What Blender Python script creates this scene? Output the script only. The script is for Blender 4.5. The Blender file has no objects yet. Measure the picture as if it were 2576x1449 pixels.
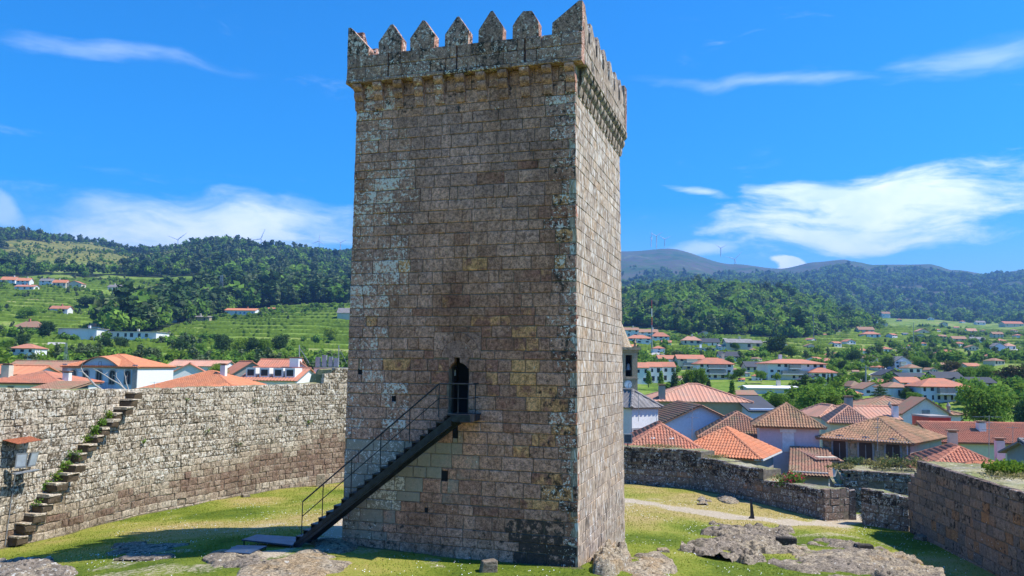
import bpy, math, random
import numpy as np
from mathutils import Matrix, Vector
random.seed(7); RNG = np.random.default_rng(11)
SC = bpy.context.scene
COL = SC.collection
R_ = math.radians

# ------------------------------------------------------------------ camera
F = 2048.3                      # focal length in units of a 2576 wide picture
PITCH, ROLL = R_(5.54), R_(.69)
cd = bpy.data.cameras.new('camera'); cam = bpy.data.objects.new('camera', cd); COL.objects.link(cam)
cd.sensor_width = 36.0; cd.lens = 36.0 * F / 2576; cd.clip_start = .1; cd.clip_end = 40000
CM = Matrix.Rotation(math.pi / 2 + PITCH, 3, 'X') @ Matrix.Rotation(ROLL, 3, 'Z')
cam.matrix_world = CM.to_4x4()
SC.camera = cam
def ray(x, y):
    return np.array(CM @ Vector(((x - 1288) / F, -(y - 724.5) / F, -1.0)))
def at(x, y, Y):
    r = ray(x, y); return r * (Y / r[1])
def atz(x, y, z):
    r = ray(x, y); return r * (z / r[2])

# ------------------------------------------------------------------ light
SUN_EL, SUN_AZ = 55.0, 95.0     # azimuth clockwise from +Y
SUN_STRENGTH, SKY_STRENGTH = 3.9, .13
SC.view_settings.view_transform = 'Standard'; SC.view_settings.look = 'None'
SC.view_settings.exposure = .95; SC.view_settings.gamma = 1.0
SC.view_settings.use_curve_mapping = False
ld = bpy.data.lights.new('sun', 'SUN'); ld.energy = SUN_STRENGTH; ld.angle = R_(.53); ld.color = (1.0, .955, .87)
sun = bpy.data.objects.new('sun', ld); COL.objects.link(sun)
sd = Vector((math.cos(R_(SUN_EL)) * math.sin(R_(SUN_AZ)), math.cos(R_(SUN_EL)) * math.cos(R_(SUN_AZ)), math.sin(R_(SUN_EL))))
sun.rotation_euler = sd.to_track_quat('Z', 'Y').to_euler(); sun.location = (60, -10, 80)

class NG:
    """small node-graph helper"""
    def __init__(s, nt): s.nt = nt
    def n(s, typ, props=None, **ins):
        nd = s.nt.nodes.new(typ)
        for k, v in (props or {}).items(): setattr(nd, k, v)
        for k, v in ins.items():
            key = int(k[1:]) if k[0] == 'i' and k[1:].isdigit() else k.replace('_', ' ')
            s.put(nd.inputs[key], v)
        return nd
    def put(s, sock, v):
        if isinstance(v, bpy.types.NodeSocket): s.nt.links.new(v, sock)
        elif isinstance(v, bpy.types.Node): s.nt.links.new(v.outputs[0], sock)
        else:
            if hasattr(sock.default_value, '__len__') and not hasattr(v, '__len__'): v = (v,) * len(sock.default_value)
            if hasattr(v, '__len__') and len(v) == 3 and len(sock.default_value) == 4: v = (*v, 1)
            sock.default_value = v
    def m(s, op, a, b=0.0, c=0.0, clamp=False):
        nd = s.n('ShaderNodeMath', {'operation': op, 'use_clamp': clamp}); s.put(nd.inputs[0], a); s.put(nd.inputs[1], b); s.put(nd.inputs[2], c)
        return nd.outputs[0]
    def sm(s, x, a, b):         # smooth ramp from a to b
        nd = s.n('ShaderNodeMapRange', {'interpolation_type': 'SMOOTHSTEP'}); s.put(nd.inputs[0], x); s.put(nd.inputs[1], a); s.put(nd.inputs[2], b)
        return nd.outputs[0]
    def mix(s, f, a, b, mode='MIX'):
        nd = s.n('ShaderNodeMix', {'data_type': 'RGBA', 'blend_type': mode}); s.put(nd.inputs[0], f); s.put(nd.inputs[6], a); s.put(nd.inputs[7], b)
        return nd.outputs[2]
    def ramp(s, f, stops):
        nd = s.n('ShaderNodeValToRGB'); s.put(nd.inputs[0], f); cr = nd.color_ramp
        while len(cr.elements) < len(stops): cr.elements.new(.5)
        for e, (p, c) in zip(cr.elements, stops): e.position = p; e.color = (*c, 1)
        return nd.outputs[0]
    def noise(s, vec, scale, detail=4, rough=.55, dist=0.0):
        nd = s.n('ShaderNodeTexNoise', Scale=scale, Detail=detail, Roughness=rough, Distortion=dist); s.put(nd.inputs['Vector'], vec)
        return nd.outputs[0]
    def voro(s, vec, scale, out=0, rnd=1.0, feature='F1'):
        nd = s.n('ShaderNodeTexVoronoi', {'feature': feature}, Scale=scale, Randomness=rnd); s.put(nd.inputs['Vector'], vec)
        return nd.outputs[out]
    def scale(s, vec, sc):
        nd = s.n('ShaderNodeVectorMath', {'operation': 'MULTIPLY'}); s.put(nd.inputs[0], vec); s.put(nd.inputs[1], sc); return nd.outputs[0]
    def xyz(s, vec):
        nd = s.n('ShaderNodeSeparateXYZ'); s.put(nd.inputs[0], vec); return nd.outputs
    def comb(s, x, y, z):
        nd = s.n('ShaderNodeCombineXYZ'); s.put(nd.inputs[0], x); s.put(nd.inputs[1], y); s.put(nd.inputs[2], z); return nd.outputs[0]

# ------------------------------------------------------------------ sky
W = bpy.data.worlds.new('World'); SC.world = W; W.use_nodes = True
g = NG(W.node_tree); g.nt.nodes.clear()
W.cycles.sampling_method = 'NONE'
SC.cycles.max_bounces = 4; SC.cycles.diffuse_bounces = 2; SC.cycles.glossy_bounces = 2; SC.cycles.transmission_bounces = 3; SC.cycles.volume_bounces = 0
sky = g.n('ShaderNodeTexSky', {'sky_type': 'NISHITA', 'sun_disc': False, 'sun_elevation': R_(SUN_EL), 'sun_rotation': R_(SUN_AZ),
          'altitude': 200, 'air_density': 1.0, 'dust_density': .25, 'ozone_density': 3.0})
blue = g.n('ShaderNodeHueSaturation', Hue=.506, Saturation=1.68, Value=.96, Fac=1.0, Color=sky.outputs[0]).outputs[0]
dv = g.n('ShaderNodeTexCoord').outputs['Generated']
dx, dy, dz = g.xyz(dv)
az = g.m('ARCTAN2', dx, dy); el = g.m('ARCSINE', dz)
def pxang(x, y):
    r = ray(x, y); r = r / np.linalg.norm(r); return math.atan2(r[0], r[1]), math.asin(r[2])
warp = g.noise(g.comb(g.m('MULTIPLY', az, 3.0), g.m('MULTIPLY', el, 7.0), 1.7), 1.6, 2)
warp2 = g.noise(g.comb(g.m('MULTIPLY', az, 3.0), g.m('MULTIPLY', el, 7.0), 9.3), 1.6, 2)
az2 = g.m('ADD', az, g.m('MULTIPLY', g.m('SUBTRACT', warp, .5), .14)); el2 = g.m('ADD', el, g.m('MULTIPLY', g.m('SUBTRACT', warp2, .5), .07))
fine = g.noise(g.comb(g.m('MULTIPLY', az2, 5.0), g.m('MULTIPLY', el2, 22.0), 3.1), 1.5, 6, .66)
puff = g.noise(g.comb(g.m('MULTIPLY', az, 10.0), g.m('MULTIPLY', el, 16.0), 5.1), 1.4, 3, .6)
cl = g.m('MULTIPLY', g.sm(fine, .60, .9), .22)            # thin cirrus everywhere
def cloud(x0, y0, x1, y1, thick, amp, lo, hi):             # a bank along the line between two places in the sky
    global cl
    a0, e0 = pxang(x0, y0); a1, e1 = pxang(x1, y1); L = math.hypot(a1 - a0, e1 - e0); c, s_ = (a1 - a0) / L, (e1 - e0) / L
    p = g.m('SUBTRACT', az2, (a0 + a1) / 2); q = g.m('SUBTRACT', el2, (e0 + e1) / 2)
    u = g.m('DIVIDE', g.m('ADD', g.m('MULTIPLY', p, c), g.m('MULTIPLY', q, s_)), L / 2)
    v = g.m('DIVIDE', g.m('SUBTRACT', g.m('MULTIPLY', q, c), g.m('MULTIPLY', p, s_)), thick / F)
    d2 = g.m('ADD', g.m('MULTIPLY', u, u), g.m('MULTIPLY', v, v))
    body = g.m('SUBTRACT', 1.0, g.m('SQRT', d2))
    d = g.m('ADD', body, g.m('ADD', g.m('MULTIPLY', g.m('SUBTRACT', fine, .5), 1.9), g.m('MULTIPLY', g.m('SUBTRACT', puff, .5), .35)))
    cl = g.m('MAXIMUM', cl, g.m('MULTIPLY', g.sm(d, lo, hi), amp))
cloud(1800, 600, 2780, 420, 90, 1.0, .0, .75)
cloud(1830, 590, 2420, 575, 52, .9, .0, .7)
cloud(1880, 490, 2420, 480, 32, .9, .1, .9)
cloud(60, 580, 960, 568, 56, .88, -.35, .9)
cloud(100, 532, 600, 548, 26, .6, -.1, 1.2)
cloud(420, 605, 920, 590, 30, .75, .0, .8)
cloud(-200, 95, 700, 165, 34, .30, .0, 1.3)
cloud(1540, 185, 2260, 212, 22, .30, .0, 1.3)
cloud(2200, 210, 2750, 70, 50, .34, .0, 1.4)
cloud(1680, 470, 1900, 515, 16, .6, .0, .9)
cloud(-60, 480, 120, 560, 14, .4, .0, .9)
cloud(1560, 625, 1860, 622, 24, .55, .0, .9)
cloud(1890, 664, 2010, 668, 20, 1.0, .0, .3)
cloud(2290, 664, 2370, 668, 12, 1.0, .0, .3)
cloud(2430, 684, 2480, 688, 10, 1.0, .0, .3)
cloud(2520, 676, 2640, 690, 16, 1.0, .0, .3)
whitec = g.mix(g.sm(puff, .3, .7), (5.4, 6.2, 7.6), (7.2, 7.5, 8.0))
skyc = g.mix(g.m('MINIMUM', cl, .97), blue, whitec)
bg = g.n('ShaderNodeBackground', Color=skyc, Strength=SKY_STRENGTH)
g.nt.links.new(bg.outputs[0], g.n('ShaderNodeOutputWorld').inputs[0])

# ------------------------------------------------------------------ scene-graph helpers
def props(o, label=None, cat=None, group=None, kind=None):
    for k, v in (('label', label), ('category', cat), ('group', group), ('kind', kind)):
        if v: o[k] = v
    return o
def thing(name, label, cat, loc=(0, 0, 0), rot=0.0, group=None):
    o = bpy.data.objects.new(name, None); o.empty_display_size = .5; COL.objects.link(o)
    o.location = tuple(float(v) for v in loc); o.rotation_euler = (0, 0, rot)
    return props(o, label, cat, group)
class MB:
    """collects geometry; build() links it as one mesh object"""
    def __init__(s): s.v = []; s.f = []; s.a = []; s.mi = []; s.uv = None
    def add(s, verts, faces, att=(0.5, 0, 0, 0), mi=0):
        b = len(s.v); s.v.extend([tuple(map(float, p)) for p in verts])
        s.f.extend([tuple(b + i for i in f) for f in faces]); s.a.extend([att] * len(verts)); s.mi.extend([mi] * len(faces))
        return s
    def box(s, x0, x1, y0, y1, z0, z1, att=(0.5, 0, 0, 0), mi=0, fn=None):
        p = [(x, y, z) for z in (z0, z1) for y in (y0, y1) for x in (x0, x1)]
        if fn: p = [fn(*q) for q in p]
        return s.add(p, [(0, 2, 3, 1), (4, 5, 7, 6), (0, 1, 5, 4), (2, 6, 7, 3), (0, 4, 6, 2), (1, 3, 7, 5)], att, mi)
    def prism(s, poly, d, att=(.5, 0, 0, 0), mi=0):      # poly: list of 3-D points, d: extrusion vector
        n = len(poly); p = [tuple(q) for q in poly] + [tuple(np.asarray(q) + d) for q in poly]
        return s.add(p, [tuple(range(n - 1, -1, -1)), tuple(range(n, 2 * n))] + [(i, (i + 1) % n, n + (i + 1) % n, n + i) for i in range(n)], att, mi)
    def bar(s, p, q, r, n=6, r2=None, att=(.5, 0, 0, 0), mi=0):
        p = Vector(p); q = Vector(q); d = (q - p); dn = d.normalized(); t = dn.orthogonal().normalized(); b = dn.cross(t); r2 = r if r2 is None else r2
        vs = [p + (t * math.cos(a) + b * math.sin(a)) * r for a in [2 * math.pi * i / n for i in range(n)]] + \
             [q + (t * math.cos(a) + b * math.sin(a)) * r2 for a in [2 * math.pi * i / n for i in range(n)]]
        return s.add([tuple(v) for v in vs], [(i, (i + 1) % n, n + (i + 1) % n, n + i) for i in range(n)] + [tuple(range(n - 1, -1, -1)), tuple(range(n, 2 * n))], att, mi)
    def build(s, name, mat, parent=None, origin=None, smooth=False, rel=True):
        me = bpy.data.meshes.new(name)
        v = np.array(s.v, dtype=np.float32).reshape(-1, 3)
        if parent is not None and rel:
            p = parent
            while p.parent is not None: p = p.parent
            v = v - np.array(p.location, dtype=np.float32)
        elif origin is not None: v = v - np.array(origin, dtype=np.float32)
        me.from_pydata(v.tolist(), [], s.f)
        at_ = me.attributes.new('bk', 'FLOAT_COLOR', 'POINT'); at_.data.foreach_set('color', np.array(s.a, dtype=np.float32).ravel())
        for m in (mat if isinstance(mat, (list, tuple)) else [mat]): me.materials.append(m)
        if any(s.mi): me.polygons.foreach_set('material_index', s.mi)
        if smooth: me.polygons.foreach_set('use_smooth', [True] * len(s.f))
        me.update()
        o = bpy.data.objects.new(name, me); COL.objects.link(o)
        if parent is not None: o.parent = parent
        elif origin is not None: o.location = tuple(float(q) for q in origin)
        return o
def npmesh(name, v, quads, mat, att=None, smooth=False, tri=False):
    """large mesh from numpy arrays"""
    me = bpy.data.meshes.new(name); k = 3 if tri else 4
    v = np.asarray(v, np.float32); q = np.asarray(quads, np.int32)
    me.vertices.add(len(v)); me.vertices.foreach_set('co', v.ravel())
    me.loops.add(len(q) * k); me.loops.foreach_set('vertex_index', q.ravel())
    me.polygons.add(len(q)); me.polygons.foreach_set('loop_start', np.arange(0, len(q) * k, k, dtype=np.int32))
    me.polygons.foreach_set('loop_total', np.full(len(q), k, np.int32))
    if smooth: me.polygons.foreach_set('use_smooth', np.ones(len(q), bool))
    if att is not None:
        a = me.attributes.new('bk', 'FLOAT_COLOR', 'POINT'); a.data.foreach_set('color', np.asarray(att, np.float32).ravel())
    me.update(calc_edges=True)
    for m in (mat if isinstance(mat, (list, tuple)) else [mat]): me.materials.append(m)
    return me
def link(name, me, parent=None, loc=(0, 0, 0)):
    o = bpy.data.objects.new(name, me); COL.objects.link(o); o.location = loc
    if parent is not None: o.parent = parent
    return o

# ------------------------------------------------------------------ value noise in numpy (shapes only)
_P = RNG.random((64, 64, 8))
def vnoise(x, y, k=0):
    x = np.asarray(x, float); y = np.asarray(y, float); xi = np.floor(x).astype(int); yi = np.floor(y).astype(int); fx = x - xi; fy = y - yi
    fx = fx * fx * (3 - 2 * fx); fy = fy * fy * (3 - 2 * fy); p = _P[:, :, k % 8]
    a = p[xi % 64, yi % 64]; b = p[(xi + 1) % 64, yi % 64]; c = p[xi % 64, (yi + 1) % 64]; d = p[(xi + 1) % 64, (yi + 1) % 64]
    return (a * (1 - fx) + b * fx) * (1 - fy) + (c * (1 - fx) + d * fx) * fy - .5
def fbm(x, y, o=4, k=0):
    r = 0; am = 1.0
    for i in range(o): r = r + am * vnoise(np.asarray(x) * 2 ** i + 7.3 * i, np.asarray(y) * 2 ** i + 3.1 * i, k + i); am *= .5
    return r

# ------------------------------------------------------------------ materials
def newmat(name):
    m = bpy.data.materials.new(name); m.use_nodes = True; g = NG(m.node_tree); b = m.node_tree.nodes['Principled BSDF']
    b.inputs['Specular IOR Level'].default_value = .25
    return m, g, b
def plain(name, col, rough=.7, metal=0.0, var=.12, sc=3.0, bump=0.0):
    m, g, b = newmat(name); P = g.n('ShaderNodeNewGeometry').outputs['Position']
    n = g.noise(P, sc, 5, .6)
    c = g.mix(g.sm(n, .3, .7), tuple(x * (1 - var) for x in col), tuple(min(x * (1 + var), 1) for x in col))
    g.put(b.inputs['Base Color'], c); b.inputs['Roughness'].default_value = rough; b.inputs['Metallic'].default_value = metal
    if bump:
        bp = g.n('ShaderNodeBump', Strength=bump, Distance=.02, Height=g.noise(P, sc * 6, 4)); g.put(b.inputs['Normal'], bp.outputs[0])
    return m
def stone(name, pal, lich=(.72, .71, .66), dark=(.035, .032, .028), green=(.22, .27, .22), vs=1.0, bump=.6, mott=.5, lsc=5.0, dsc=4.6, k=(1, 1, 1), stain=.0):
    pal = [(p_, tuple(c_ * q_ for c_, q_ in zip(c3, k))) for p_, c3 in pal]
    """masonry: block attribute R tone, G lichen, B black crust (painted riser shade on the wall steps), A green wash"""
    m, g, b = newmat(name); P0 = g.n('ShaderNodeNewGeometry').outputs['Position']; P = g.scale(P0, (1, 1, vs))
    a = g.n('ShaderNodeAttribute', {'attribute_name': 'bk'}); r, gr, bl = g.n('ShaderNodeSeparateColor', Color=a.outputs['Color']).outputs[:3]; al = a.outputs['Alpha']
    n1 = g.noise(P, 2.2, 3, .62); n2 = g.noise(P, 9.0, 3, .7); n3 = g.noise(P, 30.0, 2, .65)
    tone = g.m('ADD', r, g.m('MULTIPLY', g.m('SUBTRACT', n1, .5), .55))
    c = g.ramp(tone, pal)
    br = g.m('ADD', 1 - mott * .62, g.m('MULTIPLY', g.sm(g.m('ADD', g.m('MULTIPLY', n2, .55), g.m('MULTIPLY', n3, .45)), .36, .64), mott * 1.15))
    c = g.mix(1.0, c, g.n('ShaderNodeCombineColor', Red=br, Green=br, Blue=br).outputs[0], 'MULTIPLY')
    if stain:
        ns = g.noise(g.scale(P0, (.55, .55, .16)), 1.0, 4, .6); c = g.mix(1.0, c, g.ramp(ns, [(.33, (1 - stain, 1 - stain * 1.08, 1 - stain * 1.15)), (.5, (1, 1, 1)), (.68, (1.15, 1.16, 1.2))]), 'MULTIPLY')
    gm = g.sm(g.m('ADD', al, g.m('MULTIPLY', g.m('SUBTRACT', n1, .5), .7)), .35, .75); c = g.mix(g.m('MULTIPLY', gm, .75), c, green)
    nd = g.noise(P, dsc, 4, .7); dm = g.sm(g.m('ADD', nd, g.m('MULTIPLY', bl, .42)), .66, .78); c = g.mix(g.m('MULTIPLY', dm, .9), c, dark)
    nl = g.noise(P, lsc, 4, .66); vl = g.voro(P, lsc * 2.3, 0)
    lv = g.m('ADD', g.m('ADD', nl, g.m('MULTIPLY', g.m('SUBTRACT', .42, vl), .30)), g.m('ADD', g.m('MULTIPLY', gr, .40), g.m('MULTIPLY', g.m('SUBTRACT', n1, .5), .30)))
    lm = g.sm(lv, .735, .81); c = g.mix(g.m('MULTIPLY', lm, .92), c, g.mix(n3, tuple(x * .82 for x in lich), lich))
    g.put(b.inputs['Base Color'], c); b.inputs['Roughness'].default_value = .93; b.inputs['Specular IOR Level'].default_value = .12
    h = g.m('ADD', g.m('MULTIPLY', n2, .7), g.m('MULTIPLY', n3, .35))
    bp = g.n('ShaderNodeBump', Strength=bump, Distance=.035, Height=h); g.put(b.inputs['Normal'], bp.outputs[0])
    return m
M = {}
M['tower'] = stone('tower_granite', [(0, (.305, .222, .178)), (.2, (.225, .163, .13)), (.4, (.325, .228, .172)), (.56, (.27, .182, .128)), (.72, (.215, .137, .095)), (.86, (.18, .10, .072)), (.95, (.36, .23, .11)), (1, (.39, .255, .12))], lich=(.92, .78, .69), green=(.36, .33, .27), vs=1.0, mott=.95, lsc=8.5, k=(1.84, 1.33, 1.25), stain=.36)  # shaded-face copy: reddened to offset the blue skylight on the unlit front
M['parapet'] = stone('parapet_granite', [(0, (.305, .222, .178)), (.2, (.225, .163, .13)), (.4, (.325, .228, .172)), (.56, (.27, .182, .128)), (.72, (.215, .137, .095)), (.86, (.18, .10, .072)), (.95, (.36, .23, .11)), (1, (.39, .255, .12))], lich=(.92, .78, .69), green=(.36, .33, .27), vs=1.0, mott=.95, lsc=8.5, k=(1.5, 1.2, 1.14), stain=.4)  # same granite, less reddened because these faces catch sun
M['tower_side'] = stone('tower_granite_sunward', [(0, (.42, .385, .33)), (.3, (.35, .31, .265)), (.55, (.47, .42, .345)), (.75, (.42, .33, .235)), (1, (.34, .26, .19))], lich=(.74, .70, .64), vs=.22, lsc=8.0, mott=.95, k=(.90, .79, .72))  # sunlit-side copy of the granite, without the reddening, streaked by lichen
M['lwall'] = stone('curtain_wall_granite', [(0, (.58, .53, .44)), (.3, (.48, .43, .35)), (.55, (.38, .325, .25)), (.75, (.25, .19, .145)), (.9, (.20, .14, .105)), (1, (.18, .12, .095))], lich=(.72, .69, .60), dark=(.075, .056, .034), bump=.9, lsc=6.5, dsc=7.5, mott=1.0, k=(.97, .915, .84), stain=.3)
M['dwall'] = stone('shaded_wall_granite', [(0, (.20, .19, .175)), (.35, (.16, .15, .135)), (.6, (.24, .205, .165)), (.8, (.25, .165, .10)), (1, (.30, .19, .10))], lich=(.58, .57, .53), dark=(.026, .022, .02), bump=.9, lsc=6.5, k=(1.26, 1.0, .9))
M['joint'] = plain('earth_joint', (.17, .145, .11), .95, var=.3, sc=6)
M['tjoint'] = plain('lime_joint', (.235, .17, .12), .95, var=.3, sc=6)
M['black'] = plain('black_and_painted_dark', (.012, .012, .014), .9)  # clock hands, and sheets that paint the dark inside openings
M['iron'] = plain('painted_dark_iron', (.028, .034, .045), .42, .35, var=.35, sc=5)
M['ironblue'] = plain('blue_grey_steel_plate', (.05, .075, .12), .38, .45, var=.3, sc=2.5)
M['rust'] = plain('rusty_sheet', (.30, .10, .05), .85, .2, var=.4, sc=12)
M['white'] = plain('white_plaster', (.74, .74, .73), .85, var=.06, sc=.7)
M['woodd'] = plain('dark_wood', (.035, .022, .018), .7)
M['grey'] = plain('grey_metal', (.30, .32, .34), .5, .3)
M['glass'] = plain('dark_window_glass', (.03, .04, .055), .12, 0, var=.2)
# ------------------------------------------------------------------ terrain outside the castle
def pz(x, y, r):                # height of the point at ground distance r seen at picture place (x, y)
    q = ray(x, y); return q[2] / math.hypot(q[0], q[1]) * r
def paz(x): q = ray(x, 900); return math.atan2(q[0], q[1])
NEAR_L = [(8, -13.0), (60, -13.0), (120, -10.0), (200, -6.5)]
NEAR_R = [(8, -15.0), (55, -14.5), (80, -13.5), (120, -11.5)]
TAB = [
 (-1200, NEAR_L, [(300, 900), (420, 850), (700, 780), (950, 720), (1300, 660), (1800, 600), (2600, 630)]),
 (-300, NEAR_L, [(300, 890), (420, 838), (700, 760), (950, 695), (1300, 638), (1800, 585), (2600, 620)]),
 (0, NEAR_L, [(300, 890), (420, 835), (600, 775), (800, 718), (950, 690), (1300, 637), (1800, 588), (2600, 620)]),
 (180, NEAR_L, [(300, 893), (420, 840), (600, 780), (800, 718), (950, 690), (1300, 640), (1800, 608), (2600, 640)]),
 (330, NEAR_L, [(300, 897), (420, 848), (600, 790), (800, 725), (950, 694), (1300, 654), (1700, 634), (2300, 650)]),
 (560, NEAR_L, [(300, 900), (420, 852), (600, 795), (800, 732), (950, 694), (1250, 644), (1500, 613), (2000, 645)]),
 (750, NEAR_L, [(300, 903), (420, 855), (550, 803), (650, 768), (800, 736), (950, 704), (1250, 668), (1500, 642), (2000, 660)]),
 (870, NEAR_L, [(300, 905), (420, 858), (500, 825), (600, 782), (680, 760), (800, 742), (950, 720), (1500, 655), (4500, 632)]),
 (1200, NEAR_L, [(300, 910), (420, 868), (700, 790), (1000, 740), (1500, 675), (3000, 650), (4500, 630)]),
 (1575, NEAR_R, [(170, 1000), (250, 945), (350, 893), (450, 862), (600, 838), (800, 795), (1000, 755), (1300, 752), (2500, 722), (4500, 631)]),
 (1680, NEAR_R, [(170, 1003), (250, 950), (350, 898), (450, 868), (600, 843), (800, 788), (1000, 738), (1300, 742), (2500, 712), (4000, 645), (4500, 625), (6000, 645)]),
 (1850, NEAR_R, [(170, 1003), (250, 950), (350, 905), (450, 875), (600, 848), (800, 793), (1000, 738), (1300, 746), (2500, 714), (3500, 690), (4500, 664), (6000, 690)]),
 (1970, NEAR_R, [(170, 1003), (250, 950), (350, 908), (500, 870), (650, 842), (850, 795), (1050, 755), (1400, 762), (2500, 714), (4500, 675)]),
 (2060, NEAR_R, [(170, 1003), (250, 952), (350, 910), (500, 873), (700, 838), (900, 802), (1050, 782), (1400, 780), (2500, 722), (4000, 668), (4500, 658)]),
 (2130, NEAR_R, [(170, 1003), (250, 955), (350, 912), (500, 876), (700, 840), (900, 818), (1200, 804), (1600, 785), (2500, 724), (4000, 660), (4500, 652)]),
 (2200, NEAR_R, [(170, 1003), (250, 957), (350, 913), (500, 879), (700, 845), (1000, 822), (1400, 805), (1900, 785), (2500, 735), (3500, 690), (4300, 665)]),
 (2340, NEAR_R, [(170, 1003), (250, 960), (350, 916), (500, 885), (700, 852), (1000, 826), (1400, 809), (1900, 792), (2500, 745), (3500, 692), (4300, 663)]),
 (2410, NEAR_R, [(170, 1003), (250, 962), (350, 918), (500, 888), (800, 850), (1200, 822), (1800, 800), (2500, 748), (3500, 700), (4300, 678)]),
 (2500, NEAR_R, [(170, 1003), (250, 963), (350, 920), (500, 890), (800, 852), (1200, 826), (1800, 806), (2500, 752), (3500, 706), (4300, 688)]),
 (2600, NEAR_R, [(170, 1003), (250, 963), (350, 922), (500, 892), (800, 853), (1200, 828), (1800, 808), (2500, 752), (3500, 700), (4300, 676)]),
 (3200, NEAR_R, [(170, 1003), (250, 965), (350, 925), (500, 895), (800, 860), (1200, 835), (1800, 815), (2500, 760), (4300, 690)]),
]
RS = np.concatenate([np.geomspace(8, 60, 12)[:-1], np.linspace(60, 250, 50)[:-1], np.linspace(250, 1000, 280)[:-1], np.geomspace(1000, 7000, 130)])
T_AZ = np.array([paz(t[0]) for t in TAB]); T_Z = []
for x, near, far in TAB:
    rr = [p[0] for p in near] + [p[0] for p in far]; zz = [p[1] for p in near] + [pz(x, p[1], p[0]) for p in far]
    rr += [rr[-1] * 1.25, 7500]; zz += [zz[-1] * .8, max(zz[-1] * .5, 5)]
    T_Z.append(np.interp(RS, rr, zz))
T_Z = np.array(T_Z)
def px_of(az): return 1288 + F * np.tan(az) * .9953       # rough picture column of an azimuth
def sstep(x, a, b): t = np.clip((np.asarray(x, float) - a) / (b - a), 0, 1); return t * t * (3 - 2 * t)
def base_h(az, r):
    az = np.asarray(az, float); r = np.asarray(r, float)
    i = np.clip(np.searchsorted(T_AZ, az) - 1, 0, len(T_AZ) - 2); t = np.clip((az - T_AZ[i]) / (T_AZ[i + 1] - T_AZ[i]), 0, 1); t = t * t * (3 - 2 * t)
    j = np.clip(np.searchsorted(RS, r) - 1, 0, len(RS) - 2); u = np.clip((r - RS[j]) / (RS[j + 1] - RS[j]), 0, 1)
    z0 = T_Z[i, j] * (1 - u) + T_Z[i, j + 1] * u; z1 = T_Z[i + 1, j] * (1 - u) + T_Z[i + 1, j + 1] * u
    return z0 * (1 - t) + z1 * t
def inpoly(x, y, P):
    x = np.asarray(x, float); y = np.asarray(y, float); c = np.zeros(np.broadcast(x, y).shape, bool); n = len(P)
    for i in range(n):
        x0, y0 = P[i]; x1, y1 = P[(i + 1) % n]
        if y0 == y1: continue
        k = ((y0 > y) != (y1 > y)) & (x < (x1 - x0) * (y - y0) / (y1 - y0) + x0); c ^= k
    return c
CLUMP = [(250, 455), (300, 425), (400, 455), (450, 520), (545, 610), (620, 655), (880, 690), (900, 800), (600, 830), (430, 700), (300, 570), (255, 500)]
def forest_mask(az, r):
    x = px_of(az); wx = r * np.sin(az); wy = r * np.cos(az)
    n = fbm(wx / 90., wy / 90., 3, 1)
    r0 = np.interp(x, [-1200, 0, 170, 500, 640, 740, 870, 1250, 1300], [900, 930, 935, 965, 900, 800, 790, 820, 1500])
    a = ((x < 1300) & (r > r0 + n * 90) & (r < 2400)).astype(float)
    heath = 1.15 * np.exp(-(((x - 195) / 160) ** 2 + ((r - 1380) / 380) ** 2) * 1.0) + .6 * np.exp(-(((x - 420) / 60) ** 2 + ((r - 1420) / 130) ** 2))
    a = a * (heath + n * .55 < .30)
    a = np.maximum(a, inpoly(x, r, CLUMP))
    b0 = np.interp(x, [1500, 1600, 1750, 2000, 2100, 2200], [640, 650, 625, 640, 760, 930]); b1 = np.interp(x, [1500, 2000, 2200], [1250, 1250, 1000])
    a = np.maximum(a, (x > 1480) & (x < 2210) & (r > b0 + n * 60) & (r < b1))
    c0 = np.interp(x, [1480, 1900, 2050, 2200, 2700], [1400, 1500, 1300, 1500, 1450]); c1 = np.interp(x, [1480, 1800, 1950, 2150, 2300, 2700], [2700, 2800, 3200, 3500, 3700, 3800])
    a = np.maximum(a, (x > 1480) & (r > c0 + n * 200) & (r < c1 + n * 700) & (n + .25 * vnoise(wx / 260., wy / 260., 3) > -.17))
    return a
def field_mask(az, r):
    x = px_of(az)
    f = (x < 1350) * sstep(r, 230, 300) * (1 - sstep(r, 860, 940)) + (x > 1500) * sstep(r, 300, 360) * (1 - sstep(r, 900, 1300))
    return f * (1 - forest_mask(az, r))
TERR = 3.4
def ground(az, r):
    z = base_h(az, r); x = r * np.sin(az); y = r * np.cos(az)
    z = z + fbm(x / 120., y / 120., 4, 2) * np.clip((np.asarray(r) - 150) / 60, 0, 1) * np.clip(np.asarray(r) * .006, 0, 22) * (np.asarray(r) < 4200)
    f = field_mask(az, r); t = z / TERR; fl = np.floor(t); fr = t - fl
    zt = TERR * (fl + .25 * fr + .75 * sstep(fr, .82, .98))
    return z * (1 - f * .9) + zt * f * .9
def gz(x, y): return float(ground(math.atan2(x, y), math.hypot(x, y)))
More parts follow.
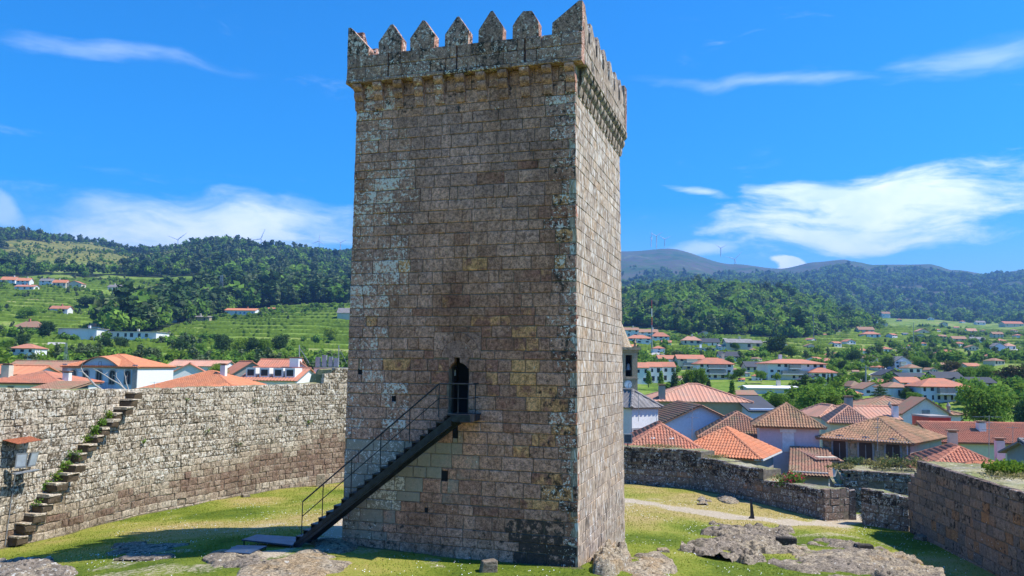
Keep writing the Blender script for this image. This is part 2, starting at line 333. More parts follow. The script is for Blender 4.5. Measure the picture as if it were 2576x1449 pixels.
def terrain_mat():
    m, g, b = newmat('hillside'); P = g.n('ShaderNodeNewGeometry').outputs['Position']
    a = g.n('ShaderNodeAttribute', {'attribute_name': 'bk'}); fo, mo, fi = g.n('ShaderNodeSeparateColor', Color=a.outputs['Color']).outputs[:3]; he = a.outputs['Alpha']
    n1 = g.noise(P, .016, 6, .6); n2 = g.noise(P, .12, 5, .65); n3 = g.noise(P, .9, 3, .6)
    c = g.ramp(g.m('ADD', .5, g.m('MULTIPLY', 1.75, g.m('SUBTRACT', g.m('ADD', g.m('MULTIPLY', n1, .55), g.m('MULTIPLY', n2, .45)), .5))), [(.30, (.075, .12, .022)), (.42, (.13, .21, .03)), (.52, (.19, .27, .045)), (.62, (.25, .285, .08)), (.74, (.28, .24, .12))])
    c = g.mix(1.0, c, g.ramp(n3, [(.25, (.6, .6, .6)), (.75, (1.25, 1.25, 1.25))]), 'MULTIPLY')
    nz = g.xyz(g.n('ShaderNodeNewGeometry').outputs['Normal'])[2]; c = g.mix(g.m('MULTIPLY', g.m('SUBTRACT', 1.0, g.sm(nz, .72, .93)), fi), c, g.ramp(n3, [(.3, (.045, .055, .02)), (.7, (.13, .115, .075))]))
    heath = g.ramp(n2, [(.3, (.07, .10, .03)), (.45, (.13, .155, .04)), (.58, (.27, .235, .05)), (.72, (.32, .24, .13))]); c = g.mix(he, c, heath)
    moor = g.ramp(g.m('ADD', g.m('MULTIPLY', g.noise(P, .0045, 7, .62), .6), g.m('MULTIPLY', g.noise(P, .03, 4), .4)), [(.34, (.03, .07, .025)), (.45, (.065, .105, .04)), (.52, (.10, .085, .075)), (.59, (.085, .12, .045)), (.70, (.24, .20, .17))]); c = g.mix(mo, c, moor)
    c = g.mix(fo, c, g.ramp(n2, [(.3, (.018, .03, .012)), (.7, (.04, .055, .02))]))
    g.put(b.inputs['Base Color'], c); b.inputs['Roughness'].default_value = .95; b.inputs['Specular IOR Level'].default_value = .05
    return m
M['terrain'] = terrain_mat()
A_S = np.concatenate([np.linspace(-math.pi, -.75, 60)[:-1], np.linspace(-.75, .75, 620), np.linspace(.75, math.pi, 60)[1:]])
AZg, Rg = np.meshgrid(A_S, RS, indexing='ij'); Zg = ground(AZg, Rg)
vt = np.stack([Rg * np.sin(AZg), Rg * np.cos(AZg), Zg], -1).reshape(-1, 3)
na, nr = AZg.shape; ii = np.arange(na - 1)[:, None] * nr + np.arange(nr - 1)[None, :]
qd = np.stack([ii, ii + nr, ii + nr + 1, ii + 1], -1).reshape(-1, 4)
qd = qd[:, ::-1]
fm = forest_mask(AZg, Rg); fi_ = field_mask(AZg, Rg); xg = px_of(AZg)
mo_ = (xg > 1330) * sstep(Rg, 1500, 2100); he_ = (xg < 1300) * sstep(Rg, 1050, 1250)
me = npmesh('hillside_terrain', vt, qd, M['terrain'], np.stack([fm, mo_, fi_, he_], -1).reshape(-1, 4), smooth=True)
props(link('hillside_terrain', me), kind='structure')
ZTOP = float(Zg.max())

# ------------------------------------------------------------------ castle yard
LWALL = [atz(-180, 1442, -8.2), atz(-60, 1400, -8.25), atz(0, 1380, -8.3), atz(168, 1344, -8.35), atz(356, 1294, -8.45), atz(490, 1270, -8.5), atz(666, 1237, -8.6), atz(855, 1213, -8.7), atz(1000, 1200, -8.7)]
AWALL = [atz(1480, 1207, -8.0), atz(1571, 1216, -8.0), atz(1763, 1231, -8.0), atz(1858, 1254, -8.0), atz(1959, 1277, -8.1), atz(2075, 1309, -8.15)]
BWALL = [atz(2167, 1318, -8.2), atz(2287, 1338, -8.2)]
RWALL = [atz(2287, 1338, -8.2), atz(2400, 1396, -8.1), atz(2508, 1449, -8.0)]
TN = np.array([2.24885, 27.0, -6.37684]); TF = np.array([-.95476, .29737, 0]); TS = np.array([.29737, .95476, 0])
TC = [TN, TN + TF * 8.575, TN + TS * 9.11, TN + TF * 8.575 + TS * 9.11]
ctrl = [(*TC[0][:2], -6.36), (*TC[1][:2], -6.25), (*TC[2][:2], -7.33), (*TC[3][:2], -7.5)]
ctrl += [tuple(p) for p in LWALL] + [tuple(p) for p in AWALL] + [tuple(p) for p in BWALL] + [tuple(p) for p in RWALL]
ctrl += [tuple(atz(*q)) for q in ((1890, 1303, -7.9), (900, 1440, -6.35), (1300, 1449, -6.45), (1500, 1449, -6.4), (1700, 1449, -6.95), (2000, 1449, -7.3), (2300, 1449, -7.7), (600, 1449, -6.35), (300, 1449, -6.5), (0, 1449, -6.9),
                                   (740, 1352, -6.55), (600, 1342, -7.3), (450, 1345, -7.7), (250, 1380, -7.6), (800, 1290, -7.7), (500, 1310, -8.1), (1700, 1310, -7.75), (1600, 1330, -7.45), (2150, 1360, -7.9))]
ctrl += [(0, 12, -6.6), (-14, 10, -7.0), (14, 12, -7.6), (22, 15, -8), (-24, 14, -8), (0, 0, -7), (0, 70, -9), (-20, 70, -9)]
CT = np.array(ctrl)
def _phi(d): return -d
_d = np.linalg.norm(CT[:, None, :2] - CT[None, :, :2], axis=-1); _A = np.block([[_phi(_d) + np.eye(len(CT)) * .6, np.ones((len(CT), 1))], [np.ones((1, len(CT))), np.zeros((1, 1))]])
_w = np.linalg.solve(_A, np.concatenate([CT[:, 2], [0]]))
def yard(x, y):
    x = np.asarray(x, float); y = np.asarray(y, float); s = np.full(x.shape, _w[-1])
    for k in range(len(CT)): s = s + _w[k] * _phi(np.hypot(x - CT[k, 0], y - CT[k, 1]))
    return s + .10 * fbm(x / 3., y / 3., 4, 4)
def yz(x, y): return float(yard(x, y))
def onyard(px, py, z=-7.0):     # where the sight line through a picture place meets the yard
    for _ in range(25):
        p = atz(px, py, z); z = .5 * z + .5 * yz(p[0], p[1])
    return np.array([p[0], p[1], yz(p[0], p[1])])
def segdist(x, y, P):
    d = np.full(np.shape(x), 1e9)
    for (x0, y0), (x1, y1) in zip(P[:-1], P[1:]):
        dx_, dy_ = x1 - x0, y1 - y0; t = np.clip(((x - x0) * dx_ + (y - y0) * dy_) / (dx_ * dx_ + dy_ * dy_ + 1e-9), 0, 1); d = np.minimum(d, np.hypot(x - x0 - t * dx_, y - y0 - t * dy_))
    return d
XS = np.arange(-34, 27, .22); YS = np.arange(4, 76, .22); XG, YG = np.meshgrid(XS, YS, indexing='ij'); ZY = yard(XG, YG)
YPOLY = [(-34, 4)] + [(p[0] - 1.0, p[1] + .3) for p in LWALL] + [(AWALL[0][0], AWALL[0][1] + 12)] + [(p[0] + .4, p[1] + .8) for p in AWALL] + [(AWALL[-1][0] + 2.2, AWALL[-1][1] + 3.5), (BWALL[0][0] + 1.5, BWALL[0][1] + 3.5)] + [(p[0] + .5, p[1] + .8) for p in BWALL] + [(p[0] + .8, p[1]) for p in RWALL] + [(RWALL[-1][0] + .6, 4)]
PATH = [tuple(onyard(*q)[:2]) for q in ((1560, 1256), (1640, 1268), (1750, 1286), (1850, 1300), (1960, 1312), (2060, 1318), (2130, 1313), (2165, 1306))]
PATH2 = [tuple(onyard(*q)[:2]) for q in ((1985, 1352), (2080, 1340), (2160, 1352), (2280, 1385))]
EARTH = [tuple(onyard(*q)[:2]) for q in ((560, 1405), (700, 1385), (850, 1352), (862, 1300), (820, 1312))]
nn = fbm(XG / 1.6, YG / 1.6, 4, 5); nb_ = fbm(XG / 5., YG / 5., 3, 6)
pm = np.clip(1.25 - segdist(XG, YG, PATH) / (1.0 + .6 * sstep(XG, 9, 16)) + nn * .9, 0, 1); pm = np.maximum(pm, .5 * np.clip(1.0 - segdist(XG, YG, PATH2) / .8 + nn * 1.5, 0, 1))
pm = np.maximum(pm, .85 * np.clip(1.1 - segdist(XG, YG, EARTH) / 1.0 + nn * 1.3, 0, 1))
pm = np.maximum(pm, .5 * np.clip((fbm(XG / 2.3, YG / 2.3, 4, 3) - .26) * 4, 0, 1))
EARTH2 = [tuple(onyard(*q)[:2]) for q in ((330, 1440), (480, 1428), (600, 1404), (740, 1384), (880, 1380))]
pm = np.maximum(pm, .5 * np.clip(1.15 - segdist(XG, YG, EARTH2) / 1.5 + nn * 1.5, 0, 1))
dry = np.clip(.40 + nb_ * 1.5 + .35 * sstep(YG, 36, 44) * (XG > 5) - .25 * sstep(-YG, -32, -27) + .15 * (XG < -8), 0, 1)
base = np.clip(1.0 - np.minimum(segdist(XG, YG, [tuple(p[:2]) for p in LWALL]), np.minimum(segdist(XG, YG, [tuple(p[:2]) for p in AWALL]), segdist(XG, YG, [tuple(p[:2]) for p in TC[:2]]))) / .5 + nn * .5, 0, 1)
ok = inpoly(XG, YG, YPOLY); n1_, n2_ = XG.shape; okq = ok[:-1, :-1] & ok[1:, :-1] & ok[1:, 1:] & ok[:-1, 1:]
ii = (np.arange(n1_ - 1)[:, None] * n2_ + np.arange(n2_ - 1)[None, :])[okq]
qd = np.stack([ii, ii + n2_, ii + n2_ + 1, ii + 1], -1)
def yard_mat():
    m, g, b = newmat('short_meadow_grass'); P = g.n('ShaderNodeNewGeometry').outputs['Position']
    a = g.n('ShaderNodeAttribute', {'attribute_name': 'bk'}); pa, dr, ba = g.n('ShaderNodeSeparateColor', Color=a.outputs['Color']).outputs[:3]
    n1 = g.noise(P, .9, 6, .65); n2 = g.noise(P, 7.0, 5, .7); n3 = g.noise(g.scale(P, (1, .5, 1)), 34.0, 4, .7)
    f = g.m('ADD', g.m('ADD', g.m('MULTIPLY', n2, .45), g.m('MULTIPLY', n1, .35)), g.m('MULTIPLY', g.m('SUBTRACT', dr, .4), .42))
    c = g.ramp(f, [(.18, (.08, .125, .014)), (.32, (.175, .215, .026)), (.44, (.27, .275, .05)), (.56, (.36, .30, .085)), (.70, (.43, .32, .135))])
    c = g.mix(1.0, c, g.ramp(n3, [(.2, (.55, .55, .55)), (.8, (1.4, 1.4, 1.4))]), 'MULTIPLY')
    soil = g.ramp(g.m('ADD', g.m('MULTIPLY', n2, .6), g.m('MULTIPLY', n3, .4)), [(.3, (.30, .23, .15)), (.5, (.47, .385, .27)), (.7, (.64, .545, .41))])
    c = g.mix(g.sm(g.m('ADD', pa, g.m('MULTIPLY', g.m('SUBTRACT', n2, .5), .9)), .38, .68), c, soil)
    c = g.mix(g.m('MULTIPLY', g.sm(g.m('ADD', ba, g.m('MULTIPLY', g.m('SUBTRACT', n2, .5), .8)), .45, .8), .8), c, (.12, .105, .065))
    g.put(b.inputs['Base Color'], c); b.inputs['Roughness'].default_value = .95; b.inputs['Specular IOR Level'].default_value = .08
    bp = g.n('ShaderNodeBump', Strength=.7, Distance=.06, Height=g.m('ADD', n3, g.m('MULTIPLY', n2, .6))); g.put(b.inputs['Normal'], bp.outputs[0])
    return m
M['yard'] = yard_mat()
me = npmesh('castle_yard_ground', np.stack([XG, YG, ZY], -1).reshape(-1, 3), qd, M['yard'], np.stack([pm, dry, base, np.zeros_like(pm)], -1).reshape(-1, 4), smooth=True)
me.validate()
props(link('castle_yard_ground', me), kind='structure')
# ------------------------------------------------------------------ masonry
def rows_between(z0, z1, lo, hi, rng):
    r = []; z = z0
    while z < z1 - lo * .6:
        h = rng.uniform(lo, hi); t = min(z + h, z1)
        if z1 - t < lo * .6: t = z1
        r.append((z, t)); z = t
    return r
def cut(rects, hole):
    a, b, c, d = hole; out = []
    for (u0, u1, z0, z1) in rects:
        if u1 <= a or u0 >= b or z1 <= c or z0 >= d: out.append((u0, u1, z0, z1)); continue
        if u0 < a: out.append((u0, a, z0, z1))
        if u1 > b: out.append((b, u1, z0, z1))
        m0, m1 = max(u0, a), min(u1, b)
        if z0 < c: out.append((m0, m1, z0, c))
        if z1 > d: out.append((m0, m1, d, z1))
    return [r for r in out if r[1] - r[0] > .06 and r[3] - r[2] > .06]
def lay(u0, u1, rows, wlo, whi, rng, holes=(), ztop=None):
    res = []
    for z0, z1 in rows:
        u = u0 - rng.uniform(0, wlo); row = []
        while u < u1:
            w = rng.uniform(wlo, whi) * (1.0 if rng.random() < .85 else .55); row.append((max(u, u0), min(u + w, u1), z0, z1)); u += w
        row = [r for r in row if r[1] - r[0] > .05]
        if ztop:
            row = [(a, b, c, min(d, ztop((a + b) / 2))) for a, b, c, d in row if ztop((a + b) / 2) - c > .1]
        for h in holes: row = cut(row, h)
        res += row
    return res
def block(mb, mp, r, rng, gap=.012, ch=.03, p=.0, pv=.02, jit=.008, dep=.25, att=(.5, 0, 0, 0), pil=0.0):
    """one dressed stone: r = (u0, u1, z0, z1) on the wall surface mp(u, z, out)"""
    u0, u1, z0, z1 = r; u0 += gap; u1 -= gap; z0 += gap; z1 -= gap
    pr = p + rng.uniform(-pv, pv); c = min(ch, (u1 - u0) * .3, (z1 - z0) * .3)
    J = lambda: rng.uniform(-jit, jit)
    q = [(u0 + J(), z0 + J()), (u1 + J(), z0 + J()), (u1 + J(), z1 + J()), (u0 + J(), z1 + J())]; s = [(1, 1), (-1, 1), (-1, -1), (1, -1)]
    v = [mp(a, b, -dep) for a, b in q] + [mp(a, b, pr - c * .8) for a, b in q] + [mp(a + c * i, b + c * j, pr + J()) for (a, b), (i, j) in zip(q, s)]
    f = [(3, 2, 1, 0)] + [(i, (i + 1) % 4, 4 + (i + 1) % 4, 4 + i) for i in range(4)] + [(4 + i, 4 + (i + 1) % 4, 8 + (i + 1) % 4, 8 + i) for i in range(4)]
    if pil:
        v.append(mp((u0 + u1) / 2 + J() * 4, (z0 + z1) / 2 + J() * 4, pr + pil)); f += [(8 + i, 8 + (i + 1) % 4, 12) for i in range(4)]
    else: f += [(8, 9, 10, 11)]
    mb.add(v, f, att); return v
def masonry(parent, mat, mp, rects, attf, rng, limit=300, name='stone_block', rest='masonry', **kw):
    """the stones that show largest become parts of their own, the others one part"""
    def show(r):
        c = mp((r[0] + r[1]) / 2, (r[2] + r[3]) / 2, 0); return -(r[1] - r[0]) * (r[3] - r[2]) / (c[0] ** 2 + c[1] ** 2 + c[2] ** 2)
    def seen(r):
        c = Vector(mp((r[0] + r[1]) / 2, (r[2] + r[3]) / 2, 0)); q = CM.transposed() @ c
        return q.z < -1 and abs(q.x / -q.z) < .64 and abs(q.y / -q.z) < .365
    rects = sorted(rects, key=lambda r: (not seen(r), show(r))); one = [r for r in rects[:limit] if seen(r)]; other = rects[len(one):]
    for r in one:
        mb = MB(); block(mb, mp, r, rng, att=attf(r), **kw); mb.build(name, mat, parent)
    if other:
        mb = MB()
        for r in other: block(mb, mp, r, rng, att=attf(r), **kw)
        props(mb.build(rest, mat, parent), kind='stuff')

# ------------------------------------------------------------------ the keep
ZB, ZT = -8.2, 10.45
def rng_(k): return random.Random(k)
keep = thing('keep_tower', 'tall square granite keep with pointed battlements in the middle of the castle yard', 'tower', TN)
N2 = TN + (TF + TS) * .22
def tcor(z):
    t = (z - TN[2]) / (ZT - TN[2]); n = TN + (N2 - TN) * t; w = 8.575 + (8.40 - 8.575) * t; d = 9.11 + (8.85 - 9.11) * t
    return n, w, d
def mf(u, z, o):
    n, w, d = tcor(z); p = n + TF * (u / 8.575 * w) - TS * o; return (p[0], p[1], z)
def ms(v, z, o):
    n, w, d = tcor(z); p = n + TS * (v / 9.11 * d) - TF * o; return (p[0], p[1], z)
rg = rng_(3)
TROWS = rows_between(-8.0, 9.40, .29, .49, rg); TROWS += rows_between(9.40, ZT, .45, .55, rg)
DOOR = (3.86, 4.60, -1.62, .30); ARC = (4.30, .30)
holes_f = [DOOR, (3.42, 5.18, .30, 1.18), (4.23, 4.42, -2.45, -1.95), (4.58, 4.80, -3.92, -3.58), (6.62, 6.76, -1.25, -1.08), (8.0, 8.14, -.32, -.16), (5.30, 5.40, -5.0, -4.86)]
def attf_f(r):
    u, z = (r[0] + r[1]) / 2, (r[2] + r[3]) / 2; q = rg.random
    tone = .25 + .02 * max(0, 6 - z) + .20 * q() + .8 * float(fbm(u * .5 + 3, z * .4, 3, 1)); li = .10 * q(); dk = .12 * q(); gn = 0.
    if .4 < u < 3.4 and -1 < z < 8: tone += .26 * q() * (1 if z < 6.5 else .5)
    if q() < .03: tone = .70 + .12 * q()
    if q() < .012: tone = .93 + .07 * q()
    if u > 5.6 and 1.8 < z < 8.8: li = (.44 + .16 * math.sin(z * 2.1 + u) + .2 * q()) * min(1, (u - 5.6) / 1.0)
    elif u > 7.2 and z > -6: li = .25 + .35 * q()
    elif u > 6.2 and -5 < z < -.5: li = .42 + .35 * q()
    if u < .75: li = .36 + .25 * q(); dk = .22 + .28 * q()
    elif u < 1.1: dk = .2 * q() + .1
    if z < -.6 and u < 2.3: tone = (.45 + .28 * q()) if q() < .78 else .93 + .07 * q(); dk += .15 * q()
    if z < -4.9 and .5 < u < 2.3: dk = .4 + .35 * q()
    if -5.6 < z < -4.6 and 3.3 < u < 6.2: tone = .66 + .15 * q()
    if -6.2 < z < -2.5 and u > 4.7 + (-3.4 - z) * .95: gn = .55 + .45 * q(); tone = .2
    elif -5 < z < -2.3 and 3.9 < u < 4.6: gn = .4 + .2 * q(); li += .15
    elif z < -1.6 and u > 2.2: gn = .28 * q(); tone *= .8
    if z < -5.6: tone = .3 + .3 * q(); dk += .2
    if z > 9.2: tone *= .75; dk += .3 * q(); li += .2 * q()
    elif z > 7.2: tone *= .6
    return (tone, li, dk, gn)
def attf_s(r):
    v, z = (r[0] + r[1]) / 2, (r[2] + r[3]) / 2; q = rg.random
    return (.1 + .6 * q(), (.34 + .012 * (z + 7)) + .14 * q(), .15 * q() + (.25 if z < -5 else 0), 0)
fr_ = lay(0, 8.575, TROWS, .36, 1.12, rg, holes_f)
sr_ = lay(0, 9.11, TROWS, .5, 1.0, rg, [(8.2, 8.5, -6.75, -6.5)])
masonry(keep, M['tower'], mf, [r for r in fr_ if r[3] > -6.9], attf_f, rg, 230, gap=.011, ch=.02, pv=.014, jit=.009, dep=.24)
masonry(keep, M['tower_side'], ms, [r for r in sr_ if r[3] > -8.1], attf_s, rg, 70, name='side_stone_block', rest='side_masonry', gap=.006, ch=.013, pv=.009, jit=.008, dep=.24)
cm = MB()
def cbox(u0, u1, z0, z1, d0, d1):
    v = []
    for z in (z0, z1):
        n, w, dd = tcor(z)
        for d in (d0, d1):
            for u in (u0, u1): p = n + TF * (u / 8.575 * w) + TS * d; v.append((p[0], p[1], z))
    cm.add(v, [(0, 2, 3, 1), (4, 5, 7, 6), (0, 1, 5, 4), (2, 6, 7, 3), (0, 4, 6, 2), (1, 3, 7, 5)], (.4, .2, .1, 0))
cbox(.035, DOOR[0], ZB, 10.3, .035, 9.0); cbox(DOOR[1], 8.56, ZB, 10.3, .035, 9.0); cbox(DOOR[0], DOOR[1], ZB, DOOR[2], .036, 8.99); cbox(DOOR[0], DOOR[1], DOOR[3], 10.3, .036, 8.99)
cm.build('mortar_core', M['tjoint'], keep)
d_ = MB(); n, w, dd = tcor(-.6)
d_.add([mf(DOOR[0], DOOR[2], -.75), mf(DOOR[1], DOOR[2], -.75), mf(DOOR[1], DOOR[3], -.75), mf(DOOR[0], DOOR[3], -.75)], [(0, 1, 2, 3)]); d_.build('door_dark_sheet', M['black'], keep)  # black sheet paints the unlit depth of the doorway
d_ = MB(); q = [mf(DOOR[1] - .02, DOOR[2] + .02, -.3), mf(DOOR[1] - .02, -.02, -.3), mf(DOOR[1] - .02, -.02, -.72), mf(DOOR[1] - .02, DOOR[2] + .02, -.72)]; d_.prism(q, -TF * .05); dl = d_.build('door_leaf', M['woodd'], keep)
d_ = MB(); d_.box(0, 1, 0, 1, 0, 1, fn=lambda x, y, z: mf(DOOR[1] - .08 - .012 * x, -.33 + .2 * z, -.36 - .09 * y)); d_.build('notice', M['white'], dl)
for h_ in holes_f[2:]:
    d_ = MB(); d_.add([mf(h_[0] - .02, h_[2] - .02, -.03), mf(h_[1] + .02, h_[2] - .02, -.03), mf(h_[1] + .02, h_[3] + .02, -.03), mf(h_[0] - .02, h_[3] + .02, -.03)], [(0, 3, 2, 1)]); d_.build('slit_dark_sheet', M['black'], keep)  # black sheets paint the dark of holes that are barely sunk
# arch above the door: shoulders, tympanum, voussoirs
def wedge(name, poly, o0, o1, att):
    mb = MB(); fr = [mf(u, z, o1) for u, z in poly]; n = len(fr); bk = [mf(u, z, o0) for u, z in poly]
    mb.add(fr + bk, [tuple(range(n)), tuple(range(2 * n - 1, n - 1, -1))] + [(i, n + i, n + (i + 1) % n, (i + 1) % n) for i in range(n)], att); return mb.build(name, M['tower'], keep)
wedge('arch_shoulder', [(3.86, -.08), (3.86, .30), (4.19, .30), (4.19, .14), (4.0, .06)], -.25, .004, (.25, .1, 0, 0))
wedge('arch_shoulder', [(4.41, .14), (4.41, .30), (4.60, .30), (4.60, -.08), (4.52, .06)], -.25, .004, (.3, .1, 0, 0))
wedge('tympanum', [(ARC[0] + .585 * math.cos(a), ARC[1] + .008 + .60 * math.sin(a)) for a in np.linspace(0, math.pi, 15)], -.25, .008, (.22, .12, 0, 0))
va = [0, .42, .92, 1.40, 1.74, 2.2, 2.72, math.pi]
for i in range(7):
    a0, a1 = va[i] + .012, va[i + 1] - .012; aa = np.linspace(a0, a1, 4)
    wedge('voussoir', [(ARC[0] + .85 * math.cos(a), ARC[1] + .86 * math.sin(a)) for a in aa] + [(ARC[0] + .60 * math.cos(a), ARC[1] + .612 * math.sin(a)) for a in aa[::-1]], -.25, .016, (.2 + .5 * rg.random(), .1, .1, 0))
for sgn in (1, -1):
    aa = np.linspace(0, math.pi / 2, 7)
    wedge('spandrel_stone', [(ARC[0] + sgn * .865 * math.cos(a), ARC[1] + .875 * math.sin(a)) for a in aa] + [(ARC[0] + sgn * .01, 1.175), (ARC[0] + sgn * .88, 1.175)], -.25, .0, (.3 + .2 * sgn * .5, .05, .1, 0))
# corbels, parapet, merlons
PO = .30
def corbel(mp, u, w, att, mat):
    mb = MB(); zz = [(9.47, 9.80, .10), (9.80, 10.13, .22), (10.13, 10.43, .33)]
    for z0, z1, out in zz:
        prof = [(.0 - .1, z0)] + [(out * (1 - .55 * (1 - math.sin(a)) * 1.0), z0 + (z1 - z0 - .02) * (.5 - .5 * math.cos(a * 2)) if False else z0 + (z1 - z0 - .02) * a / (math.pi / 2) * .75) for a in np.linspace(0, math.pi / 2, 5)] + [(out, z1 - .02), (-.1, z1 - .02)]
        j = rg.uniform(-.012, .012); n = len(prof)
        v = [mp(u - w / 2 + j, z, o) for o, z in prof] + [mp(u + w / 2 + j, z, o) for o, z in prof]
        mb.add(v, [tuple(range(n)), tuple(range(2 * n - 1, n - 1, -1))] + [(i, n + i, n + (i + 1) % n, (i + 1) % n) for i in range(n)], att)
    mb.build('corbel', mat, keep)
for i in range(11): corbel(mf, .16 + i * .825, .34, (.05 + .22 * rg.random(), .15 + .3 * rg.random(), .3 * rg.random(), 0), M['tower'])
for i in range(14): corbel(ms, .55 + i * .655, .40, (.05 + .25 * rg.random(), .3 + .2 * rg.random(), .3, .1 * rg.random()), M['tower_side'])
PN = N2 - (TF + TS) * PO; PW, PD = 8.40 + 2 * PO, 8.85 + 2 * PO
SIDES = [(PN, TF, TS, PW, 'f'), (PN, TS, TF, PD, 's'), (PN + TF * PW, TS, -TF, PD, 'l'), (PN + TS * PD, TF, -TS, PW, 'b')]
MERF = [(.0, 1.08, 'c0'), (1.56, 2.50, 'f'), (2.88, 3.78, 'p'), (4.16, 5.06, 'p'), (5.48, 6.43, 'p'), (6.78, 7.70, 'p'), (8.12, 9.0, 'c1')]
MERS = [(.0, 1.05, 'c0')] + [(1.45 + 1.27 * i, 2.38 + 1.27 * i, 'f') for i in range(5)] + [(7.75, 8.6, 'p'), (PD - .55, PD, 'c1')]
for P0, e, inn, ln, tag in SIDES:
    mp = (lambda P0, e, inn: lambda u, z, o: tuple(np.append((P0 + e * u - inn * o)[:2], z)))(P0, e, inn)
    mat = M['tower_side'] if tag == 's' else M['parapet']
    rows = [(10.43, 10.585), (10.585, 11.04), (11.04, 11.5)]
    hl = [(7.27, 7.32, 11.0, 11.49), (4.58, 4.63, 11.0, 11.49), (2.03, 2.08, 11.0, 11.49)] if tag in 'fb' else []
    a0 = 0 if tag in 'fb' else .4; a1 = ln if tag in 'fb' else ln - .4
    rl = lay(a0, a1, rows, .62, 1.2, rg, hl)
    for r in rl:
        mb = MB(); at4 = (.05 + .35 * rg.random(), .34 + .22 * rg.random(), .30 * rg.random() + (.3 if rg.random() < .15 else 0), 0)
        block(mb, mp, r, rg, gap=.008, ch=.025, p=.05 if r[2] < 10.5 else 0, pv=.012, jit=.01, dep=.4, att=at4); mb.build('parapet_stone', mat, keep)
    for a, b, k in (MERF if tag in 'fb' else MERS):
        if tag in 'sl' and k[0] == 'c':
            if k == 'c0': a, b = .401, b
            else: a, b = a, ln - .401
        zb = 11.5; h = 1.1 + rg.uniform(-.05, .05); w = b - a; c = (a + b) / 2; th = .42; mb = MB()
        if k == 'p': pr = [(a, 0), (a - .01, .48), (c - .05, h), (c + .05, h), (b + .01, .45), (b, 0)]
        elif k == 'f': pr = [(a, 0), (a, .5), (a + .12, .72), (c - .2, .97), (c + .12, 1.0), (b - .14, .72), (b, .46), (b, 0)]
        elif k == 'c0': pr = [(a, 0), (a, 1.08), (a + .14, 1.1), (b, .42), (b, 0)]
        else: pr = [(a, 0), (a, .30), (b - .12, 1.12), (b, 1.15), (b, 0)]
        n = len(pr); jj = lambda s_: rg.uniform(-s_, s_)
        fr = [mp(u + jj(.012), zb + z + (jj(.015) if z > 0 else -.02), -.02 + jj(.01) - (.12 * max(0, z - .5) if k in 'pf' else 0)) for u, z in pr]
        bk = [mp(u, zb + z - (.02 if z == 0 else 0), -th + (.12 * max(0, z - .5) if k in 'pf' else 0)) for u, z in pr]
        mb.add(fr + bk, [tuple(range(n)), tuple(range(2 * n - 1, n - 1, -1))] + [(i, n + i, n + (i + 1) % n, (i + 1) % n) for i in range(n)], (.1 + .3 * rg.random(), .40 + .2 * rg.random(), .25 + .25 * rg.random(), 0))
        mb.build('merlon', mat, keep)
rf = MB(); rf.add([tuple(np.append((PN + (TF + TS) * .1)[:2], 10.62)), tuple(np.append((PN + TF * (PW - .1) + TS * .1)[:2], 10.62)), tuple(np.append((PN + TF * (PW - .1) + TS * (PD - .1))[:2], 10.62)), tuple(np.append((PN + TF * .1 + TS * (PD - .1))[:2], 10.62))], [(0, 3, 2, 1)], (.3, .2, .2, 0))
rf.build('wall_walk', M['tower'], keep)

# ------------------------------------------------------------------ iron stair up to the door
def onface(px, py, o):          # picture place -> (u, z) on the plane standing o in front of the keep's front
    r = ray(px, py); P = TN - TS * o; t = (P @ TS) / (r @ TS); q = r * t; return (q - TN) @ TF, q[2]
def fp(u, z, o): p = TN + TF * u - TS * o; return (p[0], p[1], z)
OUT, INN = 1.02, .16
stair = thing('iron_staircase', 'dark iron staircase with railing climbing to the tower door', 'staircase', fp(10.1, -6.4, .6))
ul, zl = onface(1136, 1045, OUT); uf, zf = onface(742, 1366, OUT)
NS = 20; du = (uf - ul) / NS; dzs = (zl - zf) / NS
for k, o in enumerate((OUT, INN)):
    mb = MB(); t = .055; sl = (zf - zl) / (uf - ul); hh = .29
    pts = [(ul + .02, zl - .02), (ul + .02, zl - .02 - hh), (uf, zf - hh * .95), (uf + .28, zf - hh * .95), (uf + .02, zf + .02)]
    mb.prism([fp(u, z, o) for u, z in pts], TS * t * (1 if k == 0 else -1))
    mb.prism([fp(u, z, o + .028) for u, z in [(ul, zl - .0 - hh), (ul, zl - .035 - hh), (uf + .28, zf - hh * .95 - .035), (uf + .28, zf - hh * .95)]], TS * .11)
    mb.build('stringer', M['iron'], stair)
for i in range(NS):
    mb = MB(); u = ul + du * i; z = zl - dzs * (i + 1) + dzs * .98
    if i > 0:
        mb.prism([fp(u - .03, z, OUT - .06), fp(u + du + .02, z, OUT - .06), fp(u + du + .02, z - .035, OUT - .06), fp(u - .03, z - .035, OUT - .06)], TS * (OUT - INN - .12))
    else:
        mb.prism([fp(u, z - .036, OUT - .06), fp(u + .03, z - .036, OUT - .06), fp(u + .03, z - .07, OUT - .06), fp(u, z - .07, OUT - .06)], TS * (OUT - INN - .12))
    mb.prism([fp(u + du * .96, z - .036, OUT - .06), fp(u + du * .99 + .012, z - .036, OUT - .06), fp(u + du * .99 + .012, z - dzs + .01, OUT - .06), fp(u + du * .96, z - dzs + .01, OUT - .06)], TS * (OUT - INN - .12))
    mb.build('tread', M['iron'], stair)
ur, _ = onface(1183, 1045, OUT)
mb = MB(); mb.prism([fp(ur, zl + .03, OUT), fp(ul + .18, zl + .03, OUT), fp(ul + .18, zl - .01, OUT), fp(ur, zl - .01, OUT)], TS * (OUT + .12)); mb.build('landing', M['iron'], stair)
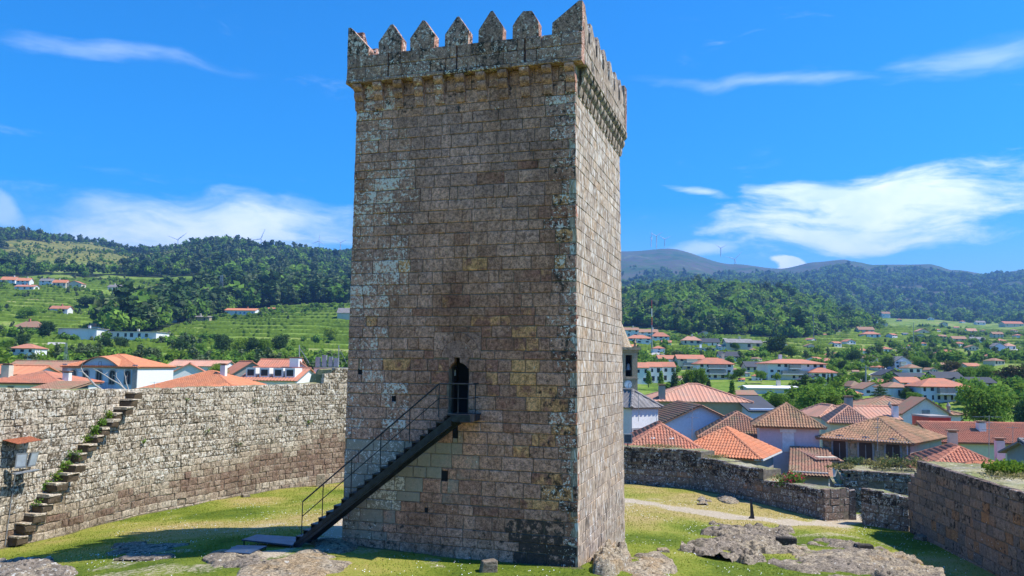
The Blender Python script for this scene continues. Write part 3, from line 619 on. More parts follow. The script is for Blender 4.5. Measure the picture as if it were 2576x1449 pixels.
mb = MB(); mb.prism([fp(ur, zl - .012, OUT), fp(ul + .015, zl - .012, OUT), fp(ul + .015, zl - .20, OUT), fp(ur, zl - .20, OUT)], TS * .05); mb.prism([fp(ur, zl - .2, OUT - .06), fp(ul, zl - .2, OUT - .06), fp(ul, zl - .012, OUT - .06), fp(ur, zl - .012, OUT - .06)], TS * .9); mb.build('landing_beam', M['iron'], stair)
RX = lambda v: 702.8 + .3608 * v
RY = lambda v: 926.4 + .3608 * v
posts = [((160, 930), (158, 1140)), ((305, 806), (300, 1015)), ((504, 638), (500, 845)), ((708, 462), (703, 670)), ((911, 287), (906, 497)), ((1114, 108), (1112, 318)), ((1246, 108), (1246, 318)), ((1318, 110), (1316, 316))]
OR = OUT - .03; tops = []
for (a, b) in posts:
    u, z = onface(RX(a[0]), RY(a[1]), OR); u2, z2 = onface(RX(b[0]), RY(b[1]), OR); u = (u + u2) / 2; tops.append((u, z, z2))
    mb = MB(); mb.bar(fp(u, z2 - .12, OR), fp(u, z, OR), .019, 6); mb.build('railing_post', M['iron'], stair)
u, z, z2 = tops[-1]
mb = MB(); mb.bar(fp(u, z2 - .05, .30), fp(u, z, .30), .019, 6); mb.build('railing_post', M['iron'], stair)
for fr_h, nm, rad in ((0, 'handrail', .027), (.49, 'middle_rail', .017)):
    mb = MB(); pl_ = [(tops[0][0] + .0, tops[0][1], tops[0][2]), tops[5], tops[-1]]
    for p, q in zip(pl_[:-1], pl_[1:]): mb.bar(fp(p[0], p[1] + (p[2] - p[1]) * fr_h, OR), fp(q[0], q[1] + (q[2] - q[1]) * fr_h, OR), rad, 6)
    p = tops[-1]; mb.bar(fp(p[0], p[1] + (p[2] - p[1]) * fr_h, OR), fp(p[0], p[1] + (p[2] - p[1]) * fr_h, .02), rad, 6); mb.build(nm, M['iron'], stair)
for quad, z, lab in ((((608, 1357), (647, 1344), (752, 1351), (737, 1371)), -6.28, 'larger blue-grey steel platform at the foot of the iron stairs'), (((563, 1388), (597, 1371), (672, 1373), (628, 1392)), -6.45, 'smaller lower steel step plate beside the stair platform')):
    pts = [atz(x, y, z) for x, y in quad]; c = np.mean(pts, 0); zg_ = max(yz(q_[0], q_[1]) for q_ in pts) + .14; z = max(z, zg_); pts = [atz(x, y, z) for x, y in quad]; c = np.mean(pts, 0); t = thing('steel_platform', lab, 'platform', (c[0], c[1], z - .3), group='steel plates at the stair foot')
    mb = MB(); mb.prism([tuple(p) for p in pts], np.array([0, 0, -.05])); mb.build('plate', M['ironblue'], t)
    for p in pts:
        q = p + (c - p) * .08; gz_ = yz(q[0], q[1]); mb = MB(); mb.bar((q[0], q[1], min(gz_ - .1, z - .12)), (q[0], q[1], z - .045), .025, 6); mb.build('leg', M['iron'], t)
# ------------------------------------------------------------------ curtain walls
class Run:
    """a wall line on plan: u along it, out towards the side it is built to be seen from"""
    def __init__(s, pts, n=16):
        P = np.array([p[:2] for p in pts], float); Q = np.vstack([2 * P[0] - P[1], P, 2 * P[-1] - P[-2]]); o = []
        if len(P) > 2:
            for i in range(1, len(Q) - 2):
                for t in np.linspace(0, 1, n, endpoint=False):
                    a, b, c, d = Q[i - 1], Q[i], Q[i + 1], Q[i + 2]; o.append(.5 * (2 * b + (c - a) * t + (2 * a - 5 * b + 4 * c - d) * t * t + (3 * b - a - 3 * c + d) * t ** 3))
            o.append(P[-1])
        else: o = [P[0], P[1]]
        s.P = np.array(o); s.L = np.concatenate([[0], np.cumsum(np.linalg.norm(np.diff(s.P, axis=0), axis=1))]); s.len = s.L[-1]
    def pt(s, u):
        x = np.interp(u, s.L, s.P[:, 0]); y = np.interp(u, s.L, s.P[:, 1]); i = int(np.clip(np.searchsorted(s.L, u) - 1, 0, len(s.P) - 2))
        j0, j1 = max(i - 3, 0), min(i + 4, len(s.P) - 1); t = s.P[j1] - s.P[j0]; t = t / np.linalg.norm(t); return x, y, t[1], -t[0]
    def __call__(s, u, z, o):
        x, y, nx, ny = s.pt(u); return (x + nx * o, y + ny * o, z)
    def u_at(s, px):            # where the wall is seen at picture column px
        r = ray(px, 1000); a = math.atan2(r[0], r[1]); A = np.arctan2(s.P[:, 0], s.P[:, 1]); k = np.argsort(A); return float(np.interp(a, A[k], s.L[k]))
    def z_at(s, px, py):
        u = s.u_at(px); x, y, _, _ = s.pt(u); r = ray(px, py); return r[2] * math.hypot(x, y) / math.hypot(r[0], r[1])
def wallthing(name, label, run, ztop, zbot, thick, mat, rows, wl, wh, attf, rng, limit, holes=(), u0=0, u1=None, topmat=None, **kw):
    u1 = run.len if u1 is None else u1; x, y, _, _ = run.pt((u0 + u1) / 2)
    t = thing(name, label, 'wall', (x, y, zbot))
    rl = lay(u0, u1, rows, wl, wh, rng, holes, ztop)
    masonry(t, mat, run, rl, attf, rng, limit, **kw)
    core = MB(); top = MB(); n = max(4, int((u1 - u0) / .45)); us = np.linspace(u0 + .02, u1 - .02, n + 1)
    for a, b in zip(us[:-1], us[1:]):
        zt = ztop((a + b) / 2)
        def pr(mb, za, zb_, o0, o1):
            v = [run(u, z, o) for z in (za, zb_) for o in (o0, o1) for u in (a, b)]
            mb.add(v, [(0, 2, 3, 1), (4, 5, 7, 6), (0, 1, 5, 4), (2, 6, 7, 3), (0, 4, 6, 2), (1, 3, 7, 5)], (.4, .3, .25, .3))
        pr(core, zbot, zt - .09, -.04, -thick)
    nu = max(6, int((u1 - u0) / .16)); no = max(5, int(thick / .2)); ug = np.linspace(u0 + .01, u1 - .01, nu); og = np.linspace(-.05, -thick - .04, no)
    for iu, u in enumerate(ug):
        zt = ztop(float(u))
        for io, o in enumerate(og):
            x, y, z = run(float(u), 0, float(o)); e = 0 if io in (0, no - 1) else 1
            top.v.append((x, y, zt - (.11 if not e else .045) + e * float(fbm(x * 1.3, y * 1.3, 4, 2)) * .13)); top.a.append((.42 + float(fbm(x * .8, y * .8, 2, 4)) * .8, .25, .2 + .3 * float(fbm(x, y, 2, 1)), .35 + .6 * float(fbm(x * .5, y * .5, 3, 6))))
    top.f = [(i * no + j, i * no + j + 1, (i + 1) * no + j + 1, (i + 1) * no + j) for i in range(nu - 1) for j in range(no - 1)]; top.mi = [0] * len(top.f)
    core.build('rubble_core', M['joint'], t); top.build('mossy_top', topmat or M['mossy'], t)
    return t
M['mossy'] = stone('mossy_wall_top', [(0, (.30, .27, .19)), (.35, (.22, .21, .10)), (.6, (.34, .30, .16)), (1, (.40, .36, .28))], lich=(.52, .50, .44), green=(.16, .2, .05), bump=1.0, lsc=3.0)
M['rock'] = stone('granite_outcrop', [(0, (.28, .23, .175)), (.3, (.185, .15, .112)), (.5, (.31, .255, .18)), (.75, (.28, .20, .115)), (1, (.37, .30, .215))], lich=(.55, .525, .46), green=(.20, .19, .07), bump=1.0, lsc=3.2, vs=1.6, mott=1.0)
rl_ = rng_(21)
LW = Run(LWALL)
tp = [(-400, 975), (0, 977), (245, 978), (333, 980), (513, 974), (742, 967), (862, 959), (1100, 950)]
TPU = sorted([(LW.u_at(x), LW.z_at(x, y)) for x, y in tp[1:-1]]); TPU = [(0, TPU[0][1])] + TPU + [(LW.len, TPU[-1][1])]
UB0, UB1 = LW.u_at(806), LW.u_at(905)
def lw_top(u):
    z = float(np.interp(u, [p[0] for p in TPU], [p[1] for p in TPU])); return z + (.62 if UB0 + .5 < u < UB1 else .0) + (.35 if UB0 + 1.0 < u < UB1 else 0)
UE = LW.u_at(500); UE2 = LW.u_at(855)
def lw_att(r):
    u, z = (r[0] + r[1]) / 2, (r[2] + r[3]) / 2; q = rl_.random; x = (u - UE) / (UE2 - UE)      # bare brown stone grows upwards towards the keep
    lim = -7.5 + max(0, x + .35) * 1.5 + .5 * math.sin(u * 1.1) * .6 + rl_.uniform(-.25, .25)
    if z < -8.1: return (.4 + .3 * q(), .1, .15, 0)
    if z < lim: return (.66 + .24 * q(), .02 + .12 * q(), .12 * q(), 0)
    if z < lim + .8: return (.40 + .25 * q(), .15 + .15 * q(), .2 + .15 * q(), 0)
    return (.05 + .42 * q(), .40 + .22 * q(), .34 + .26 * q(), .10 * q())
lrows = rows_between(-9.1, -1.0, .31, .43, rl_); lrows[-1] = (lrows[-1][0], -1.0); lrows += [(-1.0, -.6), (-.6, -.2)]
lwall = wallthing('curtain_wall', 'long sunlit lichen-covered castle wall curving behind the stairs on the left', LW, lw_top, -9.3, 1.9, M['lwall'], lrows, .34, .86, lw_att, rl_, 300, gap=.008, ch=.03, pv=.022, jit=.026, dep=.3, pil=.018)
# projecting stone steps up the wall
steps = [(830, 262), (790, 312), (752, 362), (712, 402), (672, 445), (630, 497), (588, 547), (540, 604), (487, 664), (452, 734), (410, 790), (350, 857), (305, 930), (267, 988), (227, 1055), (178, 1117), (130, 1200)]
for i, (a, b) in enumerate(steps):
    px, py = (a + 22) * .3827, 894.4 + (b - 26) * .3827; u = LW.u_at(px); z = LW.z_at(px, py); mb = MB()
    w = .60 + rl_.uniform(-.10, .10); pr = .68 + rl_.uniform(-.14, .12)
    block(mb, LW, (u - w / 2, u + w / 2, z - .40, z - .09), rl_, gap=.0, ch=.04, p=pr - .03, pv=.0, jit=.045, dep=.1, att=(.7, .0, .85, .35)); block(mb, LW, (u - w / 2 - .02, u + w / 2, z - .10, z), rl_, gap=.0, ch=.03, p=pr, pv=.0, jit=.035, dep=.1, att=(.25, .35, .2, .2)); mb.build('projecting_step', M['lwall'], lwall)  # lower block: mossy green, and blackened to paint the riser's shade; paler tread
# low wall on the far right with its stepped top
ra = rng_(31)
AW = Run(AWALL)
za1 = AW.z_at(1660, 1128); za2 = AW.z_at(1780, 1153); za3 = AW.z_at(1860, 1172); za4 = AW.z_at(1945, 1213); za5 = AW.z_at(2070, 1231)
ua1, ua2, ua3, ua4 = AW.u_at(1758), AW.u_at(1806), AW.u_at(1917), AW.u_at(1927)
def aw_top(u):
    if u < ua1: return za1
    if u < ua2: return za2
    if u < ua3: return za3
    return za4 + (za5 - za4) * min(1, (u - ua3) / (AW.len - ua3))
def dk_att(r):
    q = ra.random; z = r[2]
    return (.05 + .4 * q() + (.4 if q() < .1 else 0), .42 + .2 * q(), .45 + .25 * q() - (.3 if z < -7.2 else 0), 0)
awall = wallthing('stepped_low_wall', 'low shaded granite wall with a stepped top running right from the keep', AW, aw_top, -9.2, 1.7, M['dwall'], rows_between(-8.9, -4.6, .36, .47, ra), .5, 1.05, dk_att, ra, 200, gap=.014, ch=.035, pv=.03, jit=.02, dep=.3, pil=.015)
e0 = np.array(AW(AW.len, 0, 0)); e1 = np.array(AW(AW.len, 0, -1.72)); EW = Run([e0, e1])
for r in lay(0, EW.len, rows_between(-8.9, za5, .36, .47, ra), .4, .8, ra):
    mb = MB(); block(mb, EW, r, ra, gap=.014, ch=.03, pv=.02, jit=.015, dep=.35, att=(.1 + .4 * ra.random(), .32 + .1 * ra.random(), .3 * ra.random(), 0)); mb.build('end_stone', M['dwall'], awall)
mb = MB(); j0 = np.array(e1); nx, ny = EW.pt(EW.len)[2:]
mb.prism([(j0[0], j0[1], -9), (j0[0] + .32, j0[1] - .05, -9), (j0[0] + .32, j0[1] - .05, za5 - .1), (j0[0], j0[1], za5 - .15)], np.array([.1, .5, 0]), (.3, .5, .3, 0)); mb.build('door_jamb', M['dwall'], awall)
BW = Run(BWALL)
zb0, zb1 = BW.z_at(2170, 1228), BW.z_at(2284, 1252)
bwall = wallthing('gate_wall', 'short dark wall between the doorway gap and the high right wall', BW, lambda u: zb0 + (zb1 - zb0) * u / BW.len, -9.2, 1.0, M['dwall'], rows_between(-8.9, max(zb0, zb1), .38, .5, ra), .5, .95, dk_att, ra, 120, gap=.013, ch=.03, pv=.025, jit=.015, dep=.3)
d0 = RWALL[-1] - RWALL[0]; RW = Run([RWALL[0], RWALL[1], RWALL[2], RWALL[2] + d0 * .45, RWALL[2] + d0 * 1.1])
zr = RW.z_at(2420, 1195)
def rw_top(u):
    st = [(.0, 1.45), (.32, 1.15), (.65, .85), (1.0, .55), (1.35, .28), (1.7, 0)]; d = [b for a, b in st if u >= a][-1]; return zr - d
def rw_att(r):
    q = ra.random; z = r[2]; return (.25 + .4 * q() + (.3 if q() < .2 else 0), .10 + .14 * q() + (.15 if z > zr - .6 else 0), .12 + .3 * q() + (.2 if z > zr - .5 else 0), 0)
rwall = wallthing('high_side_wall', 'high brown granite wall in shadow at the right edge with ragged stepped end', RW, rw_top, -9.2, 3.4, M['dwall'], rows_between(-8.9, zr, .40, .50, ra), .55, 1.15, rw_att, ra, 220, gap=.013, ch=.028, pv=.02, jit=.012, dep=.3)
c0, c1 = at(2100, 1250, 51), at(2330, 1250, 49.5); CW = Run([c0, c1])
zc0, zc1 = CW.z_at(2130, 1181), CW.z_at(2305, 1195); uc = CW.u_at(2127)
def cw_top(u): return zc0 - (.9 if u < uc * .5 else .45 if u < uc else 0) + (zc1 - zc0) * max(0, u - uc) / CW.len
ha = (CW.u_at(2180), CW.u_at(2216), CW.z_at(2195, 1243), CW.z_at(2195, 1214))
cwall = wallthing('outer_gate_wall', 'ruined outer wall with weedy top and small arch behind the gate', CW, cw_top, -12, 4.0, M['dwall'], rows_between(-11, zc0, .34, .44, ra), .4, .9, lambda r: (.1 + .4 * ra.random(), .42 + .15 * ra.random(), .35 + .2 * ra.random(), 0), ra, 110, holes=[ha], gap=.014, ch=.035, pv=.03, jit=.02, dep=.3)
mb = MB(); mb.add([CW(ha[0] - .02 + (ha[1] - ha[0] + .04) * (.5 - .5 * math.cos(a)), ha[2] + (ha[3] - ha[2]) * math.sin(a) * .98, -.055) for a in np.linspace(0, math.pi, 11)], [tuple(range(11))]); mb.build('arch_dark_sheet', M['black'], cwall)  # black half-ellipse painting the shade inside the arch

# ------------------------------------------------------------------ rock in the yard
def outcrop(name, label, quad, hgt, seed, att=(.4, .2, .15, .1), step=.16, strat=.35, rag=.95, cat='rock'):
    """bedrock breaking the turf: quad = picture corners on the ground (near-left, near-right, far-right, far-left)"""
    C = np.array([onyard(*q) for q in quad]); c = C.mean(0); n = 92; s, t = np.meshgrid(np.linspace(-1, 1, n), np.linspace(-1, 1, n), indexing='ij')
    a = (s + 1) / 2; b = (t + 1) / 2
    X = (C[0, 0] * (1 - a) + C[1, 0] * a) * (1 - b) + (C[3, 0] * (1 - a) + C[2, 0] * a) * b; Y = (C[0, 1] * (1 - a) + C[1, 1] * a) * (1 - b) + (C[3, 1] * (1 - a) + C[2, 1] * a) * b
    d = np.sqrt(s * s + t * t) + fbm(X / 1.1 + seed, Y / 1.1, 3, seed) * rag
    prof = np.clip(1.0 - d, -.25, 1); e = sstep(prof, -.02, .28)
    hgt = hgt * .8; ca, sa = math.cos(.6), math.sin(.6); U_ = X * ca + Y * sa; V_ = -X * sa + Y * ca
    rid = 1 - np.abs(vnoise(U_ / 1.3 + seed, V_ / .45, seed)) * 4; fine_ = fbm(U_ / .5 + seed, V_ / .22, 4, seed + 1)
    H = hgt * e * (.45 + .55 * np.clip(prof * 1.3, 0, 1)) + e * hgt * (.30 * rid + .7 * fine_)
    crack = np.clip(1 - np.abs(fbm(U_ / 1.1 + 3 * seed, V_ / .8, 3, seed + 2)) * 14, 0, 1); H = H - e * crack * min(.16, hgt * .5)
    hs = max(hgt * strat, .05); k = H / hs; H = hs * (np.floor(k) + sstep(k - np.floor(k), .45, .95)) * .65 + H * .35
    Z = yard(X, Y) + H - .10 + .12 * e - .2 * (prof < -.05)
    ii = (np.arange(n - 1)[:, None] * n + np.arange(n - 1)[None, :]).ravel(); keepq = (prof[:-1, :-1] > -.2).ravel(); ii = ii[keepq]
    q = np.stack([ii, ii + n, ii + n + 1, ii + 1], -1); v = np.stack([X, Y, Z], -1).reshape(-1, 3)
    at_ = np.tile(np.array(att, float), (len(v), 1)); at_[:, 0] += fbm(X, Y, 3, 3).ravel() * .5; at_[:, 3] += np.clip(.55 - H.ravel() / max(hgt, .05) * .9, 0, .55); at_[:, 2] += crack.ravel() * .4
    me = npmesh(name, v - np.array([c[0], c[1], c[2]]), q, M['rock'], at_, smooth=False); me.validate()
    return props(link(name, me, loc=tuple(float(w) for w in c)), label, cat)
outcrop('rock_outcrop', 'broad grey layered outcrop left of the stone block, right of the keep', [(1700, 1392), (1960, 1432), (2020, 1340), (1790, 1312)], .34, 1, att=(.25, .22, .28, 0))
outcrop('rock_outcrop', 'long bare bedrock slab running under the stone block towards the right wall', [(1890, 1446), (2260, 1470), (2300, 1392), (2010, 1352)], .17, 2, att=(.35, .22, .2, .12))
outcrop('rock_outcrop', 'rounded bedrock hump at the foot of the high right wall', [(2150, 1475), (2390, 1520), (2370, 1412), (2170, 1378)], .24, 3, att=(.5, .22, .15, .2))
outcrop('boulder', 'pale rounded boulder against the near corner of the keep', [(1470, 1452), (1585, 1452), (1592, 1396), (1500, 1392)], .62, 4, att=(.6, .42, .05, 0), strat=.6, rag=.3)
outcrop('rock_outcrop', 'broken pale rock slabs just right of the rounded boulder', [(1560, 1466), (1730, 1480), (1680, 1392), (1570, 1402)], .15, 5, att=(.5, .3, .15, .1))
outcrop('rock_outcrop', 'flat sunlit brown bedrock in the foreground below the stair platform', [(540, 1500), (880, 1470), (890, 1388), (640, 1398)], .12, 6, att=(.62, .2, .1, .05))
outcrop('rock_outcrop', 'pale lichen-spotted rock at the lower left corner', [(-120, 1510), (190, 1500), (200, 1412), (-60, 1412)], .2, 7, att=(.3, .4, .15, 0))
outcrop('rock_outcrop', 'dark flat rock in the tower shadow left of the platforms', [(225, 1412), (440, 1412), (480, 1366), (300, 1362)], .10, 8, att=(.2, .15, .3, .1))
outcrop('rock_outcrop', 'rock ledge beside the lower steel plate', [(500, 1440), (720, 1430), (640, 1380), (520, 1385)], .10, 9, att=(.3, .2, .25, .1))
outcrop('rock_outcrop', 'low rock shelf at the left foot of the keep', [(740, 1402), (905, 1392), (890, 1362), (800, 1358)], .10, 12, att=(.3, .2, .2, .1))
outcrop('rock_outcrop', 'small weathered ledge in the dry turf before the stepped wall', [(1800, 1268), (1870, 1278), (1862, 1254), (1800, 1246)], .16, 10, att=(.4, .2, .2, .25))
outcrop('rock_outcrop', 'low mossy rocks in the turf left of the bollard', [(1750, 1270), (1785, 1272), (1782, 1252), (1752, 1252)], .12, 11, att=(.5, .3, .1, .3))
def cutstone(label, px, py, w, d, h, rot, att, seed, tilt=0.0, sink=.08):
    r = rng_(seed); p = onyard(px, py); mb = MB(); J = lambda s_: r.uniform(-s_, s_)
    v = [(x * (w / 2 - (.06 * w if z else 0)) + J(.05), y * (d / 2 - (.05 if z else 0)) + J(.05), z * h + x * tilt * w / 2 + J(.03)) for z in (0, 1) for y in (-1, 1) for x in (-1, 1)]
    c, s = math.cos(rot), math.sin(rot)
    v = [(p[0] + a * c - b * s, p[1] + a * s + b * c, p[2] - sink + z) for a, b, z in v]
    mb.add(v, [(0, 2, 3, 1), (4, 5, 7, 6), (0, 1, 5, 4), (2, 6, 7, 3), (0, 4, 6, 2), (1, 3, 7, 5)], att)
    o = mb.build('loose_stone', M['rock'], origin=(p[0], p[1], p[2] - sink)); md = o.modifiers.new('edge', 'BEVEL'); md.width = .05; md.segments = 2
    return props(o, label, 'stone')
cutstone('squared grey stone standing alone on the grass before the keep', 1228, 1436, .56, .5, .42, .25, (.3, .3, .1, .3), 1)
cutstone('dark worn stone block lying on the bedrock on the right', 1977, 1370, .95, .6, .42, -.25, (.1, .2, .75, 0), 2)
cutstone('dark flat block half sunk in the grass by the right shadow', 2174, 1386, .85, .5, .36, -.1, (.1, .1, .7, 0), 3)
cutstone('small upright stone post at the foot of the long left wall', 806, 1224, .62, .5, .95, .3, (.5, .1, .1, 0), 4)
cutstone('loose pale stone at the foot of the left wall', 618, 1250, .5, .4, .25, .7, (.4, .3, .1, 0), 5)
cutstone('grey stone fallen at the foot of the high right wall', 2322, 1358, .8, .6, .3, .4, (.3, .3, .1, 0), 6)
cutstone('rounded rubble stone at the bottom of the wall steps', 55, 1358, .9, .6, .42, .4, (.5, .2, .2, 0), 7)
cutstone('small pale stone in the turf right of the keep', 1668, 1388, .5, .35, .22, .2, (.6, .4, .05, 0), 8)
cutstone('tiny pale stone in the dry turf before the low wall', 1782, 1262, .4, .3, .2, .1, (.6, .5, .05, 0), 9)
# dark steel bollard
p = onyard(1890, 1305); bol = thing('bollard', 'slim dark green steel marker post with a bent foot beside the sandy path', 'bollard', p)
mb = MB(); mb.prism([(p[0] - .17, p[1], p[2] - .05), (p[0] + .17, p[1], p[2] - .05), (p[0] + .17, p[1], p[2] + .03), (p[0] + .05, p[1], p[2] + 1.02), (p[0] + .0, p[1], p[2] + 1.06), (p[0] - .06, p[1], p[2] + 1.04), (p[0] - .05, p[1], p[2] + .14), (p[0] - .14, p[1], p[2] + .05)], np.array([.02, .07, 0])); mb.build('post', M['iron'], bol)
mb = MB(); mb.box(p[0] - .24, p[0] + .24, p[1] - .12, p[1] + .2, p[2] - .12, p[2] - .048); mb.build('base_plate', M['iron'], bol)
# floodlights on the left wall
u0 = LW.u_at(52); zf0 = LW.z_at(52, 1155)
fl = thing('floodlight_bracket', 'pair of grey floodlights under a rusty hood on the left wall', 'floodlight', LW(u0, zf0 - .7, 0))
def lampbox(du, yaw, pitch):
    c = Vector(LW(u0 + du, zf0, .62)); x, y, nx, ny = LW.pt(u0); n = Vector((nx, ny, 0)); n.rotate(Matrix.Rotation(yaw, 3, 'Z')); n = (n + Vector((0, 0, pitch))).normalized(); side = Vector((0, 0, 1)).cross(n).normalized(); up = n.cross(side)
    mb = MB(); q = lambda a, b, d: tuple(c + side * a + up * b + n * d)
    for (s0, s1, d0, d1) in ((.30, .26, -.12, 0.0),):
        v = [q(i * s1 * .8, j * s1, d0) for j in (-1, 1) for i in (-1, 1)] + [q(i * s0 * .8, j * s0 * 1.15, d1) for j in (-1, 1) for i in (-1, 1)]
        mb.add(v, [(0, 2, 3, 1), (4, 5, 7, 6), (0, 1, 5, 4), (2, 6, 7, 3), (0, 4, 6, 2), (1, 3, 7, 5)])
    L_ = mb.build('lamp_head', M['grey'], fl)
    mb = MB(); mb.add([q(i * .19, j * .27, .004) for i, j in ((-1, -1), (1, -1), (1, 1), (-1, 1))], [(0, 1, 2, 3)]); mb.build('lens', M['lens'], L_)
    mb = MB(); mb.bar(q(0, -.3, -.06), tuple(Vector(LW(u0 + du * .8, zf0 - .52, .5))), .025, 6); mb.build('lamp_arm', M['iron'], fl)
M['lens'] = plain('lamp_glass', (.42, .47, .52), .12)
lampbox(-.32, -.35, -.15); lampbox(.36, .15, -.25)
mb = MB(); mb.prism([LW(u0 - .75, zf0 - .52, .7), LW(u0 + .65, zf0 - .47, .7), LW(u0 + .65, zf0 - .52, .7), LW(u0 - .75, zf0 - .57, .7)], np.array([-.25, .08, 0])); mb.bar(LW(u0 - .2, zf0 - .54, .6), LW(u0 - .2, zf0 - .5, -.05), .03); mb.bar(LW(u0 + .3, zf0 - .5, .6), LW(u0 + .3, zf0 - .47, -.05), .03); mb.build('bracket_bar', M['grey'], fl)
mb = MB(); mb.add([LW(u0 - .85, zf0 + .78, .75), LW(u0 + .62, zf0 + .86, .75), LW(u0 + .62, zf0 + 1.0, .02), LW(u0 - .85, zf0 + .94, .02), LW(u0 - .85, zf0 + .76, .75), LW(u0 + .62, zf0 + .84, .75), LW(u0 + .62, zf0 + .98, .02), LW(u0 - .85, zf0 + .92, .02)], [(0, 1, 2, 3), (7, 6, 5, 4), (0, 4, 5, 1), (1, 5, 6, 2), (2, 6, 7, 3), (3, 7, 4, 0)]); mb.build('rusty_hood', M['rust'], fl)
mb = MB(); mb.bar(LW(u0 - .05, zf0 - .5, .06), LW(LW.u_at(36), -8.2, .06), .02); mb.build('conduit', M['grey'], fl)
# floodlight box on top of the stepped wall beside the keep
q = np.array(AW(AW.u_at(1572), za1, -.6)); f2 = thing('wall_floodlight', 'small boxy floodlight on the stepped wall beside the keep corner', 'floodlight', q)
mb = MB(); mb.box(q[0] - .3, q[0] + .3, q[1] - .12, q[1] + .12, za1 + .18, za1 + .85); hb = mb.build('housing', M['grey'], f2)
mb = MB(); mb.box(q[0] - .24, q[0] + .24, q[1] - .13, q[1] - .121, za1 + .25, za1 + .78); mb.build('lens', M['blueglass'] if 'blueglass' in M else M['ironblue'], hb)
mb = MB(); mb.bar((q[0], q[1], za1 - .1), (q[0], q[1], za1 + .2), .04); mb.build('stand', M['iron'], f2)
# ------------------------------------------------------------------ houses
def wallmat(name, col, stain=.5, sc=.6, scol=(.16, .15, .14)):
    m, g, b = newmat(name); P = g.n('ShaderNodeNewGeometry').outputs['Position']
    n = g.noise(g.scale(P, (1, 1, .45)), sc, 5, .65); n2 = g.noise(P, 5.0, 3, .6)
    c = g.mix(g.sm(n2, .3, .75), col, tuple(x * .9 for x in col)); c = g.mix(g.m('MULTIPLY', g.sm(n, .56, .72), stain), c, tuple(.35 * a + .65 * b_ for a, b_ in zip(col, scol)))
    g.put(b.inputs['Base Color'], c); b.inputs['Roughness'].default_value = .88; b.inputs['Specular IOR Level'].default_value = .15
    bp = g.n('ShaderNodeBump', Strength=.15, Distance=.02, Height=n2); g.put(b.inputs['Normal'], bp.outputs[0])
    return m
def roofmat(name, a, b_, old=(.20, .17, .13), oldness=.35):
    m, g, b = newmat(name); P = g.n('ShaderNodeNewGeometry').outputs['Position']
    at_ = g.n('ShaderNodeAttribute', {'attribute_name': 'bk'}); r = g.n('ShaderNodeSeparateColor', Color=at_.outputs['Color']).outputs[0]; rn = g.n('ShaderNodeObjectInfo').outputs['Random']
    t = g.m('FRACT', g.m('ADD', r, g.m('MULTIPLY', rn, 5.37)))
    n = g.noise(P, .55, 4, .65); n2 = g.noise(P, 3.2, 3, .65)
    c = g.mix(g.m('ADD', g.m('MULTIPLY', t, .65), g.m('MULTIPLY', n2, .35)), a, b_)
    c = g.mix(g.m('MULTIPLY', g.sm(g.m('ADD', n, g.m('MULTIPLY', n2, .4)), .62, .85), oldness), c, old)
    g.put(b.inputs['Base Color'], c); b.inputs['Roughness'].default_value = .85; b.inputs['Specular IOR Level'].default_value = .15
    return m
M['wblue'] = wallmat('pale_blue_plaster', (.50, .60, .72), .25); M['wwhite'] = wallmat('whitewash', (.78, .78, .76), .25); M['wcream'] = wallmat('cream_render', (.66, .60, .46), .3)
M['wlilac'] = wallmat('lilac_weathered_plaster', (.74, .61, .64), .7, .5); M['wgrey'] = wallmat('grey_render', (.34, .32, .30), .7, .5); M['wteal'] = wallmat('blue_green_plaster', (.28, .38, .38), .8, .5)
M['wochre'] = wallmat('stained_ochre_render', (.46, .38, .24), .85, .4); M['wbluish'] = wallmat('blue_white_plaster', (.60, .67, .80), .12); M['wyellow'] = wallmat('yellow_render', (.66, .52, .26), .3); M['wred'] = plain('red_panel', (.50, .07, .04), .6)
M['wstone'] = stone('house_sandstone', [(0, (.40, .30, .20)), (.4, (.46, .36, .24)), (.7, (.36, .27, .18)), (1, (.30, .24, .18))], bump=.5)
M['torange'] = roofmat('orange_roof_tile', (.66, .27, .14), (.56, .20, .10), oldness=.2); M['tterra'] = roofmat('terracotta_tile', (.56, .23, .14), (.48, .18, .11), oldness=.35)
M['tbrown'] = roofmat('old_brown_tile', (.42, .22, .14), (.33, .17, .115), (.24, .22, .13), .6); M['tpink'] = roofmat('faded_pink_tile', (.62, .33, .23), (.52, .25, .16), (.35, .27, .2), .45)
M['tdark'] = roofmat('slate_roof', (.085, .09, .105), (.06, .065, .075), oldness=.1); M['tgrey'] = roofmat('weathered_grey_tile', (.30, .28, .27), (.22, .20, .19), (.15, .14, .13), .6); M['toch'] = roofmat('straw_coloured_old_tile', (.47, .265, .155), (.33, .175, .105), (.17, .145, .085), .65)
M['wframe'] = plain('window_frame', (.62, .62, .60), .5); M['wstonef'] = plain('granite_window_surround', (.30, .30, .31), .85, var=.2); M['shut'] = plain('white_shutter', (.80, .80, .80), .6); M['brownw'] = plain('brown_joinery', (.07, .045, .035), .6); M['bluedoor'] = plain('blue_joinery', (.10, .22, .42), .5)
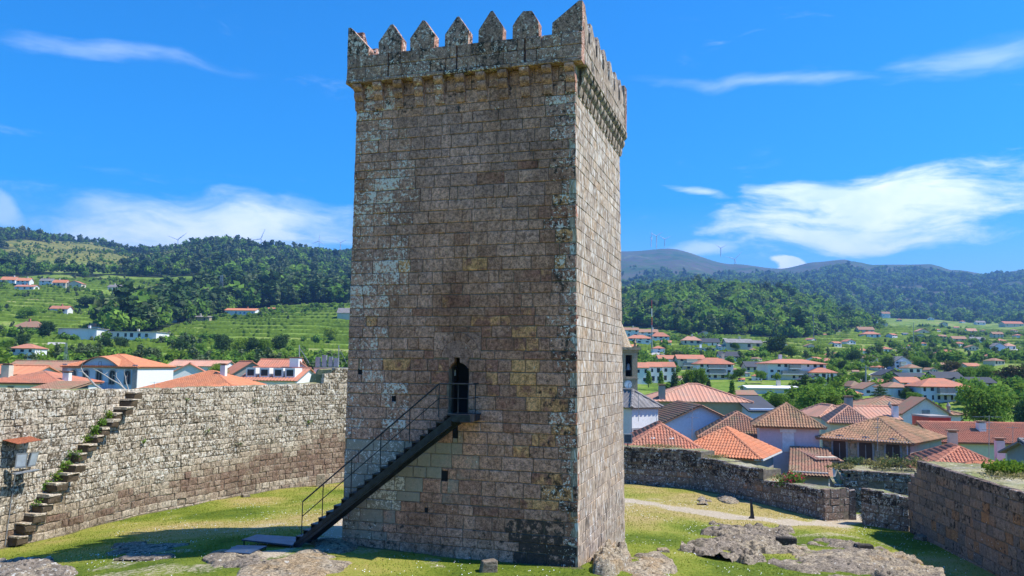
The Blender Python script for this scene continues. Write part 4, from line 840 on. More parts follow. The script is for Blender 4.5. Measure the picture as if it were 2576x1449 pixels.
# one roof tile: an S-shaped clay sheet with a lip
def tile_geo():
    xs = [-.125, -.085, -.035, .02, .06, .09, .125]; zs = [.0, .048, .066, .048, .006, -.004, .0]; v = []; f = []
    for (y, l) in ((0, .03), (.43, .0)): v += [(x, y, z + l) for x, z in zip(xs, zs)]
    v += [(x, 0, z + .008) for x, z in zip(xs, zs)]; n = 7
    for i in range(n - 1): f += [(i, i + 1, n + i + 1, n + i), (2 * n + i, 2 * n + i + 1, i + 1, i)]
    return np.array(v), f
TV, TFc = tile_geo(); TQ = np.array(TFc)
TILE = {}
def tile_mesh(mat):
    if mat.name not in TILE: mb = MB(); mb.add(TV.tolist(), TFc); o = mb.build('roof_tile', mat); TILE[mat.name] = o.data; bpy.data.objects.remove(o)
    return TILE[mat.name]
def tiled(t, planes, mat, limit, sc=1.0):
    """planes: list of 3-D polygons whose first edge is the eave; tiles laid course by course"""
    rotm = Matrix.Rotation(t.rotation_euler.z, 3, 'Z'); loc = Vector(t.location); items = []
    for poly in planes:
        P = [Vector(p) for p in poly]; O = P[0]; e = (P[1] - P[0]).normalized(); nrm = (P[1] - P[0]).cross(P[2] - P[1]).normalized(); s = nrm.cross(e)
        if nrm.z < 0: nrm = -nrm; s = -s
        pl = [((p - O).dot(e), (p - O).dot(s)) for p in P]; amax = max(p[0] for p in pl); amin = min(p[0] for p in pl); bmax = max(p[1] for p in pl)
        na = int((amax - amin) / (.235 * sc)); nb = int(bmax / (.36 * sc)) + 1
        A, B = np.meshgrid(amin + (np.arange(na) + .5) * .235 * sc, np.arange(nb) * .36 * sc, indexing='ij')
        ok = inpoly(A, B + .2 * sc, pl)
        for a, b in zip(A[ok], B[ok]):
            p = O + e * float(a) + s * (float(b) - .06) + nrm * (.03 + random.uniform(-.006, .006)); w = loc + rotm @ p; items.append((w.length, p, e, s, nrm))
    items.sort(key=lambda q: q[0]); me = tile_mesh(mat); one = items[:limit]; rest = items[limit:]
    for d, p, e, s, nrm in one:
        o = bpy.data.objects.new('roof_tile', me); COL.objects.link(o); o.parent = t
        j = random.uniform(-.04, .04); m = Matrix((e * sc + s * j, s * sc - e * j, nrm * sc)).transposed().to_4x4(); m.translation = p; o.matrix_local = m
    if rest:
        k = len(rest); E_ = np.array([q[2] for q in rest]) * sc; S_ = np.array([q[3] for q in rest]) * sc; N_ = np.array([q[4] for q in rest]) * sc; P_ = np.array([q[1] for q in rest])
        v = P_[:, None, :] + TV[None, :, 0:1] * E_[:, None, :] + TV[None, :, 1:2] * S_[:, None, :] + TV[None, :, 2:3] * N_[:, None, :]
        q = (TQ[None] + (np.arange(k) * len(TV))[:, None, None]).reshape(-1, 4); a = np.repeat(RNG.random(k), len(TV)); att = np.stack([a, a * 0, a * 0, a * 0], -1)
        props(link('roof_tiling', npmesh('roof_tiling', v.reshape(-1, 3), q, mat, att), t), kind='stuff')
def slab(t, planes, mat, name='roof', th=.12):
    mb = MB()
    for poly in planes:
        P = [Vector(p) for p in poly]; n = (P[1] - P[0]).cross(P[2] - P[1]).normalized(); n = n if n.z > 0 else -n
        if (P[1] - P[0]).cross(P[2] - P[1]).z < 0: P = P[::-1]
        k = len(P); lo = [p - n * th for p in P]
        mb.add([tuple(p) for p in P] + [tuple(p) for p in lo], [tuple(range(k)), tuple(range(2 * k - 1, k - 1, -1))] + [(i, k + i, k + (i + 1) % k, (i + 1) % k) for i in range(k)], (random.random(), 0, 0, 0))
    return mb.build(name, mat, t, rel=False)
def ribs(t, planes, mat, pitch=.5, r=.07):
    """covering of a farther roof: rows of barrel tiles running up the slope"""
    mb = MB()
    for poly in planes:
        P = [Vector(p) for p in poly]; O = P[0]; e = (P[1] - P[0]).normalized(); nrm = (P[1] - P[0]).cross(P[2] - P[1]).normalized(); s = nrm.cross(e)
        if nrm.z < 0: nrm = -nrm; s = -s
        pl = [((p - O).dot(e), (p - O).dot(s)) for p in P]; a0 = min(p[0] for p in pl); a1 = max(p[0] for p in pl); bm = max(p[1] for p in pl)
        for a in np.arange(a0 + pitch / 2, a1, pitch):
            bs = np.linspace(0.0, bm, 24); ok = inpoly(np.full(24, a), bs + .02, pl); bb = bs[ok]
            if len(bb) < 2: continue
            p0, p1 = O + e * float(a) + s * float(bb[0] - .05), O + e * float(a) + s * float(bb[-1]); c = random.random()
            w = pitch * .32; mb.add([tuple(p0 - e * w), tuple(p0 + nrm * r), tuple(p0 + e * w), tuple(p1 - e * w), tuple(p1 + nrm * r), tuple(p1 + e * w)], [(0, 1, 4, 3), (1, 2, 5, 4), (0, 2, 1)], (c, 0, 0, 0))
    props(mb.build('barrel_rows', mat, t, rel=False), kind='stuff')
def ridge(t, segs, mat, r=.13):
    mb = MB()
    for p, q in segs: 
        p, q = Vector(p), Vector(q); n = max(1, int((q - p).length / .42))
        for i in range(n): mb.bar(p + (q - p) * (i / n), p + (q - p) * ((i + 1.04) / n), r * 1.08, 7, r * .92, att=(random.random(), 0, 0, 0))
    return mb.build('ridge_tiles', mat, t, rel=False)
class House:
    def __init__(s, name, label, cat, cx, cy, z0, w, d, h, rot=0., wall='wwhite', group=None):
        s.w, s.d, s.h = w, d, h; s.t = thing(name, label, cat, (cx, cy, z0), rot, group); s.wall = wall
    def P(s, f, a, z, o=0.0):
        w, d = s.w / 2, s.d / 2
        return {'f': (a, -d - o, z), 'b': (-a, d + o, z), 'l': (-w - o, -a, z), 'r': (w + o, a, z)}[f]
    def walls(s, gab=None, rise=0.0, name='wall'):
        w, d, h = s.w / 2, s.d / 2, s.h; mb = MB(); mb.box(-w, w, -d, d, 0, h)
        if gab == 'x': mb.add([(-w, -d, h - .001), (-w, d, h - .001), (-w, 0, h + rise), (w, -d, h - .001), (w, d, h - .001), (w, 0, h + rise)], [(0, 2, 1), (3, 4, 5), (0, 3, 5, 2), (1, 2, 5, 4)])
        if gab == 'y': mb.add([(-w, -d, h - .001), (w, -d, h - .001), (0, -d, h + rise), (-w, d, h - .001), (w, d, h - .001), (0, d, h + rise)], [(0, 1, 2), (3, 5, 4), (0, 2, 5, 3), (1, 4, 5, 2)])
        s.wo = mb.build(name, M[s.wall], s.t, rel=False); return s
    def planes(s, kind, rise, ov=.35):
        w, d, h = s.w / 2 + ov, s.d / 2 + ov, s.h; k = rise / (s.d / 2 if kind in ('gx', 'hip') else s.w / 2); h0 = h - ov * min(k, .7); top = h + rise + .08
        if kind == 'gx': return [[(-w, -d, h0), (w, -d, h0), (w, 0, top), (-w, 0, top)], [(w, d, h0), (-w, d, h0), (-w, 0, top), (w, 0, top)]], [((-w, 0, top), (w, 0, top))]
        if kind == 'gy': return [[(-w, d, h0), (-w, -d, h0), (0, -d, top), (0, d, top)], [(w, -d, h0), (w, d, h0), (0, d, top), (0, -d, top)]], [((0, -d, top), (0, d, top))]
        if kind == 'mono': return [[(-w, -d, h0), (w, -d, h0), (w, d, top), (-w, d, top)]], []
        if kind == 'flat': return [[(-w, -d, h + .02), (w, -d, h + .02), (w, d, h + .02), (-w, d, h + .02)]], []
        if w >= d: r0, r1 = (-(w - d), 0, top), (w - d, 0, top)
        else: r0, r1 = (0, -(d - w), top), (0, d - w, top)
        c = [(-w, -d, h0), (w, -d, h0), (w, d, h0), (-w, d, h0)]
        if w >= d: pl = [[c[0], c[1], r1, r0], [c[1], c[2], r1], [c[2], c[3], r0, r1], [c[3], c[0], r0]]; hp = [(c[0], r0), (c[3], r0), (c[1], r1), (c[2], r1)]
        else: pl = [[c[0], c[1], r0], [c[1], c[2], r1, r0], [c[2], c[3], r1], [c[3], c[0], r0, r1]]; hp = [(c[0], r0), (c[1], r0), (c[2], r1), (c[3], r1)]
        if abs(w - d) > .05: hp.append((r0, r1))
        return pl, hp
    def roof(s, kind, rise, mat, ov=.35, cover='plain', limit=0):
        pl, hp = s.planes(kind, rise, ov)
        if cover == 'tile': slab(s.t, [[tuple(Vector(p) - Vector((0, 0, .04))) for p in q] for q in pl], M[mat], 'roof_deck', .1); tiled(s.t, pl, M[mat], limit); ridge(s.t, hp, M[mat])
        elif cover == 'rib': slab(s.t, pl, M[mat]); ribs(s.t, pl, M[mat]); ridge(s.t, hp, M[mat], .16)
        else: slab(s.t, pl, M[mat], th=.18)
        return s
    def window(s, f, a, z, w, h, frame='wframe', pane='glass', fw=.08, arch=False, shutter=None):
        if shutter:
            mb = MB(); q = [s.P(f, a + i * w / 2, z + j * h / 2, o) for o in (-.02, .06) for j in (-1, 1) for i in (-1, 1)]
            mb.add(q, [(0, 2, 3, 1), (4, 5, 7, 6), (0, 1, 5, 4), (2, 6, 7, 3), (0, 4, 6, 2), (1, 3, 7, 5)]); return mb.build('roller_shutter', M[shutter], s.t, rel=False)
        n = 9 if arch else 2
        top = [(w / 2 * math.cos(t), h / 2 + (w / 2) * .9 * math.sin(t)) for t in np.linspace(0, math.pi, n)] if arch else [(w / 2, h / 2), (-w / 2, h / 2)]
        inn = [(-w / 2, -h / 2), (w / 2, -h / 2)] + top; k = len(inn); sx, sz = (w + 2 * fw) / w, (h + 2 * fw) / h
        out = [(x * sx, zz * sz) for x, zz in inn]; mb = MB()
        v = [s.P(f, a + x, z + y, .045) for x, y in out] + [s.P(f, a + x, z + y, .045) for x, y in inn] + [s.P(f, a + x, z + y, -.01) for x, y in out] + [s.P(f, a + x, z + y, .008) for x, y in inn]
        mb.add(v, [(i, (i + 1) % k, k + (i + 1) % k, k + i) for i in range(k)] + [(2 * k + i, 2 * k + (i + 1) % k, (i + 1) % k, i) for i in range(k)] + [(k + i, k + (i + 1) % k, 3 * k + (i + 1) % k, 3 * k + i) for i in range(k)])
        o = mb.build('window', M[frame], s.t, rel=False)
        mb = MB(); mb.add([s.P(f, a + x, z + y, .012) for x, y in inn], [tuple(range(k))]); mb.build('pane', M[pane], o, rel=False)
        if w > .7 and h > .9:
            mb = MB(); q = [s.P(f, a + i * .025, z + j * h / 2, o2) for o2 in (.013, .035) for j in (-1, 1) for i in (-1, 1)]
            mb.add(q, [(0, 2, 3, 1), (4, 5, 7, 6), (0, 1, 5, 4), (2, 6, 7, 3), (0, 4, 6, 2), (1, 3, 7, 5)]); mb.build('mullion', M[frame], o, rel=False)
        return o
    def band(s, f, z0, z1, a0, a1, o, mat, name):
        mb = MB(); q = [s.P(f, a, z, oo) for oo in (-.05, o) for z in (z0, z1) for a in (a0, a1)]
        mb.add(q, [(0, 2, 3, 1), (4, 5, 7, 6), (0, 1, 5, 4), (2, 6, 7, 3), (0, 4, 6, 2), (1, 3, 7, 5)]); return mb.build(name, M[mat], s.t, rel=False)
    def chimney(s, x, y, z0, z1, w=.6, mat='wwhite', cap=True):
        mb = MB(); mb.box(x - w / 2, x + w / 2, y - w / 2, y + w / 2, z0, z1); o = mb.build('chimney', M[mat], s.t, rel=False)
        if cap: mb = MB(); mb.box(x - w * .62, x + w * .62, y - w * .62, y + w * .62, z1 + .12, z1 + .22); mb.box(x - w * .4, x + w * .4, y - w * .4, y + w * .4, z1 - .01, z1 + .12); mb.build('chimney_cap', M['tbrown'], o, rel=False)
        return s
def near_house(name, label, xl, xr, ye, D, d, h, kind, yr, wall, roof, rot=0., cover='tile', limit=0, ov=.35, gab=None, cat='house', group=None):
    pl, pr = at(xl, ye, D), at(xr, ye, D); w = float(pr[0] - pl[0]) / math.cos(rot); cx = (pl[0] + pr[0]) / 2; ze = (pl[2] + pr[2]) / 2
    cx2, cy2 = cx - math.sin(rot) * d / 2, D + math.cos(rot) * d / 2
    r = ray((xl + xr) / 2, yr); rise = max(.05, r[2] / r[1] * (D + (d / 2 if kind != 'gy' else 0.)) - ze)
    H = House(name, label, cat, cx2, cy2, ze - h, w, d, h, rot, wall, group); H.walls(gab or ('x' if kind == 'gx' else 'y' if kind == 'gy' else None), rise - .05); H.rise = rise
    if kind == 'mono': mb = MB(); mb.box(-w / 2, w / 2, d / 2 - .2, d / 2, h - .01, h + rise - .1); mb.build('upper_wall', M[wall], H.t, rel=False)
    H.roof(kind, rise, roof, ov, cover, limit); return H
# ---- right-hand old town, nearest first
T_ = 'houses of the old town below the castle'
H7 = near_house('tiled_house', 'house under a clean orange hipped tile roof just beyond the stepped wall', 1716, 1888, 1139, 63, 6.4, 4.5, 'hip', 1077, 'wgrey', 'torange', rot=-.5, limit=300, ov=.5, group=T_)
H7.band('r', H7.h - .35, H7.h - .22, -H7.d / 2 - .5, H7.d / 2 + .5, .62, 'wframe', 'gutter')
H8 = near_house('tower_house', 'lilac weathered house with a mossy pyramid roof and closed white shutters', 1916, 2054, 1065, 70, 5.0, 9.5, 'hip', 1018, 'wlilac', 'toch', rot=-.25, limit=300, ov=.5, group=T_)
H8.window('f', -.1, H8.h - 1.55, .95, 1.7, shutter='shut'); H8.band('f', H8.h - .75, H8.h - .45, -.75, .55, .18, 'shut', 'shutter_box')
for a in (-1.2, 1.1): H8.window('r', a, H8.h - 1.5, .8, 1.9, shutter='shut')
H8b = near_house('lean_to', 'low brown-roofed annex in front of the lilac house', 2000, 2078, 1188, 63, 6.5, 4, 'mono', 1136, 'wgrey', 'tbrown', rot=-.35, limit=120, group=T_)
H8c = near_house('annex', 'pale annex with small roller shutters right of the low brown roof', 2058, 2108, 1150, 66, 5, 6.5, 'mono', 1126, 'wcream', 'tpink', rot=.1, limit=40, group=T_)
for z in (-1.1, -2.6): H8c.window('f', .2, H8c.h + z, .7, 1.0, shutter='shut')
H9 = near_house('stone_house', 'sandstone house with three dark arched windows under a hipped roof', 2096, 2252, 1104, 67, 8.6, 6.2, 'hip', 1050, 'wstone', 'toch', rot=-.74, limit=300, ov=.4, group=T_)
for a in (-2.0, .1, 2.2): H9.window('f', a, H9.h - 1.35, 1.05, 1.75, 'wstonef', 'brownw', .14, arch=True)
H9.band('f', H9.h - .14, H9.h + .0, -H9.w / 2 - .3, H9.w / 2 + .3, .35, 'wframe', 'gutter')
rs = rng_(91)
def hmap(H, f): return lambda u, z, o: tuple(Vector(H.t.location) + Matrix.Rotation(H.t.rotation_euler.z, 3, 'Z') @ Vector(H.P(f, u, z, o)))
for r in lay(-H9.w / 2, H9.w / 2, rows_between(2.2, H9.h - .16, .3, .6, rs), .3, .95, rs, [(a - .72, a + .72, 3.2, H9.h - .2) for a in (-2.0, .1, 2.2)]):
    mb = MB(); block(mb, lambda u, z, o: H9.P('f', u, z, o), r, rs, gap=.03, ch=.03, p=.05, pv=.02, jit=.04, dep=.03, att=(rs.random(), .1, .1, 0)); mb.build('wall_stone', M['wstone'], H9.t, rel=False)
mb = MB(); x = H9.w / 2 - .1; mb.bar((x, -H9.d / 2 - .12, H9.h - .1), (x, -H9.d / 2 - .12, 1.5), .06); mb.build('downpipe', M['wframe'], H9.t, rel=False)
mb = MB(); mb.box(H9.w / 2 - .02, H9.w / 2 + .06, -H9.d / 2, H9.d / 2, 0, H9.h - .1); mb.build('rendered_side', M['wgrey'], H9.t, rel=False)
H12 = near_house('tiled_house', 'red hipped roof of the house right behind the weedy wall', 2345, 2545, 1188, 57, 8, 4, 'hip', 1124, 'wgrey', 'tterra', rot=-.25, limit=300, ov=.4, group=T_)
H12.chimney(2.6, -1.2, 4.0, 6.0, .55, 'wlilac'); H12.chimney(.6, 3.0, 4.5, 6.2, .6, 'wcream')
H12b = near_house('porch_roof', 'small new orange tile canopy at the far right', 2470, 2590, 1196, 50, 4, 3, 'hip', 1167, 'wgrey', 'torange', limit=120, group=T_)
H13 = near_house('teal_house', 'blue-green plastered house under grey tiles cut off by the right edge', 2628, 2800, 1147, 45, 3.4, 8, 'gx', 1112, 'wteal', 'tgrey', limit=60, rot=0, group=T_)
H11 = near_house('long_roof', 'long pale orange tile roof on the far right with white chimneys', 2370, 2660, 1112, 82, 9, 5, 'gx', 1066, 'wcream', 'tterra', rot=-.05, group=T_); H11.chimney(-.5, -2, 5.0, 6.7, .7); H11.chimney(5.5, -1.5, 5.0, 6.7, .7, 'wcream')
H3 = near_house('skylight_house', 'pinkish tile roof with two skylights directly behind the stepped wall', 1590, 1750, 1124, 62, 8, 4, 'hip', 1068, 'wwhite', 'tterra', rot=-.1, limit=260, group=T_)
mb = MB()
for a in (-.9, .5): mb.add([(a + i * .3, -3.4 + j * .8, H3.h + .55 + (j * .8 * H3.rise / 4.3)) for j in (0, 1) for i in (0, 1)], [(0, 1, 3, 2)])
mb.build('skylight', M['wframe'], H3.t, rel=False)
H2 = near_house('white_chapel', 'whitewashed building with grey slate roof beside the bell tower', 1586, 1660, 1022, 72, 9, 9, 'hip', 982, 'wwhite', 'tgrey', rot=.6, cover='rib', ov=.3, group=T_); H2.window('f', -.7, H2.h - 3.3, 1.5, 2.6, 'wstonef', 'brownw', .15)
H4 = near_house('gabled_house', 'house showing a wide blue-white gable wall below brown tiles', 1672, 1852, 1062, 82, 10, 6, 'gy', 1022, 'wbluish', 'tbrown', rot=.02, cover='tile', group=T_)
H6 = near_house('brown_roof_house', 'weathered brown tile slope between the gable wall and the lilac house', 1768, 1960, 1098, 76, 9, 5, 'hip', 1038, 'wgrey', 'tbrown', rot=-.2, group=T_)
H5 = near_house('ochre_house', 'long stained ochre house with faded tiles and a tall chimney', 1640, 1885, 1008, 104, 11, 8, 'hip', 968, 'wochre', 'tpink', cover='rib', rot=-.05, group=T_); H5.chimney(-4.8, -5.0, 5.0, 9.8, .8, 'wgrey'); H5.window('f', 5.8, H5.h - 2.4, 1.3, 1.7)
H5b = near_house('skylit_house', 'small blue-white house with white parapet blocks behind the ochre house', 1888, 1952, 1028, 100, 7, 6, 'mono', 1000, 'wbluish', 'tdark', cover='plain', group=T_)
H10 = near_house('school_building', 'long white building with central gable and brown tiled roof', 2150, 2420, 1040, 106, 14, 6.5, 'hip', 1000, 'wwhite', 'tbrown', cover='rib', rot=-.02, group=T_)
mb = MB(); w2 = 2.9; xg_ = 2.0; h_ = H10.h; y_ = -H10.d / 2 - .5
mb.prism([(xg_ - w2, y_, h_ - 2.5), (xg_ + w2, y_, h_ - 2.5), (xg_ + w2, y_, h_ + .1), (xg_, y_, h_ + 1.9), (xg_ - w2, y_, h_ + .1)], np.array([0, 3.0, 0])); gb = mb.build('front_gable', M['wwhite'], H10.t, rel=False)
slab(H10.t, [[(xg_ - w2 - .3, y_ + 4, h_), (xg_ - w2 - .3, y_ - .3, h_), (xg_, y_ - .3, h_ + 2.1), (xg_, y_ + 4, h_ + 2.1)], [(xg_ + w2 + .3, y_ - .3, h_), (xg_ + w2 + .3, y_ + 4, h_), (xg_, y_ + 4, h_ + 2.1), (xg_, y_ - .3, h_ + 2.1)]], M['tbrown'], 'gable_roof', .15)
H10.window('f', xg_, H10.h - .2, .9, 1.3, 'wstonef', 'wgrey', .1); mb = MB(); mb.box(xg_ - .5, xg_ + .5, y_ - .05, y_ + .02, h_ - 1.0, h_ + .5); mb.build('blind_panel', M['wstonef'], gb, rel=False)
for a in (-2.3, 5.2):
    mb = MB(); mb.bar((a, y_ + .6, h_ - .1), (a, y_ + .6, h_ + .5), .28, 8, .22); mb.bar((a, y_ + .6, h_ + .5), (a, y_ + .6, h_ + 1.0), .15, 8, .3); mb.bar((a, y_ + .6, h_ + 1.0), (a, y_ + .6, h_ + 1.5), .3, 8, .04); mb.build('finial', M['wgrey'], H10.t, rel=False)
H10.window('f', 6.3, H10.h - 2.2, 1.5, 2.0); H10.window('f', 8.2, H10.h - 2.2, 1.5, 2.0)
RB = near_house('red_shed', 'flat-topped shed with a bright red side before the white gabled building', 2338, 2392, 1047, 92, 4, 5, 'flat', 1046, 'wred', 'wgrey', cover='plain', ov=.05, group=T_)
LW2 = near_house('cream_house', 'small house with pale tile roof and chimney left of the white gable', 2170, 2262, 1052, 96, 7, 5, 'gx', 1024, 'wwhite', 'tpink', cover='rib', group=T_); LW2.chimney(-3.2, -2.2, 4.5, 7.3, .75, 'wgrey'); LW2.chimney(1.9, -3.0, 4.5, 6.4, .6)
near_house('tiled_house', 'low orange-brown roof squeezed between lilac house and cream house', 2095, 2185, 1062, 84, 8, 4.5, 'hip', 1022, 'wcream', 'tpink', cover='tile', rot=-.3, group=T_)
near_house('tiled_house', 'low hipped roof at the left of the cream house chimney', 2065, 2160, 1048, 98, 8, 5, 'hip', 1020, 'wcream', 'tpink', cover='rib', group=T_)

# ---- bell tower of the church, seen past the keep
B = at(1570, 985, 88); bt = thing('bell_tower', 'granite church belfry with bell and white clock peeping past the keep', 'bell tower', (B[0], B[1] + 1.4, -14))
zt = at(1570, 880, 88)[2]; zc_ = at(1570, 967, 88)[2]; mb = MB(); bx, by = B[0], B[1]; hw = 1.45
oz0, oz1 = at(1583, 947, 88)[2], at(1583, 893, 88)[2]; ox = at(1582, 900, 88)[0]; ow = .36
for a, b, z0, z1 in ((bx - hw, ox - ow, oz0, oz1), (ox + ow, bx + hw, oz0, oz1), (bx - hw, bx + hw, -14, oz0), (bx - hw, bx + hw, oz1, zt)): mb.box(a, b, by, by + 2.8, z0, z1, (.5, .2, .1, 0))
mb.build('shaft', M['wstone'], bt)
mb = MB(); mb.box(bx - hw - .3, bx + hw + .3, by - .3, by + 3.1, zt, zt + .28, (.3, .2, .2, 0)); mb.box(bx - hw - .1, bx + hw + .1, by - .1, by + 2.9, zt - .25, zt - .001, (.3, .2, .2, 0)); mb.box(bx - hw - .08, bx + hw + .08, by - .08, by + 2.88, oz0 - .3, oz0 - .15, (.3, .2, .2, 0)); mb.build('cornice', M['wstone'], bt)
mb = MB(); mb.bar((bx - .3, by + 1.4, zt + .27), (bx - .3, by + 1.4, zt + 3.2), 1.35, 12, .15, (.2, .4, .2, 0)); mb.build('spire', M['wstone'], bt)
mb = MB(); mb.bar((bx + 1.2, by + .2, zt + .27), (bx + 1.2, by + .2, zt + .75), .16, 8, .1, (.2, 0, .5, 0)); mb.bar((bx + 1.2, by + .2, zt + .75), (bx + 1.2, by + .2, zt + 1.3), .2, 8, .02, (.2, 0, .5, 0)); mb.build('pinnacle', M['wstone'], bt)
mb = MB(); mb.box(ox - ow, ox + ow, by + 1.2, by + 1.3, oz0, oz1); mb.build('belfry_dark_sheet', M['black'], bt)  # black panel painting the dark behind the bell
mb = MB(); z_ = oz0 + (oz1 - oz0) * .3
for a, b, r0, r1 in ((0, .12, .30, .27), (.12, .35, .27, .19), (.35, .6, .19, .16), (.6, .7, .16, .05)): mb.bar((ox, by + .5, z_ + a), (ox, by + .5, z_ + b), r0, 12, r1)
mb.build('bell', M['grey'], bt)
cxk = at(1580, 967, 88)[0]; mb = MB(); mb.bar((cxk, by - .002, zc_), (cxk, by - .06, zc_), .42, 24); ck = mb.build('clock_face', M['shut'], bt)
mb = MB()
for k in range(12):
    a = k * math.pi / 6; mb.bar((cxk + .30 * math.sin(a), by - .066, zc_ + .30 * math.cos(a)), (cxk + .38 * math.sin(a), by - .066, zc_ + .38 * math.cos(a)), .016, 4)
mb.bar((cxk, by - .066, zc_), (cxk + .16, by - .066, zc_ + .17), .022, 4); mb.bar((cxk, by - .066, zc_), (cxk + .06, by - .066, zc_ - .32), .018, 4); mb.build('clock_hands', M['black'], ck)
# ---- left-hand houses right behind the curtain wall
Lg = 'houses behind the long left wall'
L1 = near_house('blue_house', 'pale blue villa with curved gable, arched windows and orange roof', 160, 345, 921, 112, 12, 8, 'hip', 893, 'wblue', 'torange', cover='tile', ov=.3, group=Lg)
for a in (-3.6, -1.9, -.1, 1.7, 3.8): L1.window('f', a, L1.h - 1.65, .72, 1.5, 'wstonef', 'glass', .13, arch=True)
for a0, a1 in ((-L1.w / 2 - .1, -L1.w / 2 + .5), (L1.w / 2 - .55, L1.w / 2 + .1)): L1.band('f', 0, L1.h + .25, a0, a1, .12, 'wstonef', 'corner_pilaster')
L1.band('f', L1.h - .35, L1.h - .1, -L1.w / 2 + .5, -2.4, .1, 'wstonef', 'cornice'); L1.band('f', L1.h - .35, L1.h - .1, 2.1, L1.w / 2 - .55, .1, 'wstonef', 'cornice')
mb = MB(); mb.prism([(x, -L1.d / 2 - .02, L1.h - .4 + z) for x, z in [(-2.5, 0), (2.3, 0)] + [(2.3 - 4.8 * k / 12, .45 + 1.15 * math.sin(math.pi * k / 12)) for k in range(13)]], np.array([0, .5, 0])); cg = mb.build('curved_gable', M['wblue'], L1.t, rel=False)
mb = MB()
for k in range(12):
    x0, x1 = 2.6 - 5.4 * k / 12, 2.6 - 5.4 * (k + 1) / 12; z0, z1 = L1.h + .08 + 1.25 * math.sin(math.pi * k / 12), L1.h + .08 + 1.25 * math.sin(math.pi * (k + 1) / 12)
    mb.add([(x0, -L1.d / 2 - .35, z0), (x1, -L1.d / 2 - .35, z1), (x1, -L1.d / 2 + 2.6, z1 + .15), (x0, -L1.d / 2 + 2.6, z0 + .15), (x0, -L1.d / 2 - .35, z0 - .14), (x1, -L1.d / 2 - .35, z1 - .14)], [(0, 3, 2, 1), (0, 1, 5, 4)], (random.random(), 0, 0, 0))
mb.build('curved_roof', M['torange'], L1.t, rel=False)
mb = MB(); mb.box(L1.w / 2 - .02, L1.w / 2 + .05, -L1.d / 2, L1.d / 2, 0, L1.h - .05); mb.build('white_side', M['wwhite'], L1.t, rel=False)
L1.window('f', -.05, L1.h + .25, .3, .7, 'wstonef', 'glass', .06)
mb = MB()
for k in range(26): x = -1.6 - 1.2 + k * .2; mb.bar((x, -L1.d / 2 - .7, L1.h - 3.1), (x, -L1.d / 2 - .7, L1.h - 2.25), .014, 4)
for z in (-3.1, -2.25): mb.bar((-2.9, -L1.d / 2 - .7, L1.h + z), (2.4, -L1.d / 2 - .7, L1.h + z), .025, 4)
mb.box(-2.9, 2.4, -L1.d / 2 - .75, -L1.d / 2, L1.h - 3.25, L1.h - 3.1); mb.build('balcony', M['iron'], L1.t, rel=False)
L2 = near_house('tiled_house', 'large bright orange hipped roof rising just behind the left wall', 345, 600, 980, 84, 10, 3.5, 'hip', 935, 'wwhite', 'torange', rot=-.12, cover='tile', limit=120, group=Lg); L2.chimney(1.6, -.6, 4.0, 6.0, .55)
L3 = near_house('dormer_house', 'white house with a brown roof full of dormer windows', 600, 745, 955, 120, 11, 5, 'gx', 926, 'wwhite', 'tterra', cover='rib', rot=-.1, group=Lg)
for i, a in enumerate((-3.0, -.9, 1.2, 3.0)):
    zz = L3.h + .7; mb = MB(); mb.box(a - .75, a + .75, -L3.d / 2 + 1.0, -L3.d / 2 + 4, L3.h - .2, zz + 1.0); dm = mb.build('dormer', M['wwhite'], L3.t, rel=False)
    mb = MB(); mb.box(a - .5, a + .5, -L3.d / 2 + .96, -L3.d / 2 + .995, zz - .15, zz + .75); mb.build('pane', M['glass'], dm, rel=False)
L3.chimney(1.9, .6, L3.h + 1, L3.h + 3.2, 1.4)
L4 = near_house('gabled_house', 'house with a shaded dark gable behind the dormer house', 594, 672, 938, 150, 12, 6, 'gy', 910, 'wgrey', 'tterra', rot=.5, cover='rib', group=Lg)
L4b = near_house('long_house', 'brown-roofed house with a small orange patch behind the dormers', 640, 742, 928, 165, 10, 6, 'gx', 905, 'wwhite', 'tterra', cover='rib', group=Lg)
L4c = near_house('gabled_house', 'weathered white gabled house next to the ruined merlon', 700, 805, 950, 126, 10, 7, 'gy', 911, 'wbluish', 'tterra', rot=.3, cover='rib', group=Lg); L4c.window('r', 0, L4c.h - 1.6, 1.6, 1.3)
L5 = near_house('tiled_house', 'low white house with a dark red hipped roof at the left edge', -40, 150, 962, 92, 9, 4, 'hip', 936, 'wwhite', 'tterra', cover='tile', group=Lg); L5.chimney(-2.9, -2.6, 4.0, 5.9, .9, 'wcream'); L5.chimney(3.9, -2.4, 3.8, 5.1, .7)
L5.window('f', -1.2, L5.h - .9, .7, .9)
near_house('tiled_house', 'bright orange roof peeping over the red roof at the left edge', -60, 78, 940, 105, 7, 4, 'gx', 921, 'wwhite', 'torange', cover='rib', group=Lg)
near_house('long_house', 'long low brown-roofed shed left of the blue villa', 5, 172, 930, 150, 9, 4, 'gx', 909, 'wcream', 'tbrown', cover='rib', group=Lg)
near_house('small_roof', 'little old tiled roof just over the wall left of the blue villa', 85, 165, 977, 74, 4, 3, 'mono', 963, 'wgrey', 'tbrown', cover='tile', group=Lg)
near_house('gabled_house', 'small gabled house between the villa and the dormer house', 440, 512, 935, 150, 9, 5, 'gy', 915, 'wwhite', 'tterra', rot=.35, cover='rib', group=Lg)
near_house('long_house', 'pale long house hidden behind the leafy street tree', 420, 560, 920, 175, 9, 4, 'gx', 908, 'wwhite', 'tpink', cover='rib', group=Lg)
near_house('plant_room', 'flat white roof block carrying cooling units by the keep', 790, 905, 925, 135, 9, 6, 'flat', 915, 'wwhite', 'wgrey', cover='plain', ov=.1, group=Lg)
